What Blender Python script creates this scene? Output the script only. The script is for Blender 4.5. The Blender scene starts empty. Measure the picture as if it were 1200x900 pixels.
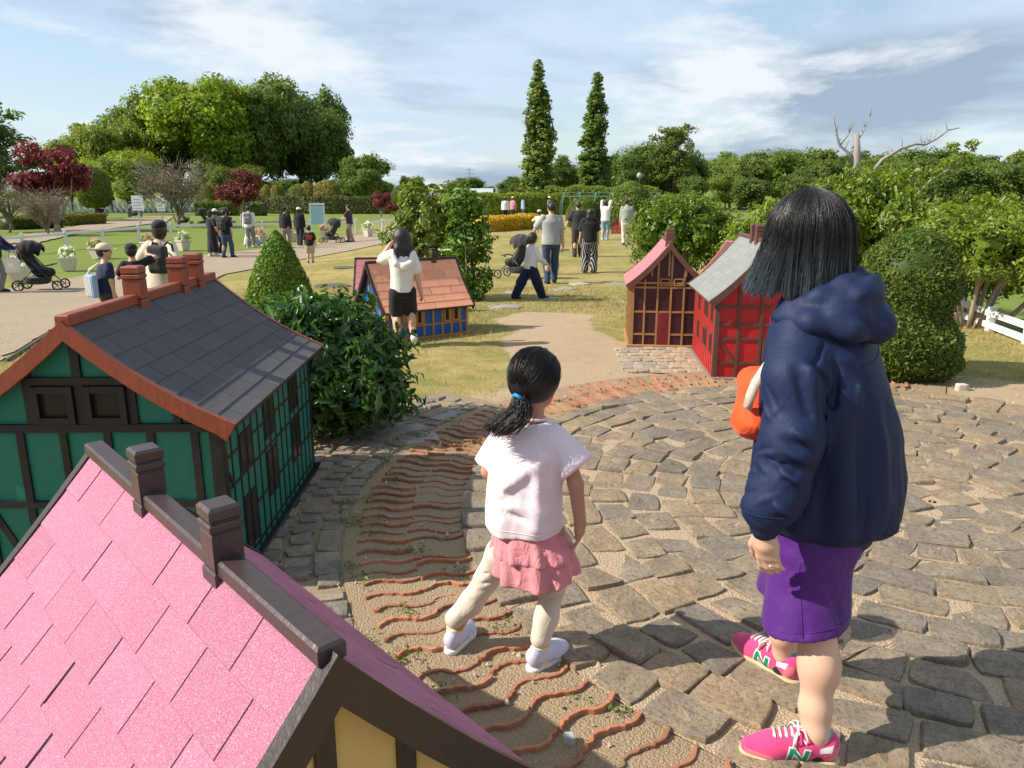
import bpy, math, random
import numpy as np
from mathutils import Vector, Matrix

# ------------------------------------------------------------------ camera, sky, sun, exposure
scene = bpy.context.scene
R = math.radians
CAM_H = 1.6
cam_data = bpy.data.cameras.new('camera')
cam = bpy.data.objects.new('camera', cam_data)
scene.collection.objects.link(cam)
cam.location = (0, 0, CAM_H)
cam.rotation_euler = (R(90 - 14.2), 0, 0)
cam_data.sensor_fit = 'HORIZONTAL'
cam_data.sensor_width = 36.0
cam_data.lens = 36.0 * 901.0 / 1200.0
cam_data.clip_start = 0.05
cam_data.clip_end = 6000
scene.camera = cam

SUN_EL = 39.0
SUN_AZ = 8.0            # shadows run to +x, turned this much towards +y
sun_data = bpy.data.lights.new('sun', 'SUN')
sun_data.energy = 4.8
sun_data.angle = R(0.53)
sun_data.color = (1.0, 0.915, 0.79)
sun = bpy.data.objects.new('sun', sun_data)
scene.collection.objects.link(sun)
_d = Vector((math.cos(R(SUN_EL)) * math.cos(R(SUN_AZ)), math.cos(R(SUN_EL)) * math.sin(R(SUN_AZ)), -math.sin(R(SUN_EL))))
sun.rotation_euler = _d.to_track_quat('-Z', 'Y').to_euler()
sun.location = (-20, -3, 20)

world = bpy.data.worlds.new('World')
scene.world = world
world.use_nodes = True
def build_world():
    nt = world.node_tree
    nt.nodes.clear()
    N = nt.nodes.new; L = nt.links.new
    out = N('ShaderNodeOutputWorld'); bg = N('ShaderNodeBackground')
    sky = N('ShaderNodeTexSky'); sky.sky_type = 'NISHITA'; sky.sun_disc = False
    sky.sun_elevation = R(SUN_EL)
    sky.sun_rotation = math.atan2(-_d.x, -_d.y)
    sky.air_density = 1.0; sky.dust_density = 0.6; sky.ozone_density = 1.4
    tc = N('ShaderNodeTexCoord')
    sep = N('ShaderNodeSeparateXYZ'); L(tc.outputs['Generated'], sep.inputs[0])
    def mth(op, a, b=None, c=None):
        n = N('ShaderNodeMath'); n.operation = op
        for i, v in enumerate((a, b, c)):
            if v is None: continue
            if isinstance(v, (int, float)): n.inputs[i].default_value = v
            else: L(v, n.inputs[i])
        return n.outputs[0]
    zz = mth('ADD', mth('MAXIMUM', sep.outputs[2], 0.0), 0.16)
    cx = mth('DIVIDE', sep.outputs[0], zz); cy = mth('DIVIDE', sep.outputs[1], zz)
    comb = N('ShaderNodeCombineXYZ'); L(cx, comb.inputs[0]); L(cy, comb.inputs[1])
    def noise(scale, detail, rough, off, dist=0.0, sx=1.0, sy=1.0):
        mp = N('ShaderNodeMapping'); mp.inputs['Location'].default_value = off
        mp.inputs['Scale'].default_value = (sx, sy, 1)
        L(comb.outputs[0], mp.inputs[0])
        n = N('ShaderNodeTexNoise'); n.inputs['Scale'].default_value = scale
        n.inputs['Detail'].default_value = detail; n.inputs['Roughness'].default_value = rough
        n.inputs['Distortion'].default_value = dist
        L(mp.outputs[0], n.inputs['Vector']); return n.outputs['Fac']
    def ramp(fac, stops):
        r = N('ShaderNodeValToRGB'); L(fac, r.inputs[0])
        els = r.color_ramp.elements
        while len(els) < len(stops): els.new(0.5)
        for e, (p, c) in zip(els, stops):
            e.position = p; e.color = (c, c, c, 1) if isinstance(c, (int, float)) else (*c, 1)
        return r.outputs[0]
    def mix(fac, a, b):
        m = N('ShaderNodeMix'); m.data_type = 'RGBA'
        L(fac, m.inputs['Factor']) if not isinstance(fac, float) else setattr(m.inputs['Factor'], 'default_value', fac)
        for v, k in ((a, 'A'), (b, 'B')):
            s = [i for i in m.inputs if i.name == k and i.type == 'RGBA'][0]
            if isinstance(v, tuple): s.default_value = (*v, 1)
            else: L(v, s)
        return [o for o in m.outputs if o.type == 'RGBA'][0]
    # thin high veil, grey layer and bright cumulus heads (sky radiance is about 8 at this scale)
    veil = ramp(noise(0.6, 9, 0.6, (3.1, 1.7, 0), 0.4, 1.0, 1.0), SKY['veil'])
    grey = ramp(noise(0.42, 9, 0.56, (7.3, 4.4, 0), 0.3, 0.8, 1.0), SKY['grey'])
    puff = ramp(noise(1.15, 10, 0.6, (1.3, 9.7, 0), 0.2, 0.9, 0.8), SKY['puff'])
    c = mix(veil, sky.outputs[0], SKY['veil_c'])
    c = mix(grey, c, SKY['grey_c'])
    c = mix(puff, c, SKY['puff_c'])
    L(c, bg.inputs['Color']); bg.inputs['Strength'].default_value = 0.105
    L(bg.outputs[0], out.inputs[0])
SKY = dict(veil=[(0.34, 0.22), (0.58, 0.92)], veil_c=(4.2, 5.15, 6.1),
           grey=[(0.45, 0.0), (0.57, 0.9)], grey_c=(2.3, 2.95, 3.8),
           puff=[(0.50, 0.0), (0.62, 0.9)], puff_c=(5.9, 6.2, 6.5))
build_world()

vs = scene.view_settings
vs.view_transform = 'Standard'; vs.look = 'None'; vs.exposure = 0.58; vs.gamma = 1.0
vs.use_curve_mapping = False
scene.render.engine = 'CYCLES'
cy = scene.cycles
cy.max_bounces = 6; cy.diffuse_bounces = 3; cy.glossy_bounces = 2; cy.transmission_bounces = 3; cy.transparent_max_bounces = 6
cy.use_denoising = True
try: cy.denoiser = 'OPENIMAGEDENOISE'
except Exception: pass
cy.sample_clamp_indirect = 6.0

# ------------------------------------------------------------------ helpers
rng = np.random.default_rng(7)
random.seed(7)
COL = scene.collection

def mesh_from(name, verts, faces, smooth=False):
    me = bpy.data.meshes.new(name)
    verts = np.asarray(verts, dtype=np.float32).reshape(-1, 3)
    if isinstance(faces, np.ndarray) and faces.ndim == 2:
        k = faces.shape[1]; nf = len(faces)
        me.vertices.add(len(verts)); me.vertices.foreach_set('co', verts.ravel())
        me.loops.add(nf * k); me.loops.foreach_set('vertex_index', faces.astype(np.int32).ravel())
        me.polygons.add(nf)
        me.polygons.foreach_set('loop_start', np.arange(0, nf * k, k, dtype=np.int32))
        me.update(calc_edges=True); me.validate()
    else:
        me.from_pydata([tuple(v) for v in verts.tolist()], [], [tuple(f) for f in faces]); me.update()
    if smooth:
        me.polygons.foreach_set('use_smooth', np.ones(len(me.polygons), dtype=bool))
    return me

def link(name, me, mat=None, parent=None, loc=None, rot=None, scale=None):
    o = bpy.data.objects.new(name, me); COL.objects.link(o)
    if mat is not None and me is not None:
        if len(me.materials) == 0: me.materials.append(mat)
        elif me.materials[0] is not mat:
            o.material_slots[0].link = 'OBJECT'; o.material_slots[0].material = mat
    if parent is not None: o.parent = parent
    if loc is not None: o.location = loc
    if rot is not None: o.rotation_euler = rot
    if scale is not None: o.scale = scale if hasattr(scale, '__len__') else (scale,) * 3
    return o

def tag(o, label=None, cat=None, group=None, kind=None):
    if label: o['label'] = label
    if cat: o['category'] = cat
    if group: o['group'] = group
    if kind: o['kind'] = kind
    return o

def thing(name, label, cat, loc=(0, 0, 0), rz=0.0, group=None, scale=None):
    o = link(name, None, None, None, loc, (0, 0, rz), scale)
    o.empty_display_size = 0.1
    return tag(o, label, cat, group)

def copy_tree(o, parent=None):
    c = o.copy(); COL.objects.link(c); c.parent = parent
    for ch in list(o.children): copy_tree(ch, c)
    return c

class MB:
    """collects simple shapes; build() links them as one mesh object"""
    def __init__(s): s.v = []; s.f = []
    def add(s, v, f):
        n = len(s.v); s.v += [tuple(p) for p in v]; s.f += [tuple(i + n for i in q) for q in f]; return s
    def box(s, lo, hi, bev=0.0):
        x0, y0, z0 = lo; x1, y1, z1 = hi
        if bev <= 0:
            v = [(x0,y0,z0),(x1,y0,z0),(x1,y1,z0),(x0,y1,z0),(x0,y0,z1),(x1,y0,z1),(x1,y1,z1),(x0,y1,z1)]
            return s.add(v, [(3,2,1,0),(4,5,6,7),(0,1,5,4),(1,2,6,5),(2,3,7,6),(3,0,4,7)])
        b = bev
        v = []
        for z, i in ((z0, b), (z0 + b, 0), (z1 - b, 0), (z1, b)):
            v += [(x0+i,y0+i,z),(x1-i,y0+i,z),(x1-i,y1-i,z),(x0+i,y1-i,z)]
        f = [(3,2,1,0),(12,13,14,15)]
        for k in range(3):
            for j in range(4):
                a = k*4+j; c = k*4+(j+1)%4; f.append((a, c, c+4, a+4))
        return s.add(v, f)
    def bar(s, p0, p1, w, t, up=(0,0,1), bev=0.0):
        """box from p0 to p1, width w across, thickness t along up-ish"""
        p0 = Vector(p0); p1 = Vector(p1); d = (p1-p0); L = d.length; d.normalize()
        u = Vector(up); u = (u - d*u.dot(d))
        if u.length < 1e-6: u = Vector((1,0,0)) - d*d.x
        u.normalize(); c = d.cross(u)
        m = MB(); m.box((-w/2, -t/2, 0), (w/2, t/2, L), bev)
        return s.add([p0 + c*a[0] + u*a[1] + d*a[2] for a in m.v], m.f)
    def tube(s, pts, rad, n=8, cap=True, closed=False):
        pts = [Vector(p) for p in pts]; k = len(pts)
        rads = rad if hasattr(rad, '__len__') else [rad]*k
        base = len(s.v); prev = None
        for i, p in enumerate(pts):
            if closed: d = pts[(i+1) % k] - pts[i-1]
            else: d = pts[min(i+1, k-1)] - pts[max(i-1, 0)]
            d.normalize()
            if prev is None: a = d.orthogonal().normalized()
            else:
                a = prev - d*prev.dot(d)
                a = a.normalized() if a.length > 1e-6 else d.orthogonal().normalized()
            prev = a; b = d.cross(a)
            for j in range(n):
                t = 2*math.pi*j/n
                s.v.append(tuple(p + (a*math.cos(t) + b*math.sin(t))*rads[i]))
        for i in range(k if closed else k-1):
            i2 = (i+1) % k
            for j in range(n):
                s.f.append((base+i*n+j, base+i*n+(j+1)%n, base+i2*n+(j+1)%n, base+i2*n+j))
        if cap and not closed:
            s.f.append(tuple(base+j for j in reversed(range(n))))
            s.f.append(tuple(base+(k-1)*n+j for j in range(n)))
        return s
    def lathe(s, prof, n=16, c=(0,0,0)):
        base = len(s.v)
        for r, z in prof:
            for j in range(n):
                t = 2*math.pi*j/n; s.v.append((c[0]+r*math.cos(t), c[1]+r*math.sin(t), c[2]+z))
        for i in range(len(prof)-1):
            for j in range(n):
                s.f.append((base+i*n+j, base+i*n+(j+1)%n, base+(i+1)*n+(j+1)%n, base+(i+1)*n+j))
        s.f.append(tuple(base+j for j in reversed(range(n))))
        s.f.append(tuple(base+(len(prof)-1)*n+j for j in range(n)))
        return s
    def prism(s, poly, h0, h1, fn):
        """extrude a 2-D polygon between h0 and h1; fn(u, v, h) -> xyz"""
        n = len(poly)
        v = [fn(a, b, h0) for a, b in poly] + [fn(a, b, h1) for a, b in poly]
        f = [tuple(reversed(range(n))), tuple(range(n, 2*n))] + [(i, (i+1)%n, n+(i+1)%n, n+i) for i in range(n)]
        return s.add(v, f)
    def mesh(s, name, smooth=False): return mesh_from(name, s.v, s.f, smooth)
    def build(s, name, mat, parent=None, smooth=False, **k):
        return link(name, s.mesh(name, smooth), mat, parent, **k)

# ------------------------------------------------------------------ materials
MATS = {}
def nodes_of(name):
    m = bpy.data.materials.new(name); m.use_nodes = True
    nt = m.node_tree; nt.nodes.clear()
    out = nt.nodes.new('ShaderNodeOutputMaterial'); b = nt.nodes.new('ShaderNodeBsdfPrincipled')
    nt.links.new(b.outputs[0], out.inputs['Surface'])
    return m, nt, out, b

class NT:
    def __init__(s, nt): s.nt = nt
    def n(s, t, **k):
        nd = s.nt.nodes.new(t)
        for a, v in k.items(): setattr(nd, a, v)
        return nd
    def l(s, a, b): s.nt.links.new(a, b)
    def math(s, op, a, b=None, clamp=False):
        n = s.n('ShaderNodeMath', operation=op, use_clamp=clamp)
        for i, v in enumerate((a, b)):
            if v is None: continue
            if isinstance(v, (int, float)): n.inputs[i].default_value = v
            else: s.l(v, n.inputs[i])
        return n.outputs[0]
    def coord(s, kind='Object', rand=False, scale=(1,1,1), rot=(0,0,0)):
        tc = s.n('ShaderNodeTexCoord'); o = tc.outputs[kind]
        if rand:
            oi = s.n('ShaderNodeObjectInfo'); v = s.n('ShaderNodeVectorMath', operation='MULTIPLY_ADD')
            cb = s.n('ShaderNodeCombineXYZ')
            for i in range(3): s.l(oi.outputs['Random'], cb.inputs[i])
            s.l(cb.outputs[0], v.inputs[0]); v.inputs[1].default_value = (37., 91., 53.); s.l(o, v.inputs[2]); o = v.outputs[0]
        if scale != (1,1,1) or rot != (0,0,0):
            mp = s.n('ShaderNodeMapping'); mp.inputs['Scale'].default_value = scale; mp.inputs['Rotation'].default_value = rot
            s.l(o, mp.inputs[0]); o = mp.outputs[0]
        return o
    def noise(s, vec, scale, detail=3, rough=.55, dist=0):
        n = s.n('ShaderNodeTexNoise'); s.l(vec, n.inputs['Vector'])
        n.inputs['Scale'].default_value = scale; n.inputs['Detail'].default_value = detail
        n.inputs['Roughness'].default_value = rough; n.inputs['Distortion'].default_value = dist
        return n.outputs['Fac']
    def voro(s, vec, scale, feature='F1', out='Distance', rnd=1.0):
        n = s.n('ShaderNodeTexVoronoi', feature=feature); s.l(vec, n.inputs['Vector']); n.inputs['Scale'].default_value = scale
        n.inputs['Randomness'].default_value = rnd
        return n.outputs[out]
    def ramp(s, fac, stops, interp='LINEAR'):
        r = s.n('ShaderNodeValToRGB'); s.l(fac, r.inputs[0]); r.color_ramp.interpolation = interp
        e = r.color_ramp.elements
        while len(e) < len(stops): e.new(.5)
        for x, (p, c) in zip(e, stops):
            x.position = p; x.color = (c, c, c, 1) if isinstance(c, (int, float)) else (*c[:3], 1)
        return r.outputs[0]
    def mix(s, fac, a, b, blend='MIX'):
        m = s.n('ShaderNodeMix', data_type='RGBA', blend_type=blend)
        if isinstance(fac, (int, float)): m.inputs['Factor'].default_value = fac
        else: s.l(fac, m.inputs['Factor'])
        for v, k in ((a, 'A'), (b, 'B')):
            so = [i for i in m.inputs if i.name == k and i.type == 'RGBA'][0]
            if isinstance(v, (tuple, list)): so.default_value = (*v[:3], 1)
            else: s.l(v, so)
        return [o for o in m.outputs if o.type == 'RGBA'][0]
    def bump(s, h, strength, dist=.01, prev=None):
        b = s.n('ShaderNodeBump'); b.inputs['Strength'].default_value = strength; b.inputs['Distance'].default_value = dist
        s.l(h, b.inputs['Height'])
        if prev is not None: s.l(prev, b.inputs['Normal'])
        return b.outputs[0]

def dk(c, f): return tuple(min(1., x*f) for x in c)

def mat(name, col, rough=.6, var=.15, scale=12., bump=.1, bscale=80., bdist=.004, spec=.4, metal=0., rand=0., col2=None, c2at=.62,
        stretch=(1,1,1), sheen=0., coat=0., sss=0.):
    """painted / woven / stony surface: base colour with noise, patches of a second colour, fine relief"""
    if name in MATS: return MATS[name]
    m, nt, out, b = nodes_of(name); t = NT(nt)
    v = t.coord('Object', True, stretch)
    n1 = t.noise(v, scale, 4, .6)
    c = t.mix(n1, dk(col, 1-var), dk(col, 1+var))
    if col2 is not None:
        n2 = t.noise(v, scale*.45, 6, .65, .4)
        c = t.mix(t.ramp(n2, [(c2at, 0.), (min(1, c2at+.14), 1.)]), c, col2)
    if rand > 0:
        oi = t.n('ShaderNodeObjectInfo')
        h = t.n('ShaderNodeHueSaturation'); t.l(c, h.inputs['Color'])
        t.l(t.math('MULTIPLY_ADD', oi.outputs['Random'], 2*rand) if False else t.math('ADD', t.math('MULTIPLY', oi.outputs['Random'], 2*rand), 1-rand), h.inputs['Value'])
        c = h.outputs[0]
    t.l(c, b.inputs['Base Color'])
    b.inputs['Roughness'].default_value = rough; b.inputs['Metallic'].default_value = metal
    b.inputs['Specular IOR Level'].default_value = spec
    if sheen: b.inputs['Sheen Weight'].default_value = sheen
    if coat: b.inputs['Coat Weight'].default_value = coat; b.inputs['Coat Roughness'].default_value = .25
    if sss: b.inputs['Subsurface Weight'].default_value = sss; b.inputs['Subsurface Radius'].default_value = (.01,.004,.002); b.inputs['Subsurface Scale'].default_value = 1.0
    if bump > 0:
        t.l(t.bump(t.noise(v, bscale, 5, .65), bump, bdist), b.inputs['Normal'])
    MATS[name] = m; return m

def leaf_mat(name, c1, c2, rough=.45, trans=.35, spec=.4, obj_rand=.12):
    if name in MATS: return MATS[name]
    m, nt, out, b = nodes_of(name); t = NT(nt)
    g = t.n('ShaderNodeNewGeometry'); oi = t.n('ShaderNodeObjectInfo')
    c = t.mix(g.outputs['Random Per Island'], c1, c2)
    h = t.n('ShaderNodeHueSaturation'); t.l(c, h.inputs['Color'])
    t.l(t.math('ADD', t.math('MULTIPLY', oi.outputs['Random'], 2*obj_rand), 1-obj_rand), h.inputs['Value'])
    t.l(t.math('ADD', t.math('MULTIPLY', oi.outputs['Random'], -.03), .515), h.inputs['Hue'])
    c = h.outputs[0]
    t.l(c, b.inputs['Base Color']); b.inputs['Roughness'].default_value = rough; b.inputs['Specular IOR Level'].default_value = spec
    tr = t.n('ShaderNodeBsdfTranslucent')
    tc = t.mix(.5, c, (.35, .5, .05), 'MULTIPLY'); 
    hs = t.n('ShaderNodeHueSaturation'); t.l(c, hs.inputs['Color']); hs.inputs['Value'].default_value = 1.5; hs.inputs['Hue'].default_value = .485
    t.l(hs.outputs[0], tr.inputs['Color'])
    mx = t.n('ShaderNodeMixShader'); mx.inputs[0].default_value = trans
    t.l(b.outputs[0], mx.inputs[1]); t.l(tr.outputs[0], mx.inputs[2]); t.l(mx.outputs[0], out.inputs['Surface'])
    MATS[name] = m; return m
# ------------------------------------------------------------------ distance-field modelling (bodies, clothes, shoes)
def _smin(a, b, k):
    if k <= 0: return np.minimum(a, b)
    h = np.clip(.5 + .5*(b-a)/k, 0, 1)
    return b + (a-b)*h - k*h*(1-h)

class SDF:
    """smooth unions / cuts of tapered capsules, ellipsoids and lofts, meshed with surface nets"""
    def __init__(s): s.ops = []; s.warp = None
    def _add(s, f, lo, hi, k, mode): s.ops.append((f, np.array(lo, float), np.array(hi, float), k, mode)); return s
    def cone(s, a, b, ra, rb, k=.02, mode='u'):
        a = np.array(a, np.float32); b = np.array(b, np.float32); ba = b-a; l2 = max(float(ba@ba), 1e-9)
        def f(P):
            t = np.clip(((P-a)@ba)/l2, 0, 1)
            return np.linalg.norm(P-a-t[..., None]*ba, axis=-1) - (ra+(rb-ra)*t)
        r = max(ra, rb)
        return s._add(f, np.minimum(a, b)-r, np.maximum(a, b)+r, k, mode)
    def chain(s, pts, rads, k=.02, mode='u'):
        for i in range(len(pts)-1): s.cone(pts[i], pts[i+1], rads[i], rads[i+1], k, mode)
        return s
    def ell(s, c, r, k=.02, M=None, mode='u'):
        c = np.array(c, np.float32); r = np.array(r, np.float32)
        def f(P):
            p = P-c
            if M is not None: p = p@M            # columns of M are the local axes
            k0 = np.linalg.norm(p/r, axis=-1); k1 = np.linalg.norm(p/(r*r), axis=-1)
            return k0*(k0-1)/np.maximum(k1, 1e-6)
        q = max(r) if M is not None else r
        return s._add(f, c-q, c+q, k, mode)
    def loft(s, secs, yaw=0., k=.02, pleat=None, power=2., mode='u', round_=.01):
        """sections (z, cx, cy, rx, ry) from low to high z; pleat(theta, z) scales the radius"""
        S = np.array(secs, np.float32); S = S[np.argsort(S[:, 0])]
        cs, sn = math.cos(yaw), math.sin(yaw)
        def f(P):
            z = P[..., 2]
            cx = np.interp(z, S[:,0], S[:,1]); cyy = np.interp(z, S[:,0], S[:,2])
            rx = np.interp(z, S[:,0], S[:,3]); ry = np.interp(z, S[:,0], S[:,4])
            dx = P[...,0]-cx; dy = P[...,1]-cyy
            x = dx*cs+dy*sn; y = -dx*sn+dy*cs
            q = (np.abs(x/rx)**power+np.abs(y/ry)**power)**(1/power)
            if pleat is not None: q = q/pleat(np.arctan2(y/ry, x/rx), z)
            d = (q-1)*np.minimum(rx, ry)
            e = np.maximum(S[0,0]-z, z-S[-1,0])
            a = np.maximum(d+round_, 0); b = np.maximum(e+round_, 0)
            return np.minimum(np.maximum(d, e)+round_, 0)+np.sqrt(a*a+b*b)-round_
        m = np.max(S[:,3:5])*1.25
        lo = (S[:,1].min()-m, S[:,2].min()-m, S[0,0]); hi = (S[:,1].max()+m, S[:,2].max()+m, S[-1,0])
        return s._add(f, lo, hi, k, mode)
    def box(s, c, half, M=None, r=.005, k=.01, mode='u'):
        c = np.array(c, np.float32); h = np.array(half, np.float32)-r
        def f(P):
            p = P-c
            if M is not None: p = p@M
            q = np.abs(p)-h
            return np.linalg.norm(np.maximum(q, 0), axis=-1)+np.minimum(q.max(-1), 0)-r
        e = np.linalg.norm(half) if M is not None else np.array(half)
        return s._add(f, c-e, c+e, k, mode)
    def plane(s, p, n, k=0.):
        """keep the side the normal points away from"""
        p = np.array(p, np.float32); n = np.array(n, np.float32); n = n/np.linalg.norm(n)
        return s._add(lambda P: (P-p)@n, None or [-1e3]*3, [1e3]*3, k, 'i')
    def _apply(s, D, d, k, mode):
        if mode == 'u': return _smin(D, d, k)
        if mode == 's': return -_smin(-D, d, k)
        return -_smin(-D, -d, k)
    def eval(s, P):
        P = np.asarray(P, np.float32); D = np.full(P.shape[:-1], 1., np.float32)
        for f, lo, hi, k, mode in s.ops: D = s._apply(D, f(P), k, mode)
        if s.warp is not None: D = D + s.warp(P)
        return D
    def bounds(s):
        u = [(lo, hi) for f, lo, hi, k, m in s.ops if m == 'u']
        return np.min([a for a, b in u], 0), np.max([b for a, b in u], 0)
    def mesh(s, res, smooth=1):
        lo, hi = s.bounds(); lo = lo-3*res-.01; hi = hi+3*res+.01
        n = np.ceil((hi-lo)/res).astype(int)+1
        ax = [(lo[i]+np.arange(n[i])*res).astype(np.float32) for i in range(3)]
        D = np.full(tuple(n), 1., np.float32)
        for f, a, b, k, mode in s.ops:
            m = k+4*res
            i0 = np.clip(np.floor((a-m-lo)/res).astype(int), 0, n); i1 = np.clip(np.ceil((b+m-lo)/res).astype(int)+1, 0, n)
            if np.any(i1 <= i0): continue
            sl = tuple(slice(i0[j], i1[j]) for j in range(3))
            P = np.stack(np.meshgrid(*[ax[j][i0[j]:i1[j]] for j in range(3)], indexing='ij'), -1)
            D[sl] = s._apply(D[sl], f(P).astype(np.float32), k, mode)
        if s.warp is not None:
            near = np.argwhere(np.abs(D) < 4*res+.03)
            if len(near):
                P = (lo+near*res).astype(np.float32)
                D[tuple(near.T)] += s.warp(P).astype(np.float32)
        D[0] = D[-1] = 1; D[:,0] = D[:,-1] = 1; D[:,:,0] = D[:,:,-1] = 1
        V, F = surface_nets(D)
        V = lo+V*res
        if smooth: V = relax(V, F, smooth)
        return V, F

def surface_nets(D):
    sgn = D < 0
    nx, ny, nz = D.shape
    c = np.zeros((nx-1, ny-1, nz-1), np.uint8)
    for dx in (0,1):
        for dy in (0,1):
            for dz in (0,1): c += sgn[dx:nx-1+dx, dy:ny-1+dy, dz:nz-1+dz]
    act = np.argwhere((c > 0) & (c < 8))
    idx = np.full(c.shape, -1, np.int32); idx[tuple(act.T)] = np.arange(len(act))
    acc = np.zeros((len(act), 3), np.float32); cnt = np.zeros(len(act), np.float32)
    corners = [(i,j,k) for i in (0,1) for j in (0,1) for k in (0,1)]
    for a in corners:
        for ax in range(3):
            if a[ax]: continue
            b = list(a); b[ax] = 1
            da = D[act[:,0]+a[0], act[:,1]+a[1], act[:,2]+a[2]]; db = D[act[:,0]+b[0], act[:,1]+b[1], act[:,2]+b[2]]
            x = (da < 0) != (db < 0)
            t = np.where(x, da/np.where(np.abs(da-db) < 1e-9, 1, da-db), 0)
            p = np.array(a, np.float32)[None]+t[:,None]*np.eye(3, dtype=np.float32)[ax]
            acc += np.where(x[:,None], p, 0); cnt += x
    V = act+acc/np.maximum(cnt, 1)[:,None]
    F = []
    for ax in range(3):
        s0 = [slice(None)]*3; s1 = [slice(None)]*3; s0[ax] = slice(0,-1); s1[ax] = slice(1,None)
        A = sgn[tuple(s0)]; B = sgn[tuple(s1)]
        e = np.argwhere(A != B)
        if not len(e): continue
        o = [i for i in range(3) if i != ax]
        ok = (e[:,o[0]] > 0) & (e[:,o[1]] > 0) & (e[:,o[0]] < D.shape[o[0]]-1) & (e[:,o[1]] < D.shape[o[1]]-1)
        e = e[ok]; ins = sgn[tuple(e.T)]
        q = []
        for du, dv in ((1,1),(0,1),(0,0),(1,0)):
            g = e.copy(); g[:,o[0]] -= du; g[:,o[1]] -= dv; q.append(idx[tuple(g.T)])
        q = np.stack(q, 1)
        flip = ins if ax != 1 else ~ins
        q[~flip] = q[~flip][:, ::-1]
        F.append(q)
    F = np.concatenate(F); F = F[(F >= 0).all(1)]
    return V.astype(np.float32), F

def relax(V, F, it=1, w=.5):
    n = len(V)
    E = np.concatenate([F[:, [i, (i+1) % 4]] for i in range(4)])
    for _ in range(it):
        acc = np.zeros_like(V); cnt = np.zeros(n, np.float32)
        for a, b in ((0,1),(1,0)):
            for k in range(3): acc[:,k] += np.bincount(E[:,a], V[E[:,b],k], n)
            cnt += np.bincount(E[:,a], minlength=n)
        V = V*(1-w)+w*acc/np.maximum(cnt,1)[:,None]
    return V.astype(np.float32)

def sines(seed, n=10, f0=6., f1=30., stretch=(1,1,1)):
    """cheap smooth 3-D noise for folds, about -1..1"""
    r = np.random.default_rng(seed)
    k = r.normal(size=(n,3)); k /= np.linalg.norm(k, axis=1)[:,None]
    fr = np.geomspace(f0, f1, n); k = k*fr[:,None]*np.array(stretch)
    ph = r.uniform(0, 6.28, n); am = (f0/fr)**.8; am = am/am.sum()*1.8
    def f(P):
        o = np.zeros(P.shape[:-1], np.float32)
        for i in range(n): o += am[i]*np.sin(P@k[i].astype(np.float32)+ph[i])
        return o
    return f

def sdf_obj(name, sdf, res, m, parent=None, smooth=1, **k):
    V, F = sdf.mesh(res, smooth)
    return link(name, mesh_from(name, V, F, True), m, parent, **k)

def ik(a, c, l1, l2, pole):
    """middle joint between a and c, bent towards pole"""
    a = np.array(a, float); c = np.array(c, float); d = c-a; L = np.linalg.norm(d)
    if L >= (l1+l2)*.999: return a+d*(l1/(l1+l2))
    u = d/L; x = (l1*l1-l2*l2+L*L)/(2*L); h = math.sqrt(max(l1*l1-x*x, 0))
    p = np.array(pole, float); p = p-u*(p@u); p = p/max(np.linalg.norm(p), 1e-6)
    return a+u*x+p*h

def tubes_mesh(paths, r0, r1, sides=3, attr=None):
    """many thin strands at once: paths (n, m, 3); returns verts, faces, s-parameter"""
    P = np.asarray(paths, np.float32); n, m, _ = P.shape
    T = np.gradient(P, axis=1); T /= np.maximum(np.linalg.norm(T, axis=2, keepdims=True), 1e-9)
    A = np.zeros_like(P); a = np.cross(T[:,0], np.array([.31,.52,.79], np.float32))
    for i in range(m):                      # carry the frame along so the strands never pinch
        a = a-T[:,i]*np.sum(a*T[:,i], 1, keepdims=True); a = a/np.maximum(np.linalg.norm(a, axis=1, keepdims=True), 1e-9); A[:,i] = a
    B = np.cross(T, A)
    rad = np.linspace(r0, r1, m)[None,:,None]
    V = np.stack([P+(A*math.cos(6.2832*j/sides)+B*math.sin(6.2832*j/sides))*rad for j in range(sides)], 2)
    i = np.arange(n)[:,None,None]*m*sides; k = np.arange(m-1)[None,:,None]*sides; j = np.arange(sides)[None,None,:]; j2 = (j+1) % sides
    F = np.stack([i+k+j, i+k+j2, i+k+sides+j2, i+k+sides+j], -1).reshape(-1,4)
    s = np.broadcast_to(np.linspace(0,1,m)[None,:,None], (n,m,sides)).ravel()
    return V.reshape(-1,3), F, s
# ------------------------------------------------------------------ terrain
def sstep(t): t = np.clip(t, 0, 1); return t*t*(3-2*t)
def gz(x, y):
    x = np.asarray(x, float); y = np.asarray(y, float)
    z = -.5*sstep((y-8)/12) - .25*sstep((-x-3.5)/5)*sstep((y-6.5)/9)
    z = z - .55*sstep((x-5.6)/2.0)*sstep((y+2)/2)*(1-sstep((y-22)/8))
    z = z - .8*sstep((y-55)/60)
    return z
def gzf(x, y): return float(gz(x, y))

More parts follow.
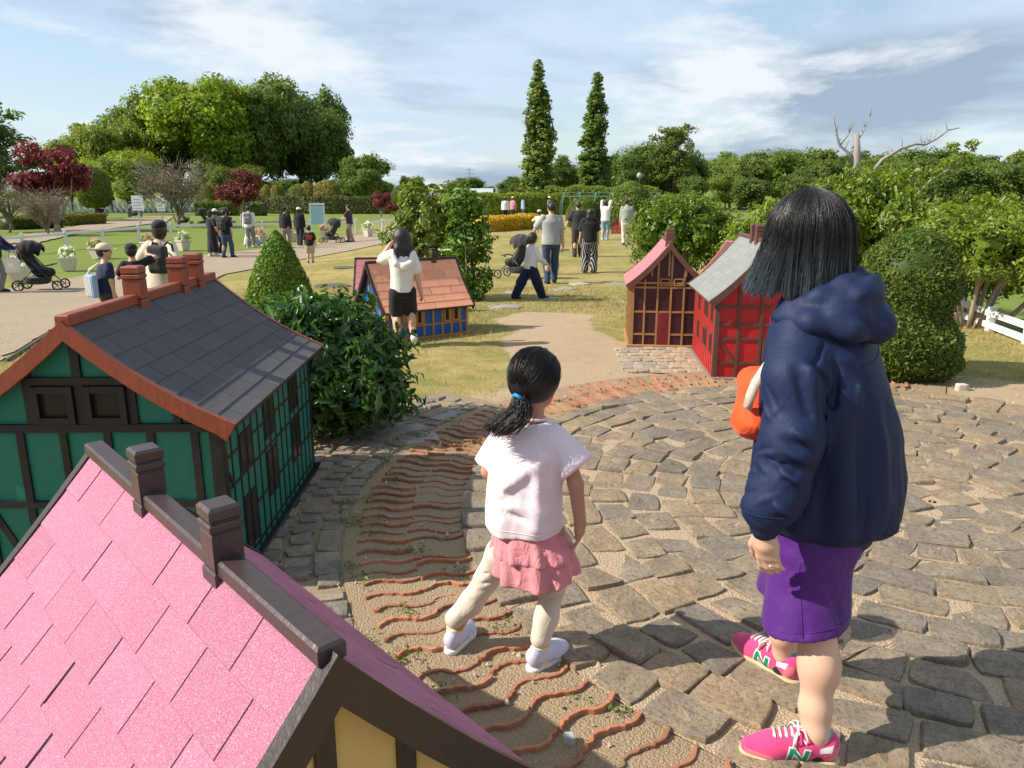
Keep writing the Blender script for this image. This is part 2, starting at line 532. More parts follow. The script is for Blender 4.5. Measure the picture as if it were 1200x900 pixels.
PC = np.array([2.2, 3.75])           # centre of the round paving
def poly_dist(px, py, poly):
    """signed distance to a polygon, negative inside"""
    P = np.asarray(poly, float); d = np.full(np.shape(px), 1e9); ins = np.zeros(np.shape(px), bool)
    for i in range(len(P)):
        a = P[i]; b = P[(i+1) % len(P)]; e = b-a; wx = px-a[0]; wy = py-a[1]
        t = np.clip((wx*e[0]+wy*e[1])/(e@e), 0, 1)
        d = np.minimum(d, np.hypot(wx-e[0]*t, wy-e[1]*t))
        c = ((a[1] > py) != (b[1] > py)) & (px < (b[0]-a[0])*(py-a[1])/((b[1]-a[1]) if b[1] != a[1] else 1e-9)+a[0])
        ins ^= c
    return np.where(ins, -d, d)
DIRT = [(0.35,6.0),(1.3,6.1),(1.22,7.2),(1.12,8.2),(.95,9.3),(1.05,10.3),(.3,10.6),(-.3,9.9),(.15,9.0),(-.15,8.0),(0,7.0)]
PATH = [(-4.9,7.2),(-6.7,12.9),(-8.2,21.9),(-7.1,26.3),(-5.9,29.8),(-4.5,36.5),(-4.0,60),(-7.5,60),(-7.6,49.5),(-8.6,36),(-9.8,32.5),(-11.4,28.7),(-12.2,24.4),(-11.9,19.5),(-12.6,17.2),(-20,12),(-14,4),(-8,3)]

def build_ground():
    xi = np.arange(-9, 9.01, .075); yi = np.arange(-3, 15.01, .075)
    def grow(a, step, lim):
        o = []
        while abs(a) < lim: step *= 1.16; a += math.copysign(step, a if a else 1); o.append(a)
        return o
    xs = np.array(sorted([-q for q in grow(9., .075, 5000)]) + list(xi) + grow(9., .075, 5000))
    ys = np.array(sorted([-q for q in grow(3., .075, 300)]) + list(yi) + grow(15., .075, 5000))
    X, Y = np.meshgrid(xs, ys, indexing='ij')
    Z = gz(X, Y)
    P2 = np.stack([X, Y, 0*X], -1).astype(np.float32)
    near = np.clip(1-np.hypot(X, Y-5)/16, 0, 1)
    rr = np.hypot(X-PC[0], Y-PC[1])
    relief = sines(3, 10, 1.2, 14)(P2)*.018*near*sstep((rr-3.2)/1.) + sines(4, 8, 14, 60)(P2)*.004*near
    relief = relief*sstep((poly_dist(X, Y, PATH)-.05)/.5)
    Z = Z + relief
    soil = 1-sstep((rr-3.05)/.5)
    dd = poly_dist(X, Y, DIRT)+.12*sines(9, 8, 2, 12)(P2)
    soil = np.maximum(soil, .95*(1-sstep((dd+.1)/.35)))
    near_house = (1-sstep((np.hypot((X+1.5)/1.25, (Y-3.2)/2.3)-.75)/.35))
    soil = np.maximum(soil, near_house)
    soil = np.maximum(soil, .6*(1-sstep((np.hypot((X-2.2)/1.6, (Y-7.1)/1.1)-.6)/.6)))
    soil = np.maximum(soil, .8*(1-sstep((Y-1.8)/.8)))
    soil = np.clip(soil+.18*sines(12, 8, 2.5, 18)(P2), 0, 1)
    lush = sstep((-X-6.)/6)*sstep((Y-16)/8); lush = np.maximum(lush, sstep((Y-60)/30))
    lush = np.maximum(lush, sstep((X-5.9)/.8))
    n, m = X.shape
    V = np.stack([X, Y, Z], -1).reshape(-1, 3)
    i = np.arange(n-1)[:,None]*m; j = np.arange(m-1)[None,:]
    F = np.stack([i+j, i+m+j, i+m+j+1, i+j+1], -1).reshape(-1,4)
    me = mesh_from('ground', V, F, True)
    for nm, a in (('soil', soil), ('lush', lush)):
        at = me.attributes.new(nm, 'FLOAT', 'POINT'); at.data.foreach_set('value', a.ravel().astype(np.float32))
    mt, nt, out, b = nodes_of('ground'); t = NT(nt)
    v = t.coord('Object')
    def attr(k): q = t.n('ShaderNodeAttribute'); q.attribute_name = k; return q.outputs['Fac']
    big = t.noise(v, .55, 6, .6, .6); mid = t.noise(v, 4.5, 5, .6); fine = t.noise(v, 55, 4, .7); vf = t.noise(v, 240, 2, .6)
    dry = t.mix(fine, (.26,.195,.07), (.50,.395,.175)); grn = t.mix(fine, (.13,.13,.030), (.29,.26,.085))
    gf = t.math('ADD', t.math('MULTIPLY', big, .55), t.math('MULTIPLY', mid, .45))
    lawn = t.mix(t.ramp(gf, [(.42, 0.), (.62, 1.)]), grn, dry)
    lus = t.mix(fine, (.07,.12,.018), (.19,.26,.05))
    lawn = t.mix(t.math('MULTIPLY', attr('lush'), .85), lawn, lus)
    sand = t.mix(mid, (.40,.295,.18), (.57,.44,.295))
    sand = t.mix(t.ramp(t.noise(v, 130, 3, .75), [(.38, .55), (.62, 0.)]), sand, (.14,.10,.06))
    sand = t.mix(t.ramp(t.voro(v, 95), [(.12, .7), (.2, 0.)]), sand, (.62,.55,.45))
    sf = t.math('ADD', attr('soil'), t.math('MULTIPLY', t.math('SUBTRACT', t.noise(v, 9, 6, .7), .5), .9))
    c = t.mix(t.ramp(sf, [(.40, 0.), (.62, 1.)]), lawn, sand)
    t.l(c, b.inputs['Base Color']); b.inputs['Roughness'].default_value = .95; b.inputs['Specular IOR Level'].default_value = .15
    nb = t.bump(fine, .55, .02); nb = t.bump(vf, .5, .008, nb); t.l(nb, b.inputs['Normal'])
    tag(link('ground', me, mt), kind='structure', label='lawn and bare sandy soil reaching to the horizon')

def strip_sheet(name, poly, res, lift, m, label, far=False):
    P = np.array(poly); lo = P.min(0); hi = P.max(0)
    xs = np.arange(lo[0], hi[0]+res, res); ys = np.arange(lo[1], hi[1]+res, res)
    X, Y = np.meshgrid(xs, ys, indexing='ij')
    D = poly_dist(X, Y, poly)
    # pull outside lattice points onto the outline
    gx, gy = np.gradient(D, res); gl = np.maximum(np.hypot(gx, gy), 1e-6)
    mv = np.where((D > 0) & (D < 1.5*res), D, 0); X2 = X-gx/gl*mv; Y2 = Y-gy/gl*mv
    Z = gz(X2, Y2)+lift-np.where(D > -.02, .0, 0)
    n, k = X.shape; idx = np.arange(n*k).reshape(n, k)
    ok = (D[:-1,:-1] < res*.9)&(D[1:,:-1] < res*.9)&(D[1:,1:] < res*.9)&(D[:-1,1:] < res*.9)
    F = np.stack([idx[:-1,:-1], idx[1:,:-1], idx[1:,1:], idx[:-1,1:]], -1)[ok]
    V = np.stack([X2, Y2, Z], -1).reshape(-1,3)
    used = np.unique(F); mp = np.full(n*k, -1); mp[used] = np.arange(len(used))
    o = link(name, mesh_from(name, V[used], mp[F], True), m)
    return tag(o, label, kind='structure')

def gravel_mat(name, c1, c2, dark, light, sc=60):
    m, nt, out, b = nodes_of(name); t = NT(nt); v = t.coord('Object')
    mid = t.noise(v, 1.3, 6, .65, .5)
    c = t.mix(mid, c1, c2)
    c = t.mix(t.ramp(t.noise(v, sc*1.6, 3, .75), [(.40, .6), (.6, 0.)]), c, dark)
    c = t.mix(t.ramp(t.voro(v, sc), [(.14, .75), (.24, 0.)]), c, light)
    t.l(c, b.inputs['Base Color']); b.inputs['Roughness'].default_value = .95; b.inputs['Specular IOR Level'].default_value = .15
    nb = t.bump(t.voro(v, sc), .5, .012); t.l(t.bump(mid, .3, .05, nb), b.inputs['Normal'])
    return m

build_ground()
M_GRAVEL = gravel_mat('path_gravel', (.33,.255,.18), (.45,.36,.265), (.13,.10,.075), (.52,.46,.39), 42)
strip_sheet('path', PATH, .22, .012, M_GRAVEL, 'pale gravel path along the white fence')
strip_sheet('path', [(-20,31),(-24,44),(-25.5,58),(-33,77),(-36,77),(-30.5,59),(-26,42),(-23.5,33)], .5, .05, M_GRAVEL, 'brown footpath behind the white fence')
# dark edging between path and lawn
def edging():
    mb = MB(); pts = [(-4.9,7.2),(-6.7,12.9),(-8.2,21.9),(-7.1,26.3),(-5.9,29.8),(-4.5,36.5)]
    fine = []
    for a, b in zip(pts[:-1], pts[1:]):
        for i in range(12): fine.append((a[0]+(b[0]-a[0])*i/12, a[1]+(b[1]-a[1])*i/12))
    mb.tube([(x+.06, y, gzf(x, y)+.0) for x, y in fine], .03, 6)
    tag(mb.build('kerb', mat('edging', (.09,.075,.055), .9, .3, 8), None, True), 'dark weathered edging between the gravel path and the lawn', kind='structure')
edging()
strip_sheet('road', [(7.9,6),(8.0,10.5),(9.6,13.5),(14.5,20),(24,33),(40,55),(48,55),(34,33),(24,20),(16,10),(14,6)], .5, .05,
            gravel_mat('asphalt', (.10,.095,.09), (.14,.135,.125), (.05,.05,.05), (.2,.2,.19), 60), 'grey asphalt road below the garden')
# ------------------------------------------------------------------ model houses
def shingle_mat(name, c1, c2, speck, fleck, wear=None, sc=520, rnd=.06):
    m, nt, out, b = nodes_of(name); t = NT(nt); v = t.coord('Object', True)
    oi = t.n('ShaderNodeObjectInfo')
    c = t.mix(t.noise(v, 7, 5, .65), c1, c2)
    c = t.mix(t.ramp(t.noise(v, sc, 2, .7), [(.40, .85), (.52, 0.)]), c, speck)
    c = t.mix(t.ramp(t.noise(v, sc*.83, 2, .7), [(.56, 0.), (.68, .9)]), c, fleck)
    h = t.n('ShaderNodeHueSaturation'); t.l(c, h.inputs['Color']); t.l(t.math('ADD', t.math('MULTIPLY', oi.outputs['Random'], 2*rnd), 1-rnd), h.inputs['Value'])
    t.l(h.outputs[0], b.inputs['Base Color']); b.inputs['Roughness'].default_value = .9; b.inputs['Specular IOR Level'].default_value = .25
    nb = t.bump(t.noise(v, sc, 2, .7), .6, .003); t.l(t.bump(t.noise(v, 18, 4, .6), .25, .01, nb), b.inputs['Normal'])
    return m

def wood_mat(name, col, worn=None, rough=.5, at=.66, spec=.4):
    if name in MATS: return MATS[name]
    m, nt, out, b = nodes_of(name); t = NT(nt); v = t.coord('Object', True)
    g = t.noise(t.coord('Object', True, (1, 1, .12)), 60, 5, .65, .6)
    c = t.mix(g, dk(col, .7), dk(col, 1.3))
    c = t.mix(t.ramp(t.noise(v, 9, 5, .7), [(.4, .0), (.75, .35)]), c, dk(col, .55))
    if worn is not None: c = t.mix(t.ramp(t.noise(v, 26, 6, .75, .5), [(at, 0.), (at+.09, .8)]), c, worn)
    t.l(c, b.inputs['Base Color']); b.inputs['Roughness'].default_value = rough; b.inputs['Specular IOR Level'].default_value = spec
    nb = t.bump(g, .25, .004); t.l(t.bump(t.noise(v, 40, 4, .6), .2, .006, nb), b.inputs['Normal'])
    MATS[name] = m; return m

def glass_mat():
    if 'pane' in MATS: return MATS['pane']
    m, nt, out, b = nodes_of('pane'); t = NT(nt); v = t.coord('Object', True)
    c = t.mix(t.noise(v, 14, 4, .6), (.008,.009,.006), (.03,.032,.02)); t.l(c, b.inputs['Base Color'])
    b.inputs['Roughness'].default_value = .22; b.inputs['Specular IOR Level'].default_value = .22
    t.l(t.bump(t.noise(v, 9, 2), .15, .01), b.inputs['Normal'])
    MATS['pane'] = m; return m

class House:
    def __init__(s, label, loc, a, W, L, he, hr, oh, og, mats, f=.22, group='half-timbered model houses'):
        """local x across the front gable, y away from it; a = heading of +y, degrees right of +Y"""
        s.root = thing('model_house', label, 'model house', loc, -R(a), group)
        s.W, s.L, s.he, s.hr, s.oh, s.og, s.f = W, L, he, hr, oh, og, f
        s.we = W/2+oh; s.m = mats
        # where the roof passes the wall face it sits he high
        t = (W/2)/s.we; q = (1+f)*t-f*t*t
        s.drop = (hr-he)/q
        s.body()
    def rz(s, x):
        t = abs(x)/s.we; return s.hr-s.drop*((1+s.f)*t-s.f*t*t)
    def body(s):
        W, L = s.W, s.L; n = 6
        prof = [(-W/2, 0), (W/2, 0)] + [(W/2-W*i/(2*n), s.rz(W/2-W*i/(2*n))-.012) for i in range(2*n+1)]
        mb = MB(); mb.prism(prof, 0, L, lambda a, b, h: (a, h, b))
        s.wall = mb.build('wall', s.m['wall'], s.root)
        mb = MB(); mb.box((-W/2-.035, -.04, -.12), (W/2+.035, L+.04, .03), .006); mb.build('plinth', s.m.get('plinth', s.m['timber']), s.root)
    def roof(s, rows, tab, side_rows=None, th=.006, shingle_both=True):
        we, L, og = s.we, s.L, s.og; y0, y1 = -og, L+og; n = 10
        xs = [we*i/n for i in range(n+1)]
        top = [(-x, s.rz(x)) for x in reversed(xs)] + [(x, s.rz(x)) for x in xs[1:]]
        prof = top+[(x, z-.022) for x, z in reversed(top)]
        mb = MB(); mb.prism(prof, y0+.004, y1-.004, lambda a, b, h: (a, h, b))
        s.roofo = mb.build('roof', s.m['under'], s.root)
        ts = np.linspace(.012/we, 1.015, rows+1)
        cache = {}
        for side in (-1, 1):
            for r in range(rows):
                t0, t1 = ts[r], ts[r+1]; gap = .004
                edges = [y0]
                y = y0+tab*(.5 if r % 2 else 1.0)*(1+random.uniform(-.06,.06))
                while y < y1-.05: edges.append(y); y += tab*(1+random.uniform(-.03,.03))
                edges.append(y1)
                for a, b in zip(edges[:-1], edges[1:]):
                    w = b-a-gap; key = (side, r, round(w, 2))
                    if key not in cache:
                        mb = MB(); k = 3; v = []; nn = k+1
                        for i in range(nn):
                            t = t0-.10*(t1-t0)*(1 if i == 0 else 0)+(t1-t0)*i/k; x = min(t, 1.02)*we
                            lift = .0015+th*(.25+.75*i/k)
                            z = s.rz(x)
                            for yy in (0, w): v += [(side*x, yy, z+lift-th*.9), (side*x, yy, z+lift)]
                        f = []
                        for i in range(k):
                            p = i*4; q = p+4
                            f += [(p+1, p+3, q+3, q+1), (p, q, q+2, p+2), (p, p+1, q+1, q), (p+2, q+2, q+3, p+3)]
                        f += [(0, 2, 3, 1), (k*4, k*4+1, k*4+3, k*4+2)]
                        if side < 0: f = [tuple(reversed(q)) for q in f]
                        mb.add(v, f); cache[key] = mb.mesh('shingle')
                    link('shingle', cache[key], s.m['shingle'], s.roofo, (0, a+gap/2, 0))
    def barge(s, h=.055, th=.022, ends=('front', 'back'), tip=True, mat_=None):
        we = s.we; n = 8
        for e in ends:
            ya = -s.og-th if e == 'front' else s.L+s.og
            for side in (-1, 1):
                up = [(side*we*1.02*i/n, s.rz(we*1.02*i/n)+.012) for i in range(n+1)]
                dn = [(x, z-h) for x, z in up]
                if tip: dn[-1] = (up[-1][0]-side*h*.55, dn[-1][1]+h*.08)
                poly = up+list(reversed(dn))
                if side < 0: poly = list(reversed(poly))
                mb = MB()
                # quads along the board so that the curved outline stays clean
                for i in range(n):
                    a, b, c, d = up[i], up[i+1], dn[i+1], dn[i]
                    q = [a, b, c, d]
                    mb.prism(q if side > 0 else list(reversed(q)), ya, ya+th, lambda p, z, yy: (p, yy, z))
                mb.build('bargeboard', mat_ or s.m['barge'], s.roofo)
    def ridge(s, w=.035, h=.05, m=None, seg=1):
        mb = MB(); mb.box((-w/2, -s.og-.012, s.hr-.012), (w/2, s.L+s.og+.012, s.hr-.012+h), .005)
        mb.build('ridge_beam', m or s.m['barge'], s.roofo)
    def chimney(s, y, w, top, m=None, x=0., bands=True):
        mm = m or s.m['barge']; z0 = s.rz(w/2)-.03
        mb = MB(); h = top-z0
        mb.box((x-w/2, y-w/2, z0), (x+w/2, y+w/2, z0+h*.33), .003)
        mb.box((x-w/2+.002, y-w/2+.002, z0+h*.34), (x+w/2-.002, y+w/2-.002, z0+h*.74), .004)
        c = mb.build('chimney', mm, s.root)
        mb = MB(); mb.box((x-w/2-.001, y-w/2-.001, z0+h*.75), (x+w/2+.001, y+w/2+.001, z0+h*.835), .003)
        mb.box((x-w/2, y-w/2, z0+h*.845), (x+w/2, y+w/2, top), .006)
        mb.build('chimney_cap', mm, c)
        mb = MB(); mb.box((x-w/2+.0035, y-w/2+.0035, z0+h*.3), (x+w/2-.0035, y+w/2-.0035, top-.01)); mb.build('chimney_joint', s.m['timber'], c)
    def P(s, face, u, z, d):
        """point on a face: u along it, z up, d outwards"""
        if face == 'front': return (u, -d, z)
        if face == 'right': return (s.W/2+d, u, z)
        if face == 'left': return (-s.W/2-d, u, z)
        return (u, s.L+d, z)
    def nrm(s, face): return {'front': (0,-1,0), 'right': (1,0,0), 'left': (-1,0,0), 'back': (0,1,0)}[face]
    def beam(s, face, u0, z0, u1, z1, w=.022, t=.014, m=None, name='timber', lift=0.):
        mb = MB(); d = t/2+lift-.004
        if face in ('front', 'back'):
            z0 = min(z0, s.rz(u0)-.03); z1 = min(z1, s.rz(u1)-.03)
        mb.bar(s.P(face, u0, z0, d), s.P(face, u1, z1, d), w, t, s.nrm(face), .002)
        return mb.build(name, m or s.m['timber'], s.root)
    def window(s, face, u0, z0, u1, z1, fw=.012, m=None, t=.02, bars=0):
        m = m or s.m['timber']; mb = MB(); d = t/2-.003
        mid = (z0+z1)/2; um = (u0+u1)/2; n = s.nrm(face)
        mb.bar(s.P(face, u0+fw/2, z0, d), s.P(face, u0+fw/2, z1, d), fw, t, n, .0015)
        mb.bar(s.P(face, u1-fw/2, z0, d), s.P(face, u1-fw/2, z1, d), fw, t, n, .0015)
        mb.bar(s.P(face, u0+fw, z0+fw/2, d), s.P(face, u1-fw, z0+fw/2, d), fw, t, n, .0015)
        mb.bar(s.P(face, u0+fw, z1-fw/2, d), s.P(face, u1-fw, z1-fw/2, d), fw, t, n, .0015)
        if bars:
            mb.bar(s.P(face, um, z0+fw, d), s.P(face, um, z1-fw, d), fw*.5, t*.6, n)
        w = mb.build('window', m, s.root)
        mb = MB(); mb.bar(s.P(face, um, z0+fw*.5, .003), s.P(face, um, z1-fw*.5, .003), abs(u1-u0)-fw, .004, n)
        mb.build('pane', glass_mat(), w)
    def grid(s, face, us, zs, w=.02, t=.012, skip=(), wh=None):
        """posts at us (full height under the roof) and rails at zs"""
        for u in us:
            zt = (s.rz(u)-.02) if face in ('front', 'back') else s.he-.005
            s.beam(face, u, .03, u, zt, w, t+.002)
        for z in zs:
            if face in ('front', 'back'):
                x = s.W/2-.003
                while x > 0 and s.rz(x)-.015 < z: x -= .004
                a, b = -x, x
            else: a, b = .003, s.L-.003
            s.beam(face, a, z, b, z, wh or w, t)

def panel(s, face, u0, z0, u1, z1, m, name='panel', t=.006):
    mb = MB(); mb.bar(s.P(face, (u0+u1)/2, z0, t/2-.001), s.P(face, (u0+u1)/2, z1, t/2-.001), u1-u0, t, s.nrm(face)); return mb.build(name, m, s.root)

def build_houses():
    # ---- green house with the charcoal roof
    black = wood_mat('black_timber', (.0095,.009,.009), (.03,.028,.026), .5, .8)
    terra = wood_mat('terracotta_paint', (.27,.062,.028), (.36,.12,.07), .5, .74)
    green = mat('green_paint', (.004,.15,.105), .55, .16, 4, .12, 50, .005, stretch=(1,1,.3))
    slate = shingle_mat('charcoal_shingle', (.085,.084,.092), (.13,.128,.138), (.05,.05,.055), (.21,.21,.215))
    g = House('green half-timbered house with charcoal shingle roof and three brick-red chimneys', (-1.655, 2.85, 0), -1.2, 1.04, 1.42, .76, 1.12, .07, .045,
              dict(wall=green, timber=black, barge=terra, shingle=slate, under=black, plinth=black), f=.36)
    g.roof(8, .235); g.barge(.072, .026); g.ridge(.05, .045)
    for y in (.55, 1.03, 1.24): g.chimney(y, .078, 1.275)
    us = [-.42, -.25, -.085, .085, .25, .42]
    for u in us:
        if abs(u) > .1 : g.beam('front', u, .03, u, .705, .03, .016)
    for u in (-.085, .085): g.beam('front', u, .03, u, .705, .028, .016)
    g.beam('front', 0, .705, 0, 1.08, .034, .018)
    for u in (-.195, .195): g.beam('front', u, .705, u, .97, .034, .016)
    for u in (-.36, .36): g.beam('front', u, .705, u, .865, .03, .016)
    g.beam('front', -.5, .705, .5, .705, .032, .022); g.beam('front', -.5, .39, .5, .39, .026, .02); g.beam('front', -.5, .05, .5, .05, .03, .02)
    g.beam('front', -.2, .892, .2, .892, .03, .02)
    g.beam('front', -.41, .37, -.27, .07, .026, .012); g.beam('front', .41, .37, .27, .07, .026, .012)
    for s_ in (-1, 1): g.beam('front', s_*.5, .03, s_*.5, .76, .045, .02)
    for a, b in ((-.178, -.02), (.02, .178)): g.window('front', a, .724, b, .874, .026, None, .03)
    for face in ('right', 'left'):
        ps = [.02] + [.09+i*.088 for i in range(15)] + [1.405]
        for i, p in enumerate(ps): g.beam(face, p, .03, p, .74, .036 if i in (0, len(ps)-1) else .0135, .0075)
        for z in (.06, .24, .43, .56, .69): g.beam(face, .02, z, 1.40, z, .014, .0065)
        for (i, z0, z1) in ((2,.445,.61),(3,.445,.61),(6,.47,.66),(7,.47,.66),(11,.47,.66),(12,.47,.66),(2,.09,.33),(3,.09,.33),(6,.19,.41),(7,.19,.41),(11,.2,.42),(12,.2,.42)):
            g.window(face, ps[i]+.005, z0, ps[i+1]-.005, z1, .009, None, .0095, 0)
        g.beam(face, .03, .50, .09, .42, .018, .01)
    # loose shingle granules worn off along the eaves show as pale grit
    # ---- pink roofed house in the very foreground
    brown = wood_mat('dark_brown_timber', (.030,.019,.017), (.16,.125,.085), .38, .70, .5)
    brown2 = wood_mat('dark_brown_ridge', (.050,.034,.033), (.42,.33,.20), .36, .715, .55)
    yellow = mat('yellow_plaster', (.62,.45,.16), .75, .1, 5, .15, 90)
    pinks = shingle_mat('pink_shingle', (.40,.145,.225), (.48,.195,.28), (.29,.09,.15), (.62,.39,.48), sc=430, rnd=.09)
    p = House('pink shingle house with dark brown ridge beam and two chimneys, yellow gable', (-.298, 1.033, 0), 138-180, .70, 1.15, .555, .935, .065, .04,
              dict(wall=yellow, timber=brown, barge=brown, shingle=pinks, under=wood_mat('under_black', (.012,.010,.010)), plinth=brown), f=.10)
    p.roof(6, .185, th=.0055); p.barge(.085, .03, tip=False); p.ridge(.047, .034, brown2)
    for y in (.345, .755): p.chimney(y, .060, 1.055, brown2)
    for u in (-.30, -.15, 0, .15, .30): p.beam('front', u, .03, u, p.rz(u)-.02, .034, .016)
    for z in (.10, .33, .56): p.beam('front', -.34, z, .34, z, .03, .013)
    for a, b in ((-.13,-.02),(.02,.13)): p.window('front', a, .36, b, .53, .018)
    for face in ('left', 'right'):
        ps = [.02]+[.13+.125*i for i in range(8)]+[1.13]
        for q in ps: p.beam(face, q, .03, q, .545, .026, .016)
        for z in (.08, .3, .5): p.beam(face, .02, z, 1.13, z, .024, .013)
        for i in (2, 4, 6): p.window(face, ps[i]+.012, .32, ps[i+1]-.012, .485, .014)
    # ---- maroon house
    oak = wood_mat('oak_timber', (.36,.195,.075), (.48,.30,.14), .6, .7)
    maroon = mat('maroon_paint', (.052,.010,.016), .5, .35, 5, .15, 60, stretch=(1,1,.15))
    mdoor = mat('door_red', (.17,.016,.02), .55, .5, 30, .2, 60, stretch=(1,1,.05))
    rust = wood_mat('brown_red_board', (.125,.048,.036), (.2,.1,.08), .6, .74)
    rosy = shingle_mat('rose_shingle', (.42,.15,.17), (.50,.20,.22), (.28,.09,.10), (.6,.36,.36))
    m = House('maroon half-timbered house with oak timbers and rose roof beside the red house', (1.60, 7.87, 0), 6.5, .74, .95, .69, 1.075, .055, .04,
              dict(wall=maroon, timber=oak, barge=rust, shingle=rosy, under=rust, plinth=oak), f=.30)
    m.roof(8, .2); m.barge(.075, .024); m.ridge(.035, .03, rust); m.chimney(.10, .085, 1.215, rust)
    us = [-.355, -.235, -.105, .03, .16, .285]
    for u in us[:1]+[.36]: m.beam('front', u, .0, u, .68, .028, .016)
    for u in us[1:-1]+[.285]: m.beam('front', u, .02, u, m.rz(u)-.06 if abs(u) < .2 else .71, .018, .015)
    for u in (-.17, .0, .17): m.beam('front', u, .74, u, m.rz(u)-.065, .018, .015)
    for z in (.02, .14, .375, .625, .73): m.beam('front', -.355, z, .355, z, .019, .012)
    m.window('front', -.085, .645, .015, .72, .012, oak); m.window('front', .05, .645, .15, .72, .012, oak)
    panel(m, 'front', -.095, .03, .02, .365, mdoor, 'door', .012)
    for face in ('left', 'right'):
        ps = [.014, .16, .32, .48, .64, .8, .936]
        for q in ps: m.beam(face, q, .0, q, .68, .022, .016)
        for z in (.02, .14, .375, .56, .66): m.beam(face, .01, z, .94, z, .018, .012)
        for i in (1, 3, 5):
            m.window(face, ps[i]+.02, .40, ps[i]+.085, .54, .01, oak); m.window(face, ps[i]+.02, .16, ps[i]+.085, .32, .01, oak)
    # ---- red house
    red = mat('red_paint', (.46,.012,.014), .5, .14, 6, .15, 60, stretch=(1,1,.2), col2=(.36,.02,.02), c2at=.66)
    umber = wood_mat('umber_timber', (.12,.05,.036), (.2,.1,.08), .6, .74)
    verd = shingle_mat('verdigris_shingle', (.205,.225,.215), (.27,.29,.28), (.13,.145,.14), (.38,.40,.39))
    r = House('bright red half-timbered house with grey-green roof beside the woman', (2.135, 6.43, 0), 5.0, .82, 1.2, .735, 1.17, .06, .045,
              dict(wall=red, timber=umber, barge=umber, shingle=verd, under=umber, plinth=mat('plinth_grey', (.22,.17,.13), .9)), f=.28)
    r.roof(9, .2); r.barge(.075, .024); r.ridge(.04, .035, umber)
    for y in (.42, .62): r.chimney(y, .075, 1.30, umber)
    for u in (-.39, .39): r.beam('front', u, .0, u, .73, .034, .02)
    for u in (-.215, -.03, .15, .28): r.beam('front', u, .02, u, r.rz(u)-.06, .026, .016)
    for z in (.025, .155, .365, .49, .64): r.beam('front', -.39, z, .39, z, .024, .013)
    r.beam('front', -.365, .34, -.235, .17, .02, .011)
    r.beam('front', -.25, .86, .25, .86, .024, .013)
    r.window('front', -.005, .18, .125, .35, .018, umber, .026); r.window('front', .16, .18, .27, .35, .018, umber, .026)
    for face in ('left', 'right'):
        ps = [.014, .10, .19, .28, .37, .46, .55, .64, .73, .82, .91, 1.0, 1.09, 1.186]
        for i, q in enumerate(ps): r.beam(face, q, .0, q, .72, .03 if i in (0, 13) else .0095, .0075)
        for z in (.025, .21, .39, .48, .58, .67): r.beam(face, .01, z, 1.19, z, .0095, .0065)
        for i in (1, 4, 5, 9): r.window(face, ps[i]+.004, .485, ps[i+1]-.004, .64, .010, umber, .014)
        for i in (1, 4, 5, 9): r.window(face, ps[i]+.004, .215, ps[i+1]-.004, .385, .010, umber, .014)
    # ---- blue house
    blue = mat('blue_paint', (.006,.105,.40), .5, .14, 5, .12, 60, stretch=(1,1,.25))
    ochre = wood_mat('ochre_timber', (.42,.215,.06), (.5,.3,.12), .6, .74)
    salmon = shingle_mat('salmon_shingle', (.80,.35,.20), (.86,.42,.26), (.64,.25,.14), (.9,.58,.42), rnd=.08)
    dkb = wood_mat('espresso_board', (.035,.022,.018), (.09,.06,.05), .5, .74)
    b = House('blue half-timbered house with salmon shingle roof next to the girl', (-1.545, 8.475, -.02), 54.5, .66, 1.03, .40, .845, .06, .045,
              dict(wall=blue, timber=ochre, barge=dkb, shingle=salmon, under=dkb, plinth=ochre), f=.26)
    b.roof(6, .26, th=.007); b.barge(.06, .024); b.ridge(.035, .03, dkb); b.chimney(.78, .06, .965, dkb)
    for u in (-.315, .315): b.beam('front', u, .0, u, .395, .026, .018)
    for u in (-.2, -.07, .07, .2): b.beam('front', u, .02, u, b.rz(u)-.06, .02, .015)
    for z in (.025, .17, .40): b.beam('front', -.32, z, .32, z, .02, .013)
    for a, c in ((-.06,.06),): b.window('front', a, .19, c, .37, .016, ochre)
    for face in ('right', 'left'):
        ps = [.014]+[.10+i*.118 for i in range(8)]+[1.016]
        for i, q in enumerate(ps): b.beam(face, q, .0, q, .39, .024, .016)
        for z in (.02, .155): b.beam(face, .01, z, 1.02, z, .02, .012)
        b.beam(face, .01, .385, 1.02, .385, .024, .012)
        for i in (1, 3, 6, 7): b.window(face, ps[i]+.018, .17, ps[i+1]-.018, .36, .018, ochre, .024)
    # ---- small houses that only show their roofs
    c = House('low house with rose roof just behind the blue house ridge', (-2.12, 10.75, -.06), 86, .66, .85, .34, .735, .05, .04,
              dict(wall=mat('cream_plaster', (.5,.42,.3), .8), timber=dkb, barge=dkb, shingle=rosy, under=dkb), f=.2)
    c.roof(6, .2); c.barge(.05, .02); c.ridge(.03, .025, dkb); c.chimney(.7, .05, .80, rust)
    c.grid('front', [-.3,-.1,.1,.3], [.05,.2,.34]); c.grid('right', [.05,.3,.55,.8], [.05,.2,.32]); c.grid('left', [.05,.3,.55,.8], [.05,.2,.32])
    plum = shingle_mat('plum_shingle', (.11,.055,.06), (.15,.08,.085), (.07,.03,.04), (.24,.15,.15))
    e = House('house with dark plum roof and pink edging behind the red house', (3.42, 9.9, -.06), -24, .8, 1.0, .55, .96, .05, .04,
              dict(wall=mat('cream_plaster', (.5,.42,.3), .8), timber=umber, barge=mat('pink_board', (.45,.11,.13), .6), shingle=plum, under=umber), f=.2)
    e.roof(8, .2); e.barge(.05, .02); e.ridge(.03, .025); e.chimney(.25, .05, 1.07, mat('pink_board', (.45,.11,.13), .6))
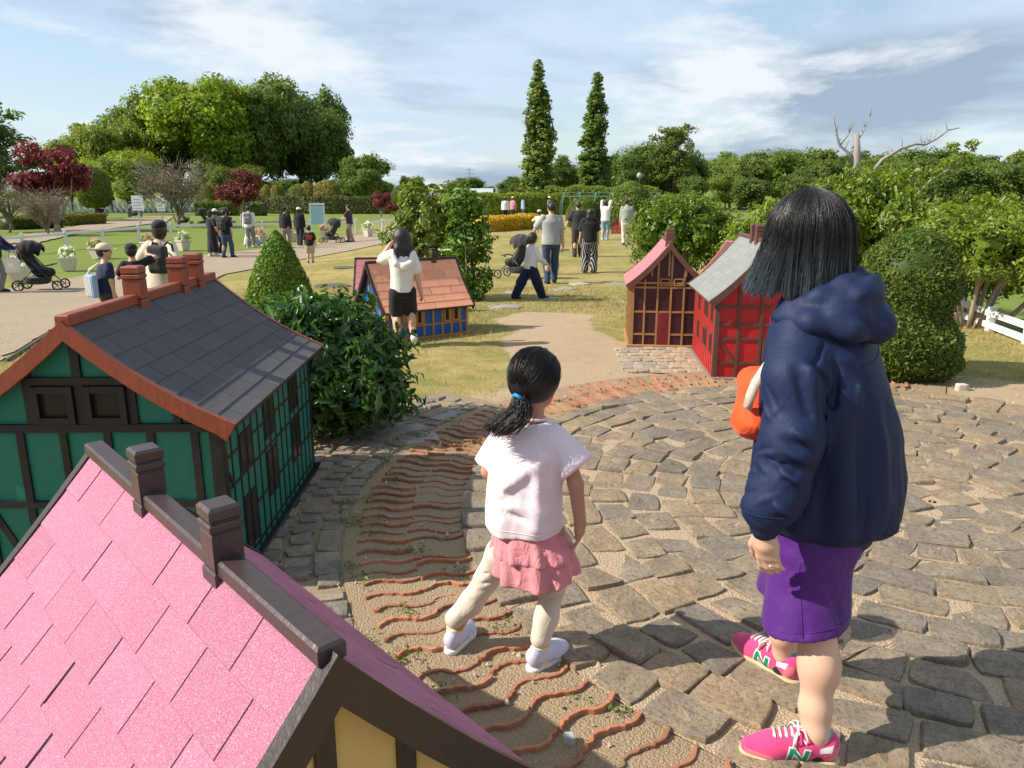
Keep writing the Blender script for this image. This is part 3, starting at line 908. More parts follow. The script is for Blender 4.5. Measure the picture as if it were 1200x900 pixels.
    e.grid('front', [-.3,-.1,.1,.3], [.05,.25,.5]); e.grid('left', [.05,.3,.6,.9], [.05,.25,.5]); e.grid('right', [.05,.3,.6,.9], [.05,.25,.5])
    h = House('tiny far brick-red house with brown roof near the two standing people', (5.25, 38.3, -.5), 12, .75, .9, .5, .85, .05, .03,
              dict(wall=mat('brick_red', (.36,.07,.045), .7), timber=umber, barge=umber, shingle=plum, under=umber), f=.2)
    h.roof(5, .3); h.barge(.06, .02); h.grid('front', [-.34,-.12,.12,.34], [.05,.25,.48]); h.grid('left', [.05,.3,.6,.85], [.05,.25,.48])
build_houses()
# ------------------------------------------------------------------ paving
def stone_mat(name, c1, c2, c3, sc=1.0):
    m, nt, out, b = nodes_of(name); t = NT(nt); v = t.coord('Object', True); oi = t.n('ShaderNodeObjectInfo')
    n1 = t.noise(v, 9*sc, 6, .68, .3); n2 = t.noise(v, 70*sc, 5, .75); n3 = t.noise(v, 230*sc, 2, .7)
    c = t.mix(t.ramp(n1, [(.32, 0.), (.68, 1.)]), c1, c2)
    c = t.mix(t.ramp(n2, [(.36, .75), (.52, 0.)]), c, c3)
    c = t.mix(t.ramp(n3, [(.60, 0.), (.74, .7)]), c, dk(c2, 1.75))
    c = t.mix(t.ramp(t.noise(v, 4*sc, 4, .6), [(.58, 0.), (.72, .22)]), c, (.17,.15,.085))
    h = t.n('ShaderNodeHueSaturation'); t.l(c, h.inputs['Color'])
    t.l(t.math('ADD', t.math('MULTIPLY', oi.outputs['Random'], .42), .79), h.inputs['Value'])
    t.l(t.math('ADD', t.math('MULTIPLY', oi.outputs['Random'], .5), .75), h.inputs['Saturation'])
    t.l(h.outputs[0], b.inputs['Base Color']); b.inputs['Roughness'].default_value = .85; b.inputs['Specular IOR Level'].default_value = .3
    nb = t.bump(n1, .6, .02); nb = t.bump(n2, .75, .009, nb); t.l(t.bump(n3, .4, .003, nb), b.inputs['Normal'])
    return m

def irregular_stone(w, l, h, seed, n=4, rough=.010, skew=.06):
    """hand-cut sett: w along x, l along y, top about h above 0, uneven outline and top, worn edges"""
    r = np.random.default_rng(seed)
    cn = np.array([[-1,-1],[1,-1],[1,1],[-1,1]], float)*[w/2, l/2]+r.normal(0, skew, (4,2))*min(w, l)
    tilt = r.normal(0, .022, 2); g = sines(seed+100, 6, 14, 50)
    m = 4*n; ring = []
    for k in range(m):
        e, t = divmod(k, n); t /= n; a = cn[e]; b = cn[(e+1) % 4]; p = a+(b-a)*t
        ring.append(p)
    ring = np.array(ring); c = ring.mean(0)
    d = ring-c
    # round the corners, roughen the edges
    for k in range(0, m, n): ring[k] = c+d[k]*r.uniform(.92, .985)
    ring = ring+r.normal(0, .012, ring.shape)*min(w, l)
    V = []; 
    for s, z in ((1.03, -.03), (1.005, h*.55), (.985, h*.88), (.945, h*1.0), (.66, h*1.05), (.33, h*1.05)):
        p = c+(ring-c)*s
        zz = np.full(m, z)
        if s < 1:
            q = np.stack([p[:,0], p[:,1], np.full(m, seed*.37)], 1).astype(np.float32)
            zz = zz+g(q)*rough*(1 if s < .95 else .5)+p@tilt
        V.append(np.column_stack([p, zz]))
    V = np.concatenate(V+[[np.array([c[0], c[1], h*1.03])]])
    F = []
    for a in range(5):
        for k in range(m): F.append((a*m+k, a*m+(k+1)%m, (a+1)*m+(k+1)%m, (a+1)*m+k))
    F += [(5*m+k, 5*m+(k+1)%m, 6*m) for k in range(m)]
    return V, F

def build_paving():
    bedm = gravel_mat('sand_bed', (.40,.295,.19), (.53,.41,.28), (.20,.15,.10), (.66,.57,.46), 110)
    def disc(name, r0, r1, a0, a1, lift, label, m):
        n, k = 110, 16; V = []; F = []
        sn = sines(31, 8, 3, 16); s2 = sines(32, 8, 10, 45)
        for i in range(n+1):
            a = a0+(a1-a0)*i/n
            for j in range(k+1):
                r = r0+(r1-r0)*j/k; x = PC[0]+r*math.cos(a); y = PC[1]+r*math.sin(a)
                q = np.array([[x, y, 0]], np.float32)
                V.append((x, y, gzf(x, y)+lift+.004*float(sn(q)[0])+.003*float(s2(q)[0])))
        for i in range(n):
            for j in range(k): F.append((i*(k+1)+j, (i+1)*(k+1)+j, (i+1)*(k+1)+j+1, i*(k+1)+j+1))
        return tag(link(name, mesh_from(name, V, F, True), m), label, kind='structure')
    pave = disc('stone_paving', .02, 2.46, 0, 2*math.pi, .014, 'round plaza of rough brown stone setts in sandy joints', bedm)
    sm = stone_mat('sett_stone', (.18,.142,.102), (.31,.25,.178), (.092,.072,.054))
    protos = []
    for q in range(40):
        w = [.140,.132,.150][q % 3]; l = [.19,.165,.215,.18][q % 4]
        V, F = irregular_stone(w, l, .012+.0035*(q % 4), q+1, n=4, rough=.007, skew=.062); protos.append((w, l, V, F, mesh_from('sett', V, F, False)))
    spots = []; r = .14; ring = 0
    while r < 2.43:
        n = max(3, int(round(2*math.pi*r/(.205+.016*(ring % 3)+.02*random.random())))); off = random.random()*6.28
        cuts = np.cumsum(np.random.default_rng(ring+50).uniform(.78, 1.22, n)); cuts = off+cuts/cuts[-1]*2*math.pi
        for q in range(n):
            a0 = cuts[q-1]-(2*math.pi if q == 0 else 0); a1 = cuts[q]; a = (a0+a1)/2
            spots.append((PC[0]+r*math.cos(a), PC[1]+r*math.sin(a), a, (a1-a0)*r-.014))
        r += .172; ring += 1
    def seen(x, y): return y > 1.35 and abs(x) < .70*(y*.97+.39)+.15
    spots.sort(key=lambda t: (not seen(t[0], t[1]), t[0]**2+t[1]**2)); rest = MB()
    for q, (x, y, a, want) in enumerate(spots):
        w, l, V, F, me = random.choice(protos)
        rot = (random.gauss(0, .025), random.gauss(0, .025), a+random.gauss(0, .06)); loc = (x, y, .010+random.uniform(-.004, .004)); sc = (random.uniform(.92, 1.06)*.161/w, min(1.5, want/l)*random.uniform(.94, 1.02), 1)
        if q < 300: link('stone', me, sm, pave, loc, rot, sc)
        else:
            M = Matrix.LocRotScale(Vector(loc), Matrix.Rotation(rot[2], 3, 'Z').to_quaternion(), Vector(sc)); rest.add([M @ Vector(v) for v in V], F)
    tag(rest.build('stones', sm, pave), kind='stuff')
    # ring of wavy terracotta tiles set on edge
    band = disc('tile_paving', 2.46, 3.02, R(60), R(262), .010, 'sandy ring of wavy terracotta tiles set on edge', gravel_mat('brown_bed', (.30,.215,.13), (.41,.31,.20), (.15,.11,.07), (.55,.47,.37), 120))
    tm = mat('terracotta_tile', (.35,.145,.078), .85, .3, 22, .3, 120, .004, rand=.25, col2=(.30,.20,.13), c2at=.52)
    def tile(seed, L=.235, amp=.024, th=.0135, h=.03):
        rr = np.random.default_rng(seed); n = 18; up = []
        for i in range(n+1):
            s = i/n; x = (s-.5)*L; y = amp*math.sin(s*2*math.pi+.2*rr.normal())*(1 if s < .5 else 1.05)
            dy = amp*2*math.pi/L*math.cos(s*2*math.pi); nn = math.hypot(1, dy); t = th/2*(1+.08*rr.normal())
            z = h+rr.normal()*.0012
            up.append(((x-dy/nn*t*-1*-1, y+t/nn, z), (x+dy/nn*t, y-t/nn, z)))
        V = []
        for a, b in up: V += [(a[0], a[1], -.03), (a[0], a[1], a[2]-.002), (a[0]*1, a[1]-.0015, a[2]), (b[0], b[1]+.0015, b[2]), (b[0], b[1], b[2]-.002), (b[0], b[1], -.03)]
        F = []
        for i in range(n):
            for j in range(5): F.append((i*6+j+1, i*6+j, (i+1)*6+j, (i+1)*6+j+1))
        F += [(0,1,2,3,4,5), tuple(n*6+j for j in (5,4,3,2,1,0))]
        return mesh_from('wavy_tile', V, F)
    tms = [tile(s, random.uniform(.238,.255), random.uniform(.018,.023)) for s in range(12)]
    step = .092/2.72; a = R(66)
    while a < R(252):
        for rr in (2.585, 2.83):
            aa = a+random.gauss(0, .003); q = rr+random.gauss(0, .007)
            x = PC[0]+q*math.cos(aa); y = PC[1]+q*math.sin(aa)
            if random.random() < .015: continue
            link('wavy_tile', random.choice(tms), tm, band, (x, y, random.uniform(-.013, .001)), (random.gauss(0, .03), random.gauss(0, .02), aa+math.pi+random.gauss(0, .03)))
        a += step*random.uniform(.93, 1.07)*(1+.28*float(sstep((a-R(185))/R(35))))
    # small cobbles outside the tiles
    cob = disc('cobble_paving', 3.02, 3.62, R(140), R(240), .006, 'earthy border of small worn cobbles beside the green house', gravel_mat('earth_bed', (.29,.21,.135), (.39,.30,.20), (.15,.11,.07), (.5,.43,.34), 120))
    cm = stone_mat('cobble_stone', (.20,.165,.125), (.33,.285,.225), (.11,.09,.07), 1.6)
    cps = []
    for s in range(20):
        V, F = irregular_stone(.10, .092, .022, 200+s, 3, .004, .06); cps.append(mesh_from('cobble', V, F))
    for i, rr in enumerate((3.085, 3.215, 3.345, 3.475)):
        a = R(142)+random.random()*.03
        while a < R(232):
            x = PC[0]+rr*math.cos(a); y = PC[1]+rr*math.sin(a)
            if random.random() > (.04 if i < 2 else .16):
                link('cobble', random.choice(cps), cm, cob, (x, y, random.uniform(-.008, .004)), (random.gauss(0, .03), random.gauss(0, .03), a+random.gauss(0, .08)), (random.uniform(.95,1.15), random.uniform(.9,1.2), 1))
            a += .112/rr*random.uniform(.95, 1.1)
    # pavers before the maroon house
    V = []; 
    fo = tag(link('cobble_paving', mesh_from('cobble_paving', [(1.02,6.75,.008),(1.78,6.62,.008),(1.86,7.85,.008),(1.10,7.85,.008)], [(0,1,2,3)]), bedm), 'pale pavers laid before the maroon house door', kind='structure')
    pm = stone_mat('pale_paver', (.33,.27,.19), (.44,.37,.28), (.22,.17,.12), 1.6)
    for i in range(7):
        for j in range(8):
            x = 1.11+i*.108+.03*(j % 2)+random.gauss(0, .006)-.008*j; y = 7.76-j*.14+random.gauss(0, .008)
            if random.random() < .05: continue
            link('paver', random.choice(cps), pm, fo, (x, y, random.uniform(-.004, .004)), (0, 0, random.gauss(0, .06)), (.95, 1.3, .8))
    # grey slabs at the end of the wavy tiles, flat stones in the lawn
    flat = stone_mat('flat_slab', (.27,.25,.22), (.38,.355,.32), (.17,.155,.13), .8)
    slabs = [(-.78,5.05,.34,.26,.5),(-.55,5.38,.30,.22,1.1),(-.86,5.42,.28,.2,.2),(-.6,4.82,.26,.18,.3)]
    for i, (x, y, w, l, a) in enumerate(slabs):
        V, F = irregular_stone(w, l, .02, 300+i, 5, .004, .09)
        tag(link('slab', mesh_from('slab', V, F), flat, None, (x, y, gzf(x,y)-.002), (0,0,a)), 'flat grey stone slab sunk in the soil past the bush, ' + ['nearest the bush','farthest from the camera','leftmost','nearest the wavy tiles'][i], 'stone slab', 'grey slabs in the soil')
    sl2 = [(-.13,11.2,.42,.3),(-.75,13.2,.5,.28),(.05,14.2,.4,.3),(.95,15.2,.5,.35),(1.5,16.8,.5,.4),(2.35,16.9,.45,.35),(.4,17.2,.4,.3),(.6,12.8,.3,.24)]
    dd = ['nearest the blue house','by the magnolia bush','left of the walking child','by the walking child','below the woman in striped trousers','rightmost of the lawn slabs','beside the folded stroller','in front of the walking child']
    for i, (x, y, w, l) in enumerate(sl2):
        V, F = irregular_stone(w, l, .03, 330+i, 5, .01, .12)
        tag(link('slab', mesh_from('slab', V, F), flat, None, (x, y, gzf(x,y)-.006), (0,0,i*1.3)), 'flat pale stone lying in the lawn, '+dd[i], 'stone slab', 'flat stones in the lawn')
    iron = mat('iron_cover', (.10,.085,.065), .8, .3, 20, .3, 60)
    for x, y, r_, l_ in ((-3.78,16.2,.38,'round rusty manhole cover in the lawn nearer the clipped cone'),(-4.7,21.7,.3,'round rusty manhole cover in the lawn nearer the path')):
        mb = MB(); mb.lathe([(r_,-.02),(r_,.012),(r_*.96,.016),(r_*.9,.010),(r_*.3,.012)], 24); tag(mb.build('manhole_cover', iron, None, loc=(x, y, gzf(x,y)+.012)), l_, 'manhole', 'manhole covers')
    V, F = irregular_stone(.085, .06, .05, 411, 4, .006, .1)
    tag(link('rock', mesh_from('rock', V, F, True), mat('pale_rock', (.55,.47,.38), .85, .2, 20, .4, 60), None, (3.69, 6.12, gzf(3.69,6.12))), 'small pale rock on the grass below the clipped double bush', 'rock')
    V, F = irregular_stone(.032, .026, .022, 412, 4, .003, .1)
    o = link('pebble', mesh_from('pebble', V, F, True), mat('pebble', (.45,.43,.4), .8), None, (.17, 1.955, .014)); tag(o, 'small grey pebble among the wavy tiles near the pink roof', 'pebble')
    # loose gravel grains over the sandy joints
    n = 5200; r = np.sqrt(np.random.default_rng(5).uniform(0, 1, n))*3.3; a = np.random.default_rng(6).uniform(0, 6.283, n)
    x = PC[0]+r*np.cos(a); y = PC[1]+r*np.sin(a); s = np.random.default_rng(8).gamma(2., .0016, n)+.0015
    T = np.array([[1,0,-.4],[-.5,.87,-.4],[-.5,-.87,-.4],[.1,.05,.8]]); rr = np.random.default_rng(9)
    ang = rr.uniform(0, 6.28, n); ca, sa = np.cos(ang), np.sin(ang)
    V = np.zeros((n,4,3)); V[:,:,0] = x[:,None]+s[:,None]*(T[:,0]*ca[:,None]-T[:,1]*sa[:,None]); V[:,:,1] = y[:,None]+s[:,None]*(T[:,0]*sa[:,None]+T[:,1]*ca[:,None]); V[:,:,2] = .018+s[:,None]*T[:,2]
    i = np.arange(n)[:,None]*4
    F = np.concatenate([i+np.array(q) for q in ([0,1,3],[1,2,3],[2,0,3])])
    keep = (x > -1) & (y > 1.1)
    tag(link('gravel', mesh_from('gravel', V.reshape(-1,3), F), mat('grit', (.42,.35,.26), .9, .4, 40, 0)), 'fine loose grit scattered over the paving joints', kind='stuff')
build_paving()
# ------------------------------------------------------------------ plants
def leaf_cloud(C, Nrm, size, aspect=.5, seed=0, fold=.25, jitter=.6, shape='leaf', size_var=.3):
    """one small folded leaf (two quads) per centre; C, Nrm (n,3)"""
    r = np.random.default_rng(seed); n = len(C)
    N = Nrm+r.normal(0, jitter, (n,3)); N /= np.maximum(np.linalg.norm(N, axis=1, keepdims=True), 1e-6)
    T = np.cross(N, r.normal(size=(n,3))); T /= np.maximum(np.linalg.norm(T, axis=1, keepdims=True), 1e-6); B = np.cross(N, T)
    s = size*np.exp(r.normal(0, size_var, n))[:,None]; w = s*aspect
    if shape == 'leaf':     # pointed oval of two folded halves
        pts = [C-T*s*.5, C-B*w*.42-T*s*.1+N*w*fold, C+T*s*.5-N*s*.12, C+B*w*.42-T*s*.1+N*w*fold]
        V = np.stack(pts, 1); F = np.array([[0,1,2],[0,2,3]])
    elif shape == 'quad':
        V = np.stack([C-T*s*.5-B*w*.3, C+T*s*.1-B*w*.55, C+T*s*.5+B*w*.1, C-T*s*.05+B*w*.55], 1); F = np.array([[0,1,2],[0,2,3]])
    else:                   # narrow blade
        V = np.stack([C-T*s*.5-B*w*.5, C-T*s*.5+B*w*.5, C+T*s*.5], 1); F = np.array([[0,1,2]])
    k = V.shape[1]
    FF = (np.arange(n)[:,None,None]*k+F[None]).reshape(-1,3)
    return V.reshape(-1,3), FF

def join(parts):
    V = []; F = []; n = 0
    for v, f in parts: V.append(v); F.append(np.asarray(f)+n); n += len(v)
    return np.concatenate(V), np.concatenate(F)

def crown_points(lobes, n, seed, clump=.22, nclump=120, fill=.35, surf=.75):
    """points gathered in clumps over the surface of ellipsoid lobes (c, r); returns points and outward normals"""
    r = np.random.default_rng(seed); L = np.array([l[0] for l in lobes], float); Rr = np.array([l[1] for l in lobes], float)
    w = np.array([q[0]*q[1]+q[1]*q[2]+q[0]*q[2] for q in Rr]); w = w/w.sum()
    li = r.choice(len(L), nclump, p=w); d = r.normal(size=(nclump,3)); d /= np.linalg.norm(d, axis=1, keepdims=True)
    rad = np.where(r.random(nclump) < surf, r.uniform(.82, 1.04, nclump), r.uniform(min(fill,.84), .85, nclump))
    CC = L[li]+d*Rr[li]*rad[:,None]; CN = d/Rr[li]; CN /= np.linalg.norm(CN, axis=1, keepdims=True)
    cs = clump*np.exp(r.normal(0, .35, nclump))
    k = r.choice(nclump, n, p=cs**2/np.sum(cs**2))
    e = r.normal(size=(n,3)); e /= np.linalg.norm(e, axis=1, keepdims=True)
    P = CC[k]+e*(cs[k]*r.uniform(.2, 1, n)**.5)[:,None]*np.array([1,1,.75])
    N = e*.6+CN[k]*.7+np.array([0,0,.45])
    return P, N

def limbs(base, top, r0, targets, seed, sides=6, bend=.12, split=.45):
    """a tapered bent trunk with limbs to the targets"""
    r = random.Random(seed); mb = MB()
    b = Vector(base); t = Vector(top); n = 6
    off = Vector((r.uniform(-1,1), r.uniform(-1,1), 0))*bend*(t-b).length
    tr = [b.lerp(t, i/n)+off*math.sin(math.pi*i/n) for i in range(n+1)]
    mb.tube(tr, [r0*(1.25 if i == 0 else 1-.6*i/n) for i in range(n+1)], sides)
    for q in targets:
        q = Vector(q); s = tr[r.randint(int(n*split), n-1)]; m = s.lerp(q, .5)+Vector((r.uniform(-1,1), r.uniform(-1,1), r.uniform(0,1)))*.12*(q-s).length
        mb.tube([s, s.lerp(m, .5), m, m.lerp(q, .6), q], [r0*.42, r0*.36, r0*.28, r0*.18, r0*.08], 5)
    return mb

BARK = mat('bark', (.11,.085,.062), .9, .35, 8, .6, 30, .03, stretch=(1,1,.25))
PALEBARK = mat('pale_bark', (.33,.27,.20), .9, .3, 10, .5, 40, .01, stretch=(1,1,.3))

class Tree:
    """a tree or shrub kind: meshes made once, then placed any number of times"""
    def __init__(s, crown, cmat, trunk=None, tmat=None, extra=()):
        s.crown = mesh_from('crown', *crown); s.cmat = cmat; s.trunk = trunk.mesh('trunk', True) if trunk else None; s.tmat = tmat or BARK; s.extra = extra
    def put(s, name, label, cat, x, y, rz=0., scale=1., group=None, z=None, cmat=None, crown_name='crown'):
        sc = scale if hasattr(scale, '__len__') else (scale,)*3
        o = thing(name, label, cat, (x, y, gzf(x, y)-.02 if z is None else z), rz, group, sc)
        c = link(crown_name, s.crown, cmat or s.cmat, o)
        if s.trunk: link('trunk', s.trunk, s.tmat, o)
        for nm, me, m in s.extra: link(nm, me, m, o)
        return o

def core(lobes, seed, k=.72, res=None, amp=.1):
    """dark inner mass of twigs and leaves so a dense crown is not see-through: rough faceted blobs"""
    r = np.random.default_rng(seed); out = []
    for c, rad in lobes:
        n = 620; u = r.normal(size=(n,3)); u /= np.linalg.norm(u, axis=1, keepdims=True)
        P = np.array(c)+u*np.array(rad)*k*r.uniform(.55, 1.0, n)[:,None]
        out.append(leaf_cloud(P, u, float(np.mean(rad))*.20, .9, seed+1, .1, .35, 'quad'))
    return join(out)

def lobed(seed, n, rx, rz, zc, spread=.55, size=.5, squash=1.):
    r = np.random.default_rng(seed); L = []
    for i in range(n):
        d = r.normal(size=3); d /= np.linalg.norm(d); d[2] *= .85
        L.append(((d[0]*rx*spread, d[1]*rx*spread, zc+d[2]*rz*spread), (rx*size*r.uniform(.75,1.2), rx*size*r.uniform(.75,1.2), rz*size*r.uniform(.75,1.15)*squash)))
    return L

def kinds():
    K = {}
    lm = dict(
        dark=leaf_mat('leaf_dark', (.058,.118,.017), (.165,.235,.037), .55, .45),
        mid=leaf_mat('leaf_mid', (.085,.155,.016), (.215,.295,.036), .55, .45),
        lime=leaf_mat('leaf_lime', (.15,.23,.010), (.37,.45,.025), .55, .45),
        forest=leaf_mat('leaf_forest', (.065,.115,.016), (.175,.23,.04), .6, .4),
        poplar=leaf_mat('leaf_poplar', (.075,.145,.018), (.20,.29,.045), .55, .42),
        red=leaf_mat('leaf_red', (.11,.022,.016), (.24,.060,.042), .5, .3),
        magn=leaf_mat('leaf_magnolia', (.075,.125,.012), (.23,.30,.035), .38, .35, .5),
        glossy=leaf_mat('leaf_glossy', (.018,.075,.010), (.10,.20,.024), .26, .34, .6),
        yew=leaf_mat('leaf_yew', (.045,.090,.008), (.17,.22,.025), .55, .35),
        cone=leaf_mat('leaf_cone', (.06,.14,.010), (.19,.30,.02), .5, .3),
        gold=leaf_mat('leaf_gold', (.13,.125,.010), (.26,.22,.018), .6, .15),
        yellow=leaf_mat('leaf_yellow', (.40,.28,.008), (.64,.47,.02), .6, .25),
        privet=leaf_mat('leaf_privet', (.075,.14,.010), (.23,.31,.025), .42, .4, .45),
        bare=leaf_mat('leaf_bare', (.13,.12,.06), (.24,.20,.11), .7, .2),
        hedge=leaf_mat('leaf_hedge', (.06,.075,.015), (.14,.15,.035), .6, .2))
    K['lm'] = lm
    # big broadleaved trees, unit height 1
    for i, (nm, m) in enumerate((('oak', 'mid'), ('oak_dark', 'dark'), ('oak_lime', 'lime'))):
        lb = lobed(20+i, 15, .40, .38, .56, .72, .40)
        P, N = crown_points(lb, 24000, 30+i, .058, 520, .5, .8)
        tg = [l[0] for l in lb[:9]]
        K[nm] = Tree(join([leaf_cloud(P, N, .0225, .62, 40+i, .2, .6, 'quad'), core(lb, 50+i, .78)]), lm[m], limbs((0,0,-.02), (0,0,.5), .032, tg, 60+i))
    for i in range(3):
        lb = lobed(80+i, 9, .40, .40, .55, .66, .46)
        P, N = crown_points(lb, 9000, 90+i, .08, 220, .5, .85)
        K['forest%d' % i] = Tree(join([leaf_cloud(P, N, .038, .66, 95+i, .2, .6, 'quad'), core(lb, 99+i, .8)]), lm['forest'], limbs((0,0,-.02), (0,0,.5), .03, [l[0] for l in lb[:5]], 70+i))
    # dark pine-like tree with layered tufts
    r = np.random.default_rng(3); lb = []
    for i in range(26):
        h = .32+.66*i/25; a = i*2.4; q = (.30*(1-.55*(i/25)))*r.uniform(.5, 1)
        lb.append(((q*math.cos(a), q*math.sin(a), h), (.12, .12, .045)))
    P, N = crown_points(lb, 9000, 4, .045, 260, .2, .8)
    K['pine'] = Tree(leaf_cloud(P, N, .030, .4, 5, .1, .7, 'quad'), lm['dark'], limbs((0,0,-.02), (0,0,.98), .022, [l[0] for l in lb], 8, 5, .03, .3))
    # poplar: tall flame, unit height 1
    lb = []; r = np.random.default_rng(11)
    for i in range(44):
        h = .03+.95*i/43; w = .082*min(1, (h+.05)/.22)**.6*(1.0 if h < .42 else (1-(h-.42)/.60)**.62)
        a = r.uniform(0, 6.28); lb.append(((.16*w*math.cos(a), .16*w*math.sin(a), h), (w*r.uniform(.86,1.02), w*r.uniform(.86,1.02), .05)))
    P, N = crown_points(lb, 22000, 12, .017, 900, .3, .88)
    N = N+np.array([0,0,.3])
    K['poplar'] = Tree(leaf_cloud(P, N, .0155, .6, 13, .2, .6, 'quad'), lm['poplar'], limbs((0,0,-.02), (0,0,.95), .014, [l[0] for l in lb[4::3]], 14, 6, .01, .2))
    # red maple
    lb = lobed(130, 10, .42, .30, .62, .72, .40)
    P, N = crown_points(lb, 6500, 131, .06, 260, .4, .75)
    K['maple'] = Tree(leaf_cloud(P, N, .034, .8, 132, .2, .8, 'quad'), lm['red'], limbs((0,0,-.02), (.03,0,.42), .04, [l[0] for l in lb], 133, 6, .1, .3), PALEBARK)
    # nearly bare twiggy tree
    rr = random.Random(5); mb = limbs((0,0,-.02), (.05,0,.35), .032, [(rr.uniform(-.45,.45), rr.uniform(-.45,.45), rr.uniform(.45,.95)) for _ in range(22)], 140, 6, .12, .3)
    for _ in range(420):
        a = Vector((rr.uniform(-.4,.4), rr.uniform(-.4,.4), rr.uniform(.35,.9))); d = Vector((a.x*.5+rr.uniform(-.15,.15), a.y*.5+rr.uniform(-.15,.15), rr.uniform(-.05,.22)))
        mb.tube([a, a+d*.5+Vector((rr.uniform(-.03,.03), 0, rr.uniform(-.03,.03))), a+d], [.0045, .003, .0015], 3)
    lb = lobed(141, 9, .42, .30, .62, .7, .38); P, N = crown_points(lb, 5200, 142, .07, 320, .3, .6)
    K['bare'] = Tree(leaf_cloud(P, N, .022, .6, 143, .2, .8, 'quad'), lm['bare'], mb, mat('bare_bark', (.20,.165,.13), .9, .3, 10, .5, 40))
    # clipped domes: fine dense surface
    def dome(seed, prof, n, size, m, nrm_j=.5, trunk=None, lump=.03, shape='quad', asp=.55):
        r = np.random.default_rng(seed); Z = np.array([p[1] for p in prof]); Rr = np.array([p[0] for p in prof])
        zz = r.uniform(0, 1, n*3); zz = Z[0]+(Z[-1]-Z[0])*zz; rad = np.interp(zz, Z, Rr)
        keep = r.random(n*3) < (rad+.06*Rr.max())/(Rr.max()*1.06); zz = zz[keep][:n]; rad = rad[keep][:n]; k = len(zz)
        a = r.uniform(0, 6.283, k); sl = np.interp(zz, Z, np.gradient(Rr, Z))
        q = np.stack([rad*np.cos(a), rad*np.sin(a), zz], 1).astype(np.float32)
        lmp = 1+lump*sines(seed, 10, 3/Rr.max(), 12/Rr.max())(q)
        dep = 1+r.normal(0, .032, k)
        P = np.stack([rad*np.cos(a)*lmp*dep, rad*np.sin(a)*lmp*dep, zz*1.0], 1)
        N = np.stack([np.cos(a), np.sin(a), -sl], 1); N /= np.linalg.norm(N, axis=1, keepdims=True)
        V, F = leaf_cloud(P, N, size, asp, seed+1, .2, nrm_j, shape)
        # solid twig core inside
        m2 = MB(); m2.lathe([(max(.002, rr*.90), z) for rr, z in prof], 20); cv = np.array(m2.v); cf = []
        for f in m2.f:
            for i in range(1, len(f)-1): cf.append((f[0], f[i], f[i+1]))
        return Tree(join([(V, F), (cv, np.array(cf))]), m, trunk)
    K['mkdome'] = dome
    K['topi_gold'] = dome(150, [(.20,0),(.33,.12),(.36,.35),(.33,.6),(.22,.85),(.08,.98),(.01,1.)], 9000, .035, lm['gold'])
    K['topi_dark'] = dome(151, [(.20,0),(.36,.08),(.42,.3),(.40,.6),(.28,.85),(.12,.97),(.01,1.)], 9000, .035, lm['yew'])
    return K
K = kinds(); LM = K['lm']

def ordn(i):
    w = ('first','second','third','fourth','fifth','sixth','seventh','eighth','ninth','tenth','eleventh','twelfth')
    return w[i] if i < 12 else '%d%s' % (i+1, {1: 'st', 2: 'nd', 3: 'rd'}.get((i+1) % 10, 'th'))

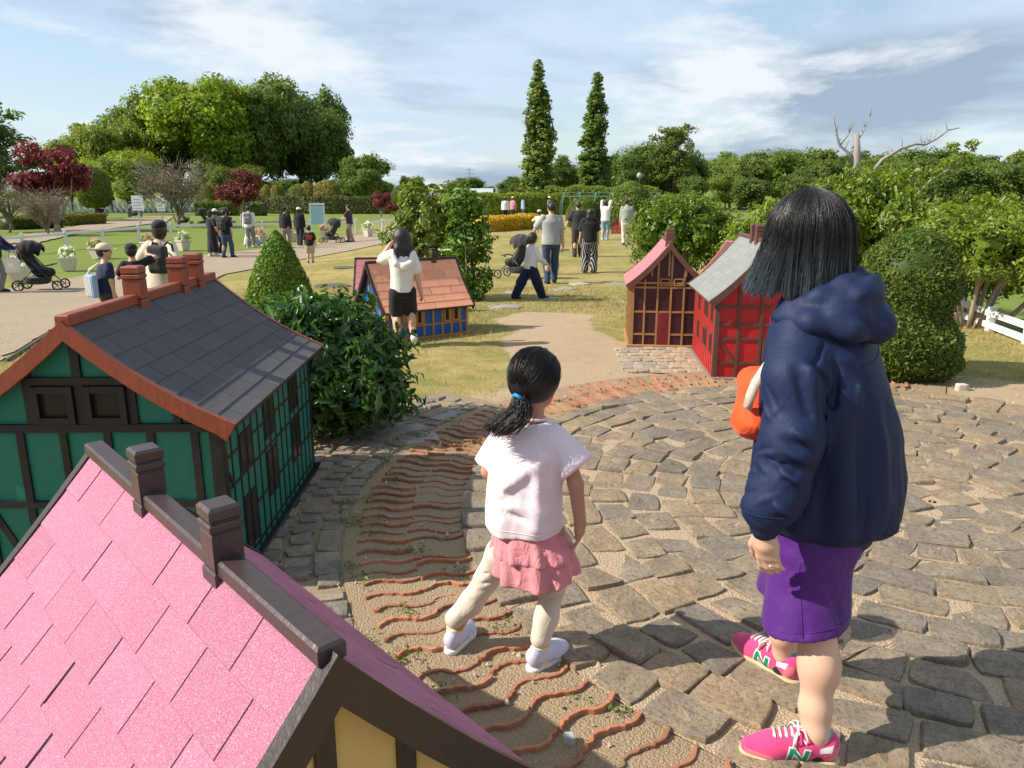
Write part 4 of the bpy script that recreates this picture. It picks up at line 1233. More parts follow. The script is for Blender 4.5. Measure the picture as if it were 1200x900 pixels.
def build_far_plants():
    r = random.Random(21)
    # great trees of the left grove
    big = [('oak_dark',-55,128,23.5,.85,'dark round-crowned tree at the right end of the left grove'),('oak_lime',-63,122,21.5,1.0,'bright lime-green tree in the middle of the left grove'),
           ('oak_dark',-44,136,20,.75,'tall dark tree with ragged right-hand boughs in the left grove'),('oak',-75,128,20.5,.8,'mid-green tree left of the lime-green one'),
           ('oak',-83,130,17,.85,'mid-green tree second from the left of the grove'),('pine',-79,140,20.5,.9,'dark pine rising at the grove top left'),
           ('pine',-90,138,16.5,.9,'small dark pine poking out of the left grove slope'),('oak',-92,128,13.5,.95,'low green tree at the left end of the grove'),
           ('oak_lime',-72,112,9.5,1.0,'low bright green tree under the left grove'),('oak_dark',-50,142,24.5,.8,'tallest dark tree behind the left grove'),('oak',-58,118,9,1.1,'leafy low tree at the grove foot behind the bare trees'),
           ('oak_dark',-66,138,22.5,.9,'dark tree filling the grove behind the lime-green one'),
           ('oak',-80.5,118,14.5,1.0,'green tree sloping down at the left of the grove'),('oak',-88,116,11.5,1.1,'lower green tree leftmost on the grove slope'),('oak_lime',-77,108,8.0,1.3,'low yellow-green tree at the grove foot behind the bare tree'),('oak_dark',-52,112,7.5,1.4,'low dark tree under the right end of the grove')]
    for i, (k, x, y, h, w, lab) in enumerate(big):
        x = x*.72-1.5
        K[k].put('oak_tree' if k != 'pine' else 'pine_tree', lab, 'tree', x, y, i*1.7, (h*w, h*w, h), 'trees of the left grove')
    K['pine'].put('pine_tree', 'dark leaning tree cut by the left picture edge', 'tree', -40.5, 60, .6, (13,13,9.0), 'dark trees at the left edge')
    K['oak_dark'].put('oak_tree', 'dark low tree at the left picture edge under the leaning one', 'tree', -40.5, 58, 2., (9,9,7.2), 'dark trees at the left edge')
    for i, (x, y, h, k, lab) in enumerate(((-21.5,118,9.5,'oak','pale green tree right of the grove near the round topiary'),(-24.5,126,7.5,'oak_dark','dark shrubby tree right of the grove'),(-15,120,6,'oak','low tree behind the magnolia bush'))):
        K[k].put('oak_tree', lab, 'tree', x, y, i, (h*.95,h*.95,h), 'trees right of the left grove')
    # poplars
    K['poplar'].put('poplar_tree', 'taller slim poplar on the left of the pair', 'tree', 2.75, 85, .3, (20.5,20.5,15.3), 'pair of slim poplars')
    K['poplar'].put('poplar_tree', 'shorter slim poplar on the right of the pair', 'tree', 9.3, 90, 2.2, (20.5,20.5,14.9), 'pair of slim poplars')
    # trees behind the poplars and the wooded ridge on the right
    mids = [(6.5,120,8.2,'forest1'),(13.5,122,9.5,'oak'),(19,118,10.2,'oak_dark'),(23.5,116,11.5,'pine'),(22,120,11.2,'oak_dark'),(26,122,9,'forest2'),(16,112,6,'forest0'),(31,112,7.3,'forest1'),(35,118,8,'forest0'),(11,126,7,'forest2'),(28,104,5.5,'oak'),(22,96,4.6,'forest0')]
    names = ['just left of the right poplar','right of the right poplar','with the highest rounded crown right of the poplars','thin and dark, tallest right of the poplars','beside the thin dark pine','right of the thin dark pine','low in front of the poplar trees','at the start of the wooded ridge','second on the wooded ridge','between the two poplars','low and bright above the round bush','pale and low behind the round bush']
    for i, ((x, y, h, k), lab) in enumerate(zip(mids, names)):
        K[k].put('pine_tree' if k == 'pine' else 'broadleaf_tree', 'green tree '+lab, 'tree', x, y, i*.9, (h*1.05, h*1.05, h), 'trees behind the poplars')
    # ridge: rows of crowns, told apart by where they stand
    n = 0
    for row, (y0, h0, dx) in enumerate(((100, 5.2, 4.6), (122, 7.0, 5.2), (150, 9.2, 6.4), (185, 11.8, 8))):
        x = 30+row*6; m_ = 0
        while x < y0*1.02:
            h = h0*r.uniform(.82, 1.16)*(1+.14*max(0, (x/y0-.45)))
            k = 'forest%d' % r.randint(0, 2)
            K[k].put('forest_tree', 'round crowned green tree, '+ordn(m_)+' from the left in the '+('front', 'second', 'third', 'back')[row]+' row of the wooded ridge', 'tree', x, y0+r.uniform(-6, 6), r.uniform(0, 6.28), (h*r.uniform(1.0,1.35), h*r.uniform(1.0,1.35), h), 'wooded ridge on the right', cmat=LM['forest'] if r.random() < .7 else LM['mid'])
            x += dx*r.uniform(.8, 1.2); n += 1; m_ += 1
    # low tree line at the horizon between the grove and the poplars
    for i in range(40):
        x = -75+i*4.0+r.uniform(-2, 2); h = r.uniform(4.5, 7.2)*1.25
        K['forest%d' % (i % 3)].put('forest_tree', 'small distant tree on the horizon, '+ordn(i)+' from the left of the far line', 'tree', x*2.2, 330+r.uniform(-20, 20), r.uniform(0, 6.28), (h*1.6, h*1.6, h), 'distant tree line', cmat=LM['dark'])
    for i, (x, h) in enumerate(((14,7),(22,9.5),(30,11.5),(38,12.5),(2,5),(-8,4.5))):
        K['forest%d' % (i % 3)].put('forest_tree', 'tree of the far green rise behind the poplars, '+('third','fourth','fifth','rightmost','second','leftmost')[i]+' of its row', 'tree', x, 235+i*3, i, (h*1.5, h*1.5, h), 'green rise left of the poplars')
    # clipped trees and hedges beyond the fence
    tp = [(325,228,'gold',2.6,1.1),(338,228,'dark',0,0),(352,230,'dark',2.7,1.35),(362,229,'gold',2.9,1.2),(378,231,'gold',2.9,1.3),(387,231,'gold',3.0,1.4),(243,226,'gold',2.6,1.3),(314,228,'gold',2.6,1.1)]
    def gx(u, Y): return (u-600)/901*(Y*.9695+.55)
    labs = ['gold clipped cone left of the dark dome','','dark green clipped dome among the gold cones','gold clipped cone right of the dark dome','gold clipped cone second from the right end','gold clipped cone at the right end of the row','gold clipped cone beside the bare tree','gold clipped cone half behind the red maple']
    for (u, v, k, h, w), lab in zip(tp, labs):
        if h: K['topi_'+k].put('topiary', lab, 'topiary', gx(u, 108), 108, u, (h*w*1.25, h*w*1.25, h*1.45), 'clipped trees behind the hedge')
    K['topi_gold'].put('topiary', 'low gold clipped ball left of the red maple', 'topiary', gx(244, 90), 90, 1, (2.6,2.6,1.9), 'clipped balls by the red maple'); K['topi_gold'].put('topiary', 'low gold clipped ball touching the red maple', 'topiary', gx(259, 90), 90, 1, (2.4,2.4,1.8), 'clipped balls by the red maple')
    for u, Y, w, h, lab in ((471,80,1.85,2.5,'dark clipped dome tree left of the magnolia bush top'),(526,80,1.7,2.2,'dark clipped dome tree right of the magnolia bush top'),(114,70,2.7,4.2,'dark clipped egg-shaped tree behind the red maple')):
        x = gx(u, Y); K['topi_dark'].put('topiary', lab, 'topiary', x, Y, u, (w*1.25, w*1.25, h*.85), 'dark clipped trees', z=gzf(x, Y)+(.9 if h > 4 else 1.0))
        mb = MB(); mb.tube([(0,0,-1.1),(0,0,.3)], .12, 7); mb.build('trunk', BARK, [o for o in COL.objects if o.get('label') == lab][0], scale=(1/(w*1.25), 1/(w*1.25), 1/(h*.85)))
    def hedge(label, pts, w, h, m, n, size, seed, name='hedge', lump=.06):
        """clipped hedge along a polyline"""
        r = np.random.default_rng(seed); P = []; N = []; mb = MB()
        seg = [np.hypot(b[0]-a[0], b[1]-a[1]) for a, b in zip(pts[:-1], pts[1:])]
        cf = []
        for (a, b), L in zip(zip(pts[:-1], pts[1:]), seg):
            k = int(n*L/sum(seg)); s = r.uniform(0, 1, k); ang = r.uniform(-.15, math.pi+.15, k)
            d = np.array([(b[0]-a[0])/L, (b[1]-a[1])/L]); nv = np.array([d[1], -d[0]])
            ca = np.cos(ang); sa = np.sin(ang); e = 2/5.
            ox = np.sign(ca)*np.abs(ca)**e*w/2; oz = np.abs(sa)**e*h
            oz = np.where(sa < .05, r.uniform(0, h, k), oz)
            lp = 1+lump*np.sin(s*L*2.1+seed)*np.sin(s*L*.7)
            X = a[0]+d[0]*s*L+nv[0]*ox*lp; Y = a[1]+d[1]*s*L+nv[1]*ox*lp
            P.append(np.stack([X, Y, gz(X, Y)+oz*lp], 1)); N.append(np.stack([nv[0]*ca, nv[1]*ca, np.maximum(sa, .1)], 1))
            m2 = MB(); m2.bar((a[0], a[1], gzf(*a)+h*.44), (b[0], b[1], gzf(*b)+h*.44), w*.84, h*.88)
            nn = len(mb.v); mb.add(m2.v, m2.f)
        P = np.concatenate(P); N = np.concatenate(N)
        for f in mb.f:
            for i in range(1, len(f)-1): cf.append((f[0], f[i], f[i+1]))
        V, F = join([leaf_cloud(P, N, size, .6, seed, .2, .6, 'quad'), (np.array([tuple(q) for q in mb.v]), np.array(cf))])
        return tag(link(name, mesh_from(name, V, F), m), label, 'hedge')
    hedge('long olive clipped hedge behind the white fence and blue sign', [(gx(300,104),104),(gx(380,100),100),(gx(462,100),100)], 2.2, 2.15, LM['hedge'], 16000, .22, 61)
    hedge('low dark green hedge left of the olive hedge behind the red maple', [(gx(232,84),84),(gx(310,84),84)], 2., 1.35, LM['yew'], 7000, .2, 62)
    hedge('bright green hedge behind the magnolia and yellow flower bed', [(gx(560,72),72),(gx(660,74),74)], 3., 1.9, LM['privet'], 9000, .2, 63)
    hedge('pale green shrub belt behind the arch arbour under the poplars', [(gx(640,78),78),(gx(770,76),76)], 3., 2.6, LM['mid'], 9000, .24, 64)
    hedge('yellow flowering low hedge on the lawn crest', [(gx(560,40),40),(gx(600,42.5),42.5),(gx(622,46),46)], 1.5, .72, LM['yellow'], 9000, .085, 65)
    hedge('yellow-flowered low hedge under the first red maple', [(gx(68,52),52),(gx(116,55),55)], 1.6, .75, LM['gold'], 5000, .1, 66)
    hedge('dark low hedge at the left edge below the red maple', [(gx(5,47),47),(gx(66,50),50)], 1.5, .75, LM['yew'], 5000, .1, 67)
    K['topi_gold'].put('topiary', 'yellow-green clipped dome behind the man in the grey vest', 'topiary', gx(737,41.5), 41.5, 1, (3.5,3.5,2.55), None, cmat=LM['magn'])
    K['topi_dark'].put('topiary', 'dark clipped dome behind the woman in striped trousers', 'topiary', gx(684,43), 43, 1, (2.3,2.3,1.7), None)
    # maples and bare trees on the left lawn
    K['maple'].put('maple_tree', 'large dark red maple at the left behind the white fence', 'tree', gx(67,45), 45, .4, (4.7,4.7,5.4), 'red maples')
    K['maple'].put('maple_tree', 'smaller red maple with pale stems beside the path', 'tree', gx(284,58), 58, 2.0, (4.3,4.3,4.2), 'red maples')
    K['maple'].put('maple_tree', 'little dark red shrub at the right end of the olive hedge', 'tree', gx(446,70), 70, 1.0, (2.2,2.2,2.6), 'red maples')
    K['maple'].put('maple_tree', 'low crimson shrub just left of the magnolia bush', 'tree', gx(463,84), 84, 3.0, (3,3,1.8), 'red maples')
    K['bare'].put('bare_tree', 'grey half-bare twiggy tree left of the smaller red maple', 'tree', gx(207,50), 50, .3, (3.9,3.9,4.3), 'half-bare trees')
    K['bare'].put('bare_tree', 'half-bare twiggy tree at the left picture edge', 'tree', gx(10,44), 44, 1.3, (3.0,3.0,3.2), 'half-bare trees')
    K['bare'].put('bare_tree', 'half-bare shrub in front of the large red maple', 'tree', gx(56,41), 41, 2.3, (2.2,2.2,2.5), 'half-bare trees')
    K['oak'].put('broadleaf_tree', 'small leafy green tree between the egg-shaped topiary and the bare tree', 'tree', gx(152,92), 92, 2., (8,8,7.6), None)
build_far_plants()
# ------------------------------------------------------------------ plants close to the camera
def build_near_plants():
    r = random.Random(77)
    # glossy evergreen bush behind the green house
    lb = [((0,0,.52),(.46,.50,.46)),((.22,-.05,.40),(.36,.40,.34)),((-.30,.05,.66),(.34,.36,.30)),((.10,.10,.78),(.30,.32,.22)),((.30,.15,.60),(.28,.30,.28)),((-.1,-.2,.36),(.42,.32,.34)),((.42,-.10,.33),(.20,.24,.24))]
    P, N = crown_points(lb, 5600, 201, .085, 520, .35, .82)
    k = P[:,2] > .05; P = P[k]; N = N[k]
    c1 = leaf_cloud(P, N, .082, .40, 202, .25, .55, 'leaf', .28)
    tw = limbs((0,0,-.03), (0,0,.5), .028, [(r.uniform(-.45,.45), r.uniform(-.4,.4), r.uniform(.3,.9)) for _ in range(26)], 203, 6, .1, .1)
    bush = Tree(join([c1, core(lb, 204, .70)]), LM['glossy'], tw)
    bush.put('evergreen_bush', 'glossy dark evergreen bush growing against the back of the green house', 'bush', -1.24, 5.0, .3, (.93,.93,.97), crown_name='foliage')
    # clipped cone
    cone = K['mkdome'](210, [(.10,0),(.34,.05),(.40,.18),(.385,.38),(.33,.6),(.245,.83),(.15,1.02),(.06,1.14),(.005,1.19)], 15000, .034, LM['cone'], .7, limbs((0,0,-.03), (0,0,.3), .03, [], 1), .05)
    cone.put('topiary', 'bright green clipped cone shrub between the green house and the path', 'topiary', -2.72, 9.0, 0, (.96,.96,.985), crown_name='foliage')
    # magnolia-like bush behind the blue house: two masses
    for nm, lab, x, y, lobes, n, seed in (
        ('magnolia_bush', 'yellow-green leafy magnolia bush behind the blue house', -1.36, 13.0, [((0,0,1.15),(.62,.6,.62)),((-.45,0,.95),(.42,.42,.46)),((.28,.1,1.55),(.42,.42,.34)),((.1,-.1,.62),(.55,.5,.48)),((-.25,.1,1.5),(.36,.36,.34)),((.35,0,.9),(.42,.4,.5))], 4600, 220),
        ('magnolia_bush', 'narrow loose green bush with drooping sprays right of the magnolia', -.72, 12.4, [((0,0,1.42),(.30,.3,.32)),((.08,0,1.0),(.34,.32,.34)),((.02,0,.55),(.34,.3,.34)),((.1,.05,.22),(.30,.3,.22)),((-.08,0,1.62),(.2,.2,.2))], 2600, 230)):
        P, N = crown_points(lobes, n, seed, .10, 300 if n > 3000 else 170, .3, .8)
        k = P[:,2] > .03; P, N = P[k], N[k]
        tg = [l[0] for l in lobes]
        tw = limbs((0,0,-.03), (.02,0,1.0), .035, tg+[(r.uniform(-.5,.5), r.uniform(-.4,.4), r.uniform(.6,1.7)) for _ in range(10)], seed+1, 6, .1, .1)
        parts = [leaf_cloud(P, N, .105, .48, seed+2, .25, .6, 'leaf', .3)]
        if n > 3000: parts.append(core(lobes, seed+3, .6))
        Tree(join(parts), LM['magn'] if n > 3000 else LM['cone'], tw, PALEBARK).put(nm, lab, 'bush', x, y, 0, 1.0, 'magnolia bushes', crown_name='foliage')
    # privet trees with bare stems and flat domed heads
    def privet(seed, rx, ry, z0, z1, n, leaf, stems=6, spread=.45):
        rr = random.Random(seed); lob = []
        for i in range(11):
            a = i*2.4; q = math.sqrt((i+.5)/11)*.72; zc = z0+(z1-z0)*(.52-.28*q*q)
            lob.append(((rx*q*math.cos(a), ry*q*math.sin(a), zc), (rx*.40, ry*.40, (z1-z0)*.42)))
        P, N = crown_points(lob, n, seed, .10*rx, 420, .35, .85)
        mb = MB()
        for i in range(stems):
            a = i*6.283/stems+rr.uniform(-.3,.3); b = Vector((.10*math.cos(a)*rx, .10*math.sin(a)*ry, -.03)); t = Vector((spread*rx*math.cos(a), spread*ry*math.sin(a), z0+(z1-z0)*.35))
            m = b.lerp(t, .5)+Vector((rr.uniform(-.05,.05), rr.uniform(-.05,.05), .05))
            mb.tube([b, b.lerp(m,.5), m, m.lerp(t,.5), t], [.030*rx,.027*rx,.024*rx,.02*rx,.014*rx], 7)
            for _ in range(4):
                e = t+Vector((rr.uniform(-.35,.35)*rx, rr.uniform(-.35,.35)*ry, rr.uniform(.05,.25)*(z1-z0))); mb.tube([m, m.lerp(e,.6)+Vector((0,0,.04)), e], [.014*rx,.010*rx,.005*rx], 5)
        return Tree(join([leaf_cloud(P, N, leaf, .55, seed+2, .2, .6, 'leaf', .3), core(lob, seed+3, .62)]), LM['privet'], mb, PALEBARK)
    pv = privet(240, .95, .95, .62, 1.55, 9500, .062)
    pv2 = privet(245, 1.0, 1.0, .35, 1.62, 8000, .072, 5, .3)
    pv.put('privet_tree', 'umbrella-headed privet tree with bare stems right of the clipped double bush', 'tree', 5.55, 9.25, 0, (1.0,1.0,.98), 'privet trees')
    pv2.put('privet_tree', 'round green privet tree behind the maroon house', 'tree', 3.42, 16.0, 1.0, (1.12,1.12,1.27), 'privet trees')
    pv2.put('privet_tree', 'privet tree behind the clipped double bush near the dead trunk', 'tree', 5.55, 12.2, 2.0, (1.05,1.0,1.38), 'privet trees')
    pv.put('privet_tree', 'privet tree behind the woman\'s head', 'tree', 4.35, 11.6, 4.0, (1.0,1.0,1.12), 'privet trees')
    pv2.put('privet_tree', 'privet tree at the right picture edge behind the umbrella-headed one', 'tree', 8.0, 13.2, 3.0, (1.3,1.3,1.5), 'privet trees')
    pv2.put('privet_tree', 'privet tree farther back between the dead trunk and the ridge', 'tree', 7.4, 16.2, 5.0, (1.3,1.3,1.65), 'privet trees')
    pv2.put('privet_tree', 'low rounded privet shrub right of the round tree', 'tree', 4.6, 14.6, 5.0, (.8,.8,.86), 'privet trees')
    pv2.put('privet_tree', 'low privet shrub nearest the plum roof', 'tree', 5.1, 15.4, 2.0, (.8,.8,.95), 'privet trees')
    # double-lobed clipped yew
    yew = K['mkdome'](250, [(.12,0),(.34,.04),(.42,.15),(.435,.32),(.40,.48),(.335,.60),(.345,.68),(.385,.80),(.385,.92),(.33,1.07),(.21,1.2),(.08,1.27),(.005,1.29)], 30000, .030, LM['yew'], .85, limbs((0,0,-.03), (0,0,.3), .04, [], 2), .17, 'quad', .45)
    yew.put('clipped_bush', 'dark clipped double-bulged bush beside the woman', 'bush', 3.42, 6.62, .6, 1.02, crown_name='foliage')
    # dead tree
    mb = MB(); b = Vector((6.15, 14.2, -.75))
    tr = [b, b+Vector((.0,0,1.4)), b+Vector((.02,0,2.35)), b+Vector((-.04,0,2.95)), b+Vector((-.09,0,3.3))]
    mb.tube(tr, [.12,.10,.085,.065,.05], 9)
    mb.tube([b+Vector((-.06,.05,1.2)), b+Vector((-.09,.05,1.9)), b+Vector((-.085,.05,2.35))], [.07,.06,.055], 8)
    d = thing('dead_tree', 'dead grey trunk with one long bare bough against the sky', 'tree', tuple(b))
    me = mb.mesh('trunk', True); me.transform(Matrix.Translation(-b)); link('trunk', me, mat('dead_wood', (.31,.285,.255), .85, .3, 12, .5, 50, .01, stretch=(1,1,.2)), d)
    def bough(pts, rad, twigs=0, seed=1):
        rr = random.Random(seed); m2 = MB(); pts = [Vector(p) for p in pts]; m2.tube(pts, rad, 6)
        for _ in range(twigs):
            i = rr.randint(1, len(pts)-2); p = pts[i].lerp(pts[i+1], rr.random()); e = p+Vector((rr.uniform(-.10,.10), rr.uniform(-.1,.1), rr.uniform(.05,.22))); m2.tube([p, p.lerp(e,.5)+Vector((.01,0,.02)), e], [.007,.005,.002], 4)
        m2.build('bough', MATS['dead_wood'], d, True)
    bough([(.04,0,2.3),(.2,0,2.58),(.42,0,2.86),(.72,0,3.05),(.98,0,3.13),(1.15,0,3.12),(1.34,0,3.22),(1.52,0,3.36),(1.72,0,3.40)], [.04,.034,.03,.027,.024,.02,.018,.013,.006], 12, 3)
    bough([(-.06,0,2.75),(-.2,0,2.98),(-.36,0,3.1),(-.44,0,3.28),(-.5,0,3.52),(-.52,0,3.68)], [.03,.026,.02,.015,.01,.004], 9, 4)
    bough([(-.36,0,3.1),(-.22,0,3.3),(-.2,0,3.45)], [.016,.011,.004], 5, 5); bough([(-.15,0,3.05),(.02,0,3.3),(.12,0,3.6)], [.014,.010,.004], 5, 7)
    bough([(-.04,0,1.35),(-.25,0,1.62),(-.5,0,1.82),(-.8,0,1.88),(-.95,0,1.98)], [.03,.026,.02,.012,.005], 9, 6)
    # leafy sprig pushed up beside it
    s = thing('sapling', 'leaning bare stem with a spray of pale leaves right of the dead trunk', 'sapling', (6.6, 13.2, .9))
    mb = MB(); mb.tube([(-.05,0,-.3),(.1,0,.55),(.35,0,.85),(.75,0,1.1),(1.0,0,1.35)], [.022,.02,.016,.01,.004], 6); mb.build('stem', MATS['dead_wood'], s, True)
    lob = [((.45,0,.98),(.16,.12,.08)),((.66,0,1.1),(.2,.14,.08)),((.86,0,1.2),(.16,.12,.1)),((.98,0,1.36),(.08,.08,.1)),((.62,0,1.32),(.07,.07,.12))]
    P, N = crown_points(lob, 420, 261, .06, 50, .2, .8); V, F = leaf_cloud(P, N, .075, .5, 262, .2, .7); link('foliage', mesh_from('foliage', V, F), LM['privet'], s)
    # leaning props and fence at the right edge
    wood = mat('prop_wood', (.30,.235,.165), .9, .3, 14, .4, 40, stretch=(1,1,.2))
    for i, (a, b2, rad, lab) in enumerate((((5.62,8.9),(6.55,9.2),.028,'pale leaning wooden prop right of the privet stems'),((5.95,8.55),(7.0,8.7),.024,'dark thin leaning pole nearest the white fence'),((5.75,9.35),(6.4,9.9),.024,'leaning prop farther back among the privet stems'))):
        mb = MB(); z0 = gzf(*a)-.05; mb.tube([(a[0], a[1], z0), ((a[0]+b2[0])/2, (a[1]+b2[1])/2, z0+.36), (b2[0], b2[1], z0+(.78 if i != 1 else .42))], rad, 7)
        tag(mb.build('tree_prop', wood if i != 1 else mat('dark_pole', (.06,.055,.05), .7), None, True), lab, 'prop', 'leaning props')
    wp = mat('white_paint', (.72,.72,.70), .55, .08, 8, .15, 50, col2=(.5,.48,.44), c2at=.68)
    f = thing('fence', 'low white wooden fence at the right picture edge', 'fence', (5.62, 8.7, gzf(5.62, 8.7)))
    for i in range(5):
        x, y = .12-.11*i, 1.1-.85*i; mb = MB(); mb.box((x-.035, y-.035, -.3), (x+.035, y+.035, .27), .006); mb.build('post', wp, f)
    for zz in (.20, .06):
        mb = MB(); mb.bar((.13, 1.2, zz), (-.34, -2.4, zz-.02), .032, .07, bev=.004); mb.build('rail', wp, f)
    # mown grass blades on the near lawn and tufts at the paving edge
    n = 150000; g = np.random.default_rng(17); x = g.uniform(-7, 6, n); y = 4.4+11.5*g.random(n)**1.2
    q = np.stack([x, y, 0*x], 1).astype(np.float32)
    rr = np.hypot(x-PC[0], y-PC[1]); dd = poly_dist(x, y, DIRT)+.12*sines(9, 8, 2, 12)(q); pp = poly_dist(x, y, PATH)
    dens = sines(40, 10, .9, 9)(q)
    keep = (rr > 3.05+.12*dens) & (dd > .12) & (pp > .05) & (g.random(n) < .5+.35*dens) & ~((x > -2.3) & (x < -1.0) & (y < 4.6)) & ~((x > 1.1) & (x < 2.65) & (y > 6.4) & (y < 9.0))
    x, y = x[keep], y[keep]; n = len(x); h = g.gamma(4, .0052, n)+.006; z = gz(x, y)
    a = g.uniform(0, 6.283, n); w = .0016+.0016*g.random(n)
    w = w*(1+(y-4)/5)
    dx, dy = np.cos(a)*w, np.sin(a)*w; lx, ly = g.normal(0, .55, n)*h, g.normal(0, .55, n)*h
    V = np.stack([np.stack([x-dx, y-dy, z-.006], 1), np.stack([x+dx, y+dy, z-.006], 1), np.stack([x+lx, y+ly, z+h], 1)], 1).reshape(-1,3)
    F = np.arange(3*n).reshape(-1,3)
    tag(link('grass', mesh_from('grass', V, F), leaf_mat('grass_blade', (.16,.165,.045), (.50,.41,.17), .7, .3)), 'short dry mown grass over the lawn', kind='stuff')
    # weeds between tiles
    n = 1500; a = g.uniform(R(140), R(250), n); cl = g.integers(0, 46, n); ca = g.uniform(R(145), R(248), 46); cr = np.where(g.random(46) < .65, g.normal(3.0, .06, 46), g.uniform(2.5, 3.0, 46))
    a = ca[cl]+g.normal(0, .012, n); rad = cr[cl]+g.normal(0, .03, n); x = PC[0]+rad*np.cos(a); y = PC[1]+rad*np.sin(a)
    C = np.stack([x, y, .018+g.uniform(0, .014, n)], 1); V, F = leaf_cloud(C, np.tile([0,0,1.], (n,1)), .013, .7, 18, .2, .5)
    tag(link('weeds', mesh_from('weeds', V, F), leaf_mat('weed', (.06,.11,.01), (.16,.22,.03), .6, .3)), 'tiny green weeds along the edge of the wavy tiles', kind='stuff')
build_near_plants()

# ------------------------------------------------------------------ fences, signs, pots, lamps
def build_street():
    wp = MATS['white_paint']; z = lambda x, y: gzf(x, y)
    def fence(label, pts, step, h=.78, rail=.62):
        f = thing('fence', label, 'fence', (pts[0][0], pts[0][1], 0)); ox, oy = pts[0]
        pos = []
        for a, b in zip(pts[:-1], pts[1:]):
            L = math.hypot(b[0]-a[0], b[1]-a[1]); n = max(1, round(L/step))
            for i in range(n): pos.append((a[0]+(b[0]-a[0])*i/n, a[1]+(b[1]-a[1])*i/n))
        pos.append(pts[-1]); me = MB().box((-.055,-.055,-.1), (.055,.055,h), .01).mesh('post')
        for x, y in pos: link('post', me, wp, f, (x-ox, y-oy, z(x, y)), (random.gauss(0,.02), random.gauss(0,.02), .3))
        for (x0, y0), (x1, y1) in zip(pos[:-1], pos[1:]):
            mb = MB(); mb.bar((x0-ox, y0-oy, z(x0,y0)+rail), (x1-ox, y1-oy, z(x1,y1)+rail), .05, .10); mb.build('rail', wp, f)
    fence('long low white post-and-rail fence along the gravel path', [(-20.5,24.5),(-18.3,29.2),(-17.8,34),(-16.8,38.5),(-13.0,40.8),(-8.6,43.2)], 2.25)
    fence('short low white post-and-rail fence left of the magnolia bush', [(-7.35,40.2),(-6.6,44.5),(-5.6,50)], 2.2)
    f = thing('picket_fence', 'far pale picket fence behind the left lawn', 'fence', (-62, 100, z(-62,100)))
    me = MB().box((-.24,-.03,0), (.24,.03,1.6), .01).mesh('picket')
    for i in range(70): link('picket', me, mat('weathered_white', (.30,.33,.33), .8), f, (i*.62, i*.02+10*math.sin(i*.02), random.uniform(-.04,.04)))
    for zz in (.4, 1.2):
        mb = MB()
        mb.tube([(i*.62, i*.02+10*math.sin(i*.02)+.06, zz) for i in range(0, 70, 3)], .05, 5); mb.build('rail', MATS['weathered_white'], f)
    # pots
    potm = mat('pot_cream', (.60,.55,.45), .7, .1, 10, .1)
    def pot(x, y, col, s, label):
        o = thing('flower_pot', label, 'flower pot', (x, y, z(x,y)+.02), random.random()*6, 'flower pots by the fence', s*.78)
        mb = MB(); 
        for r0, z0, r1, z1 in ((.15,0,.23,.40),):
            v = []; 
            for rr, zz in ((r0,z0),(r1,z1),(r1+.025,z1),(r1+.025,z1+.05),(r1-.02,z1+.05),(r1-.03,z1-.02)):
                v += [(-rr,-rr,zz),(rr,-rr,zz),(rr,rr,zz),(-rr,rr,zz)]
            fs = [(3,2,1,0),(20,21,22,23)]
            for k in range(5):
                for j in range(4): fs.append((k*4+j, k*4+(j+1)%4, k*4+4+(j+1)%4, k*4+4+j))
            mb.add(v, fs)
        mb.build('pot', potm, o)
        rr = np.random.default_rng(int(abs(x*100)))
        P, N = crown_points([((0,0,.56),(.27,.27,.18))], 260, 7, .06, 60, .2, .8); V, F = leaf_cloud(P, N, .07, .5, 8); link('foliage', mesh_from('foliage', V, F), LM['cone'], o)
        P, N = crown_points([((0,0,.62),(.30,.30,.20))], 240, 9, .05, 34, .9, 1.); V, F = leaf_cloud(P, N, .055, .9, 10, .1, .5, 'quad'); link('blossom', mesh_from('blossom', V, F), leaf_mat('petal_'+col, *{'white': ((.75,.74,.62),(.85,.85,.78)), 'pink': ((.65,.30,.30),(.85,.55,.50))}[col], .6, .3), o)
    for x, y, c, s, l in ((-12.7,19.9,'white',1.1,'cream pot with white flowers half behind the stroller at the far left'),(-13.1,22.9,'white',1.1,'cream square pot of white flowers on the path edge by the stroller'),(-14.4,27.0,'pink',1.1,'pot of pink flowers nearer the stroller'),(-14.0,30.0,'pink',1.1,'pot of pink flowers behind the woman in the black cap'),(-12.9,30.6,'white',1.15,'cream pot of white flowers right of the woman in the black cap'),(-11.0,34.2,'pink',1.1,'pot of pink flowers beside the seated person'),(-10.2,36.2,'white',1.1,'pot of white flowers behind the clipped cone'),(-9.1,38.0,'pink',1.1,'pot of pink flowers under the blue sign'),(-7.2,39.2,'white',1.15,'cream pot at the end of the fence by the man with the pram')):
        pot(x, y, c, s, l)
    # blue notice board
    s = thing('notice_board', 'white framed pale blue notice board on two legs', 'sign', (-10.35, 41.8, z(-10.35,41.8)), .25)
    for sx in (-.36, .36): MB().box((sx-.035,-.03,-.05),(sx+.035,.03,1.62),.006).build('leg', wp, s)
    MB().box((-.40,-.035,1.55),(.40,.035,1.64),.006).build('frame', wp, s)
    MB().box((-.33,-.02,.55),(.33,.015,1.52),.004).build('panel', mat('pale_blue', (.30,.52,.62), .5, .06, 6), s)
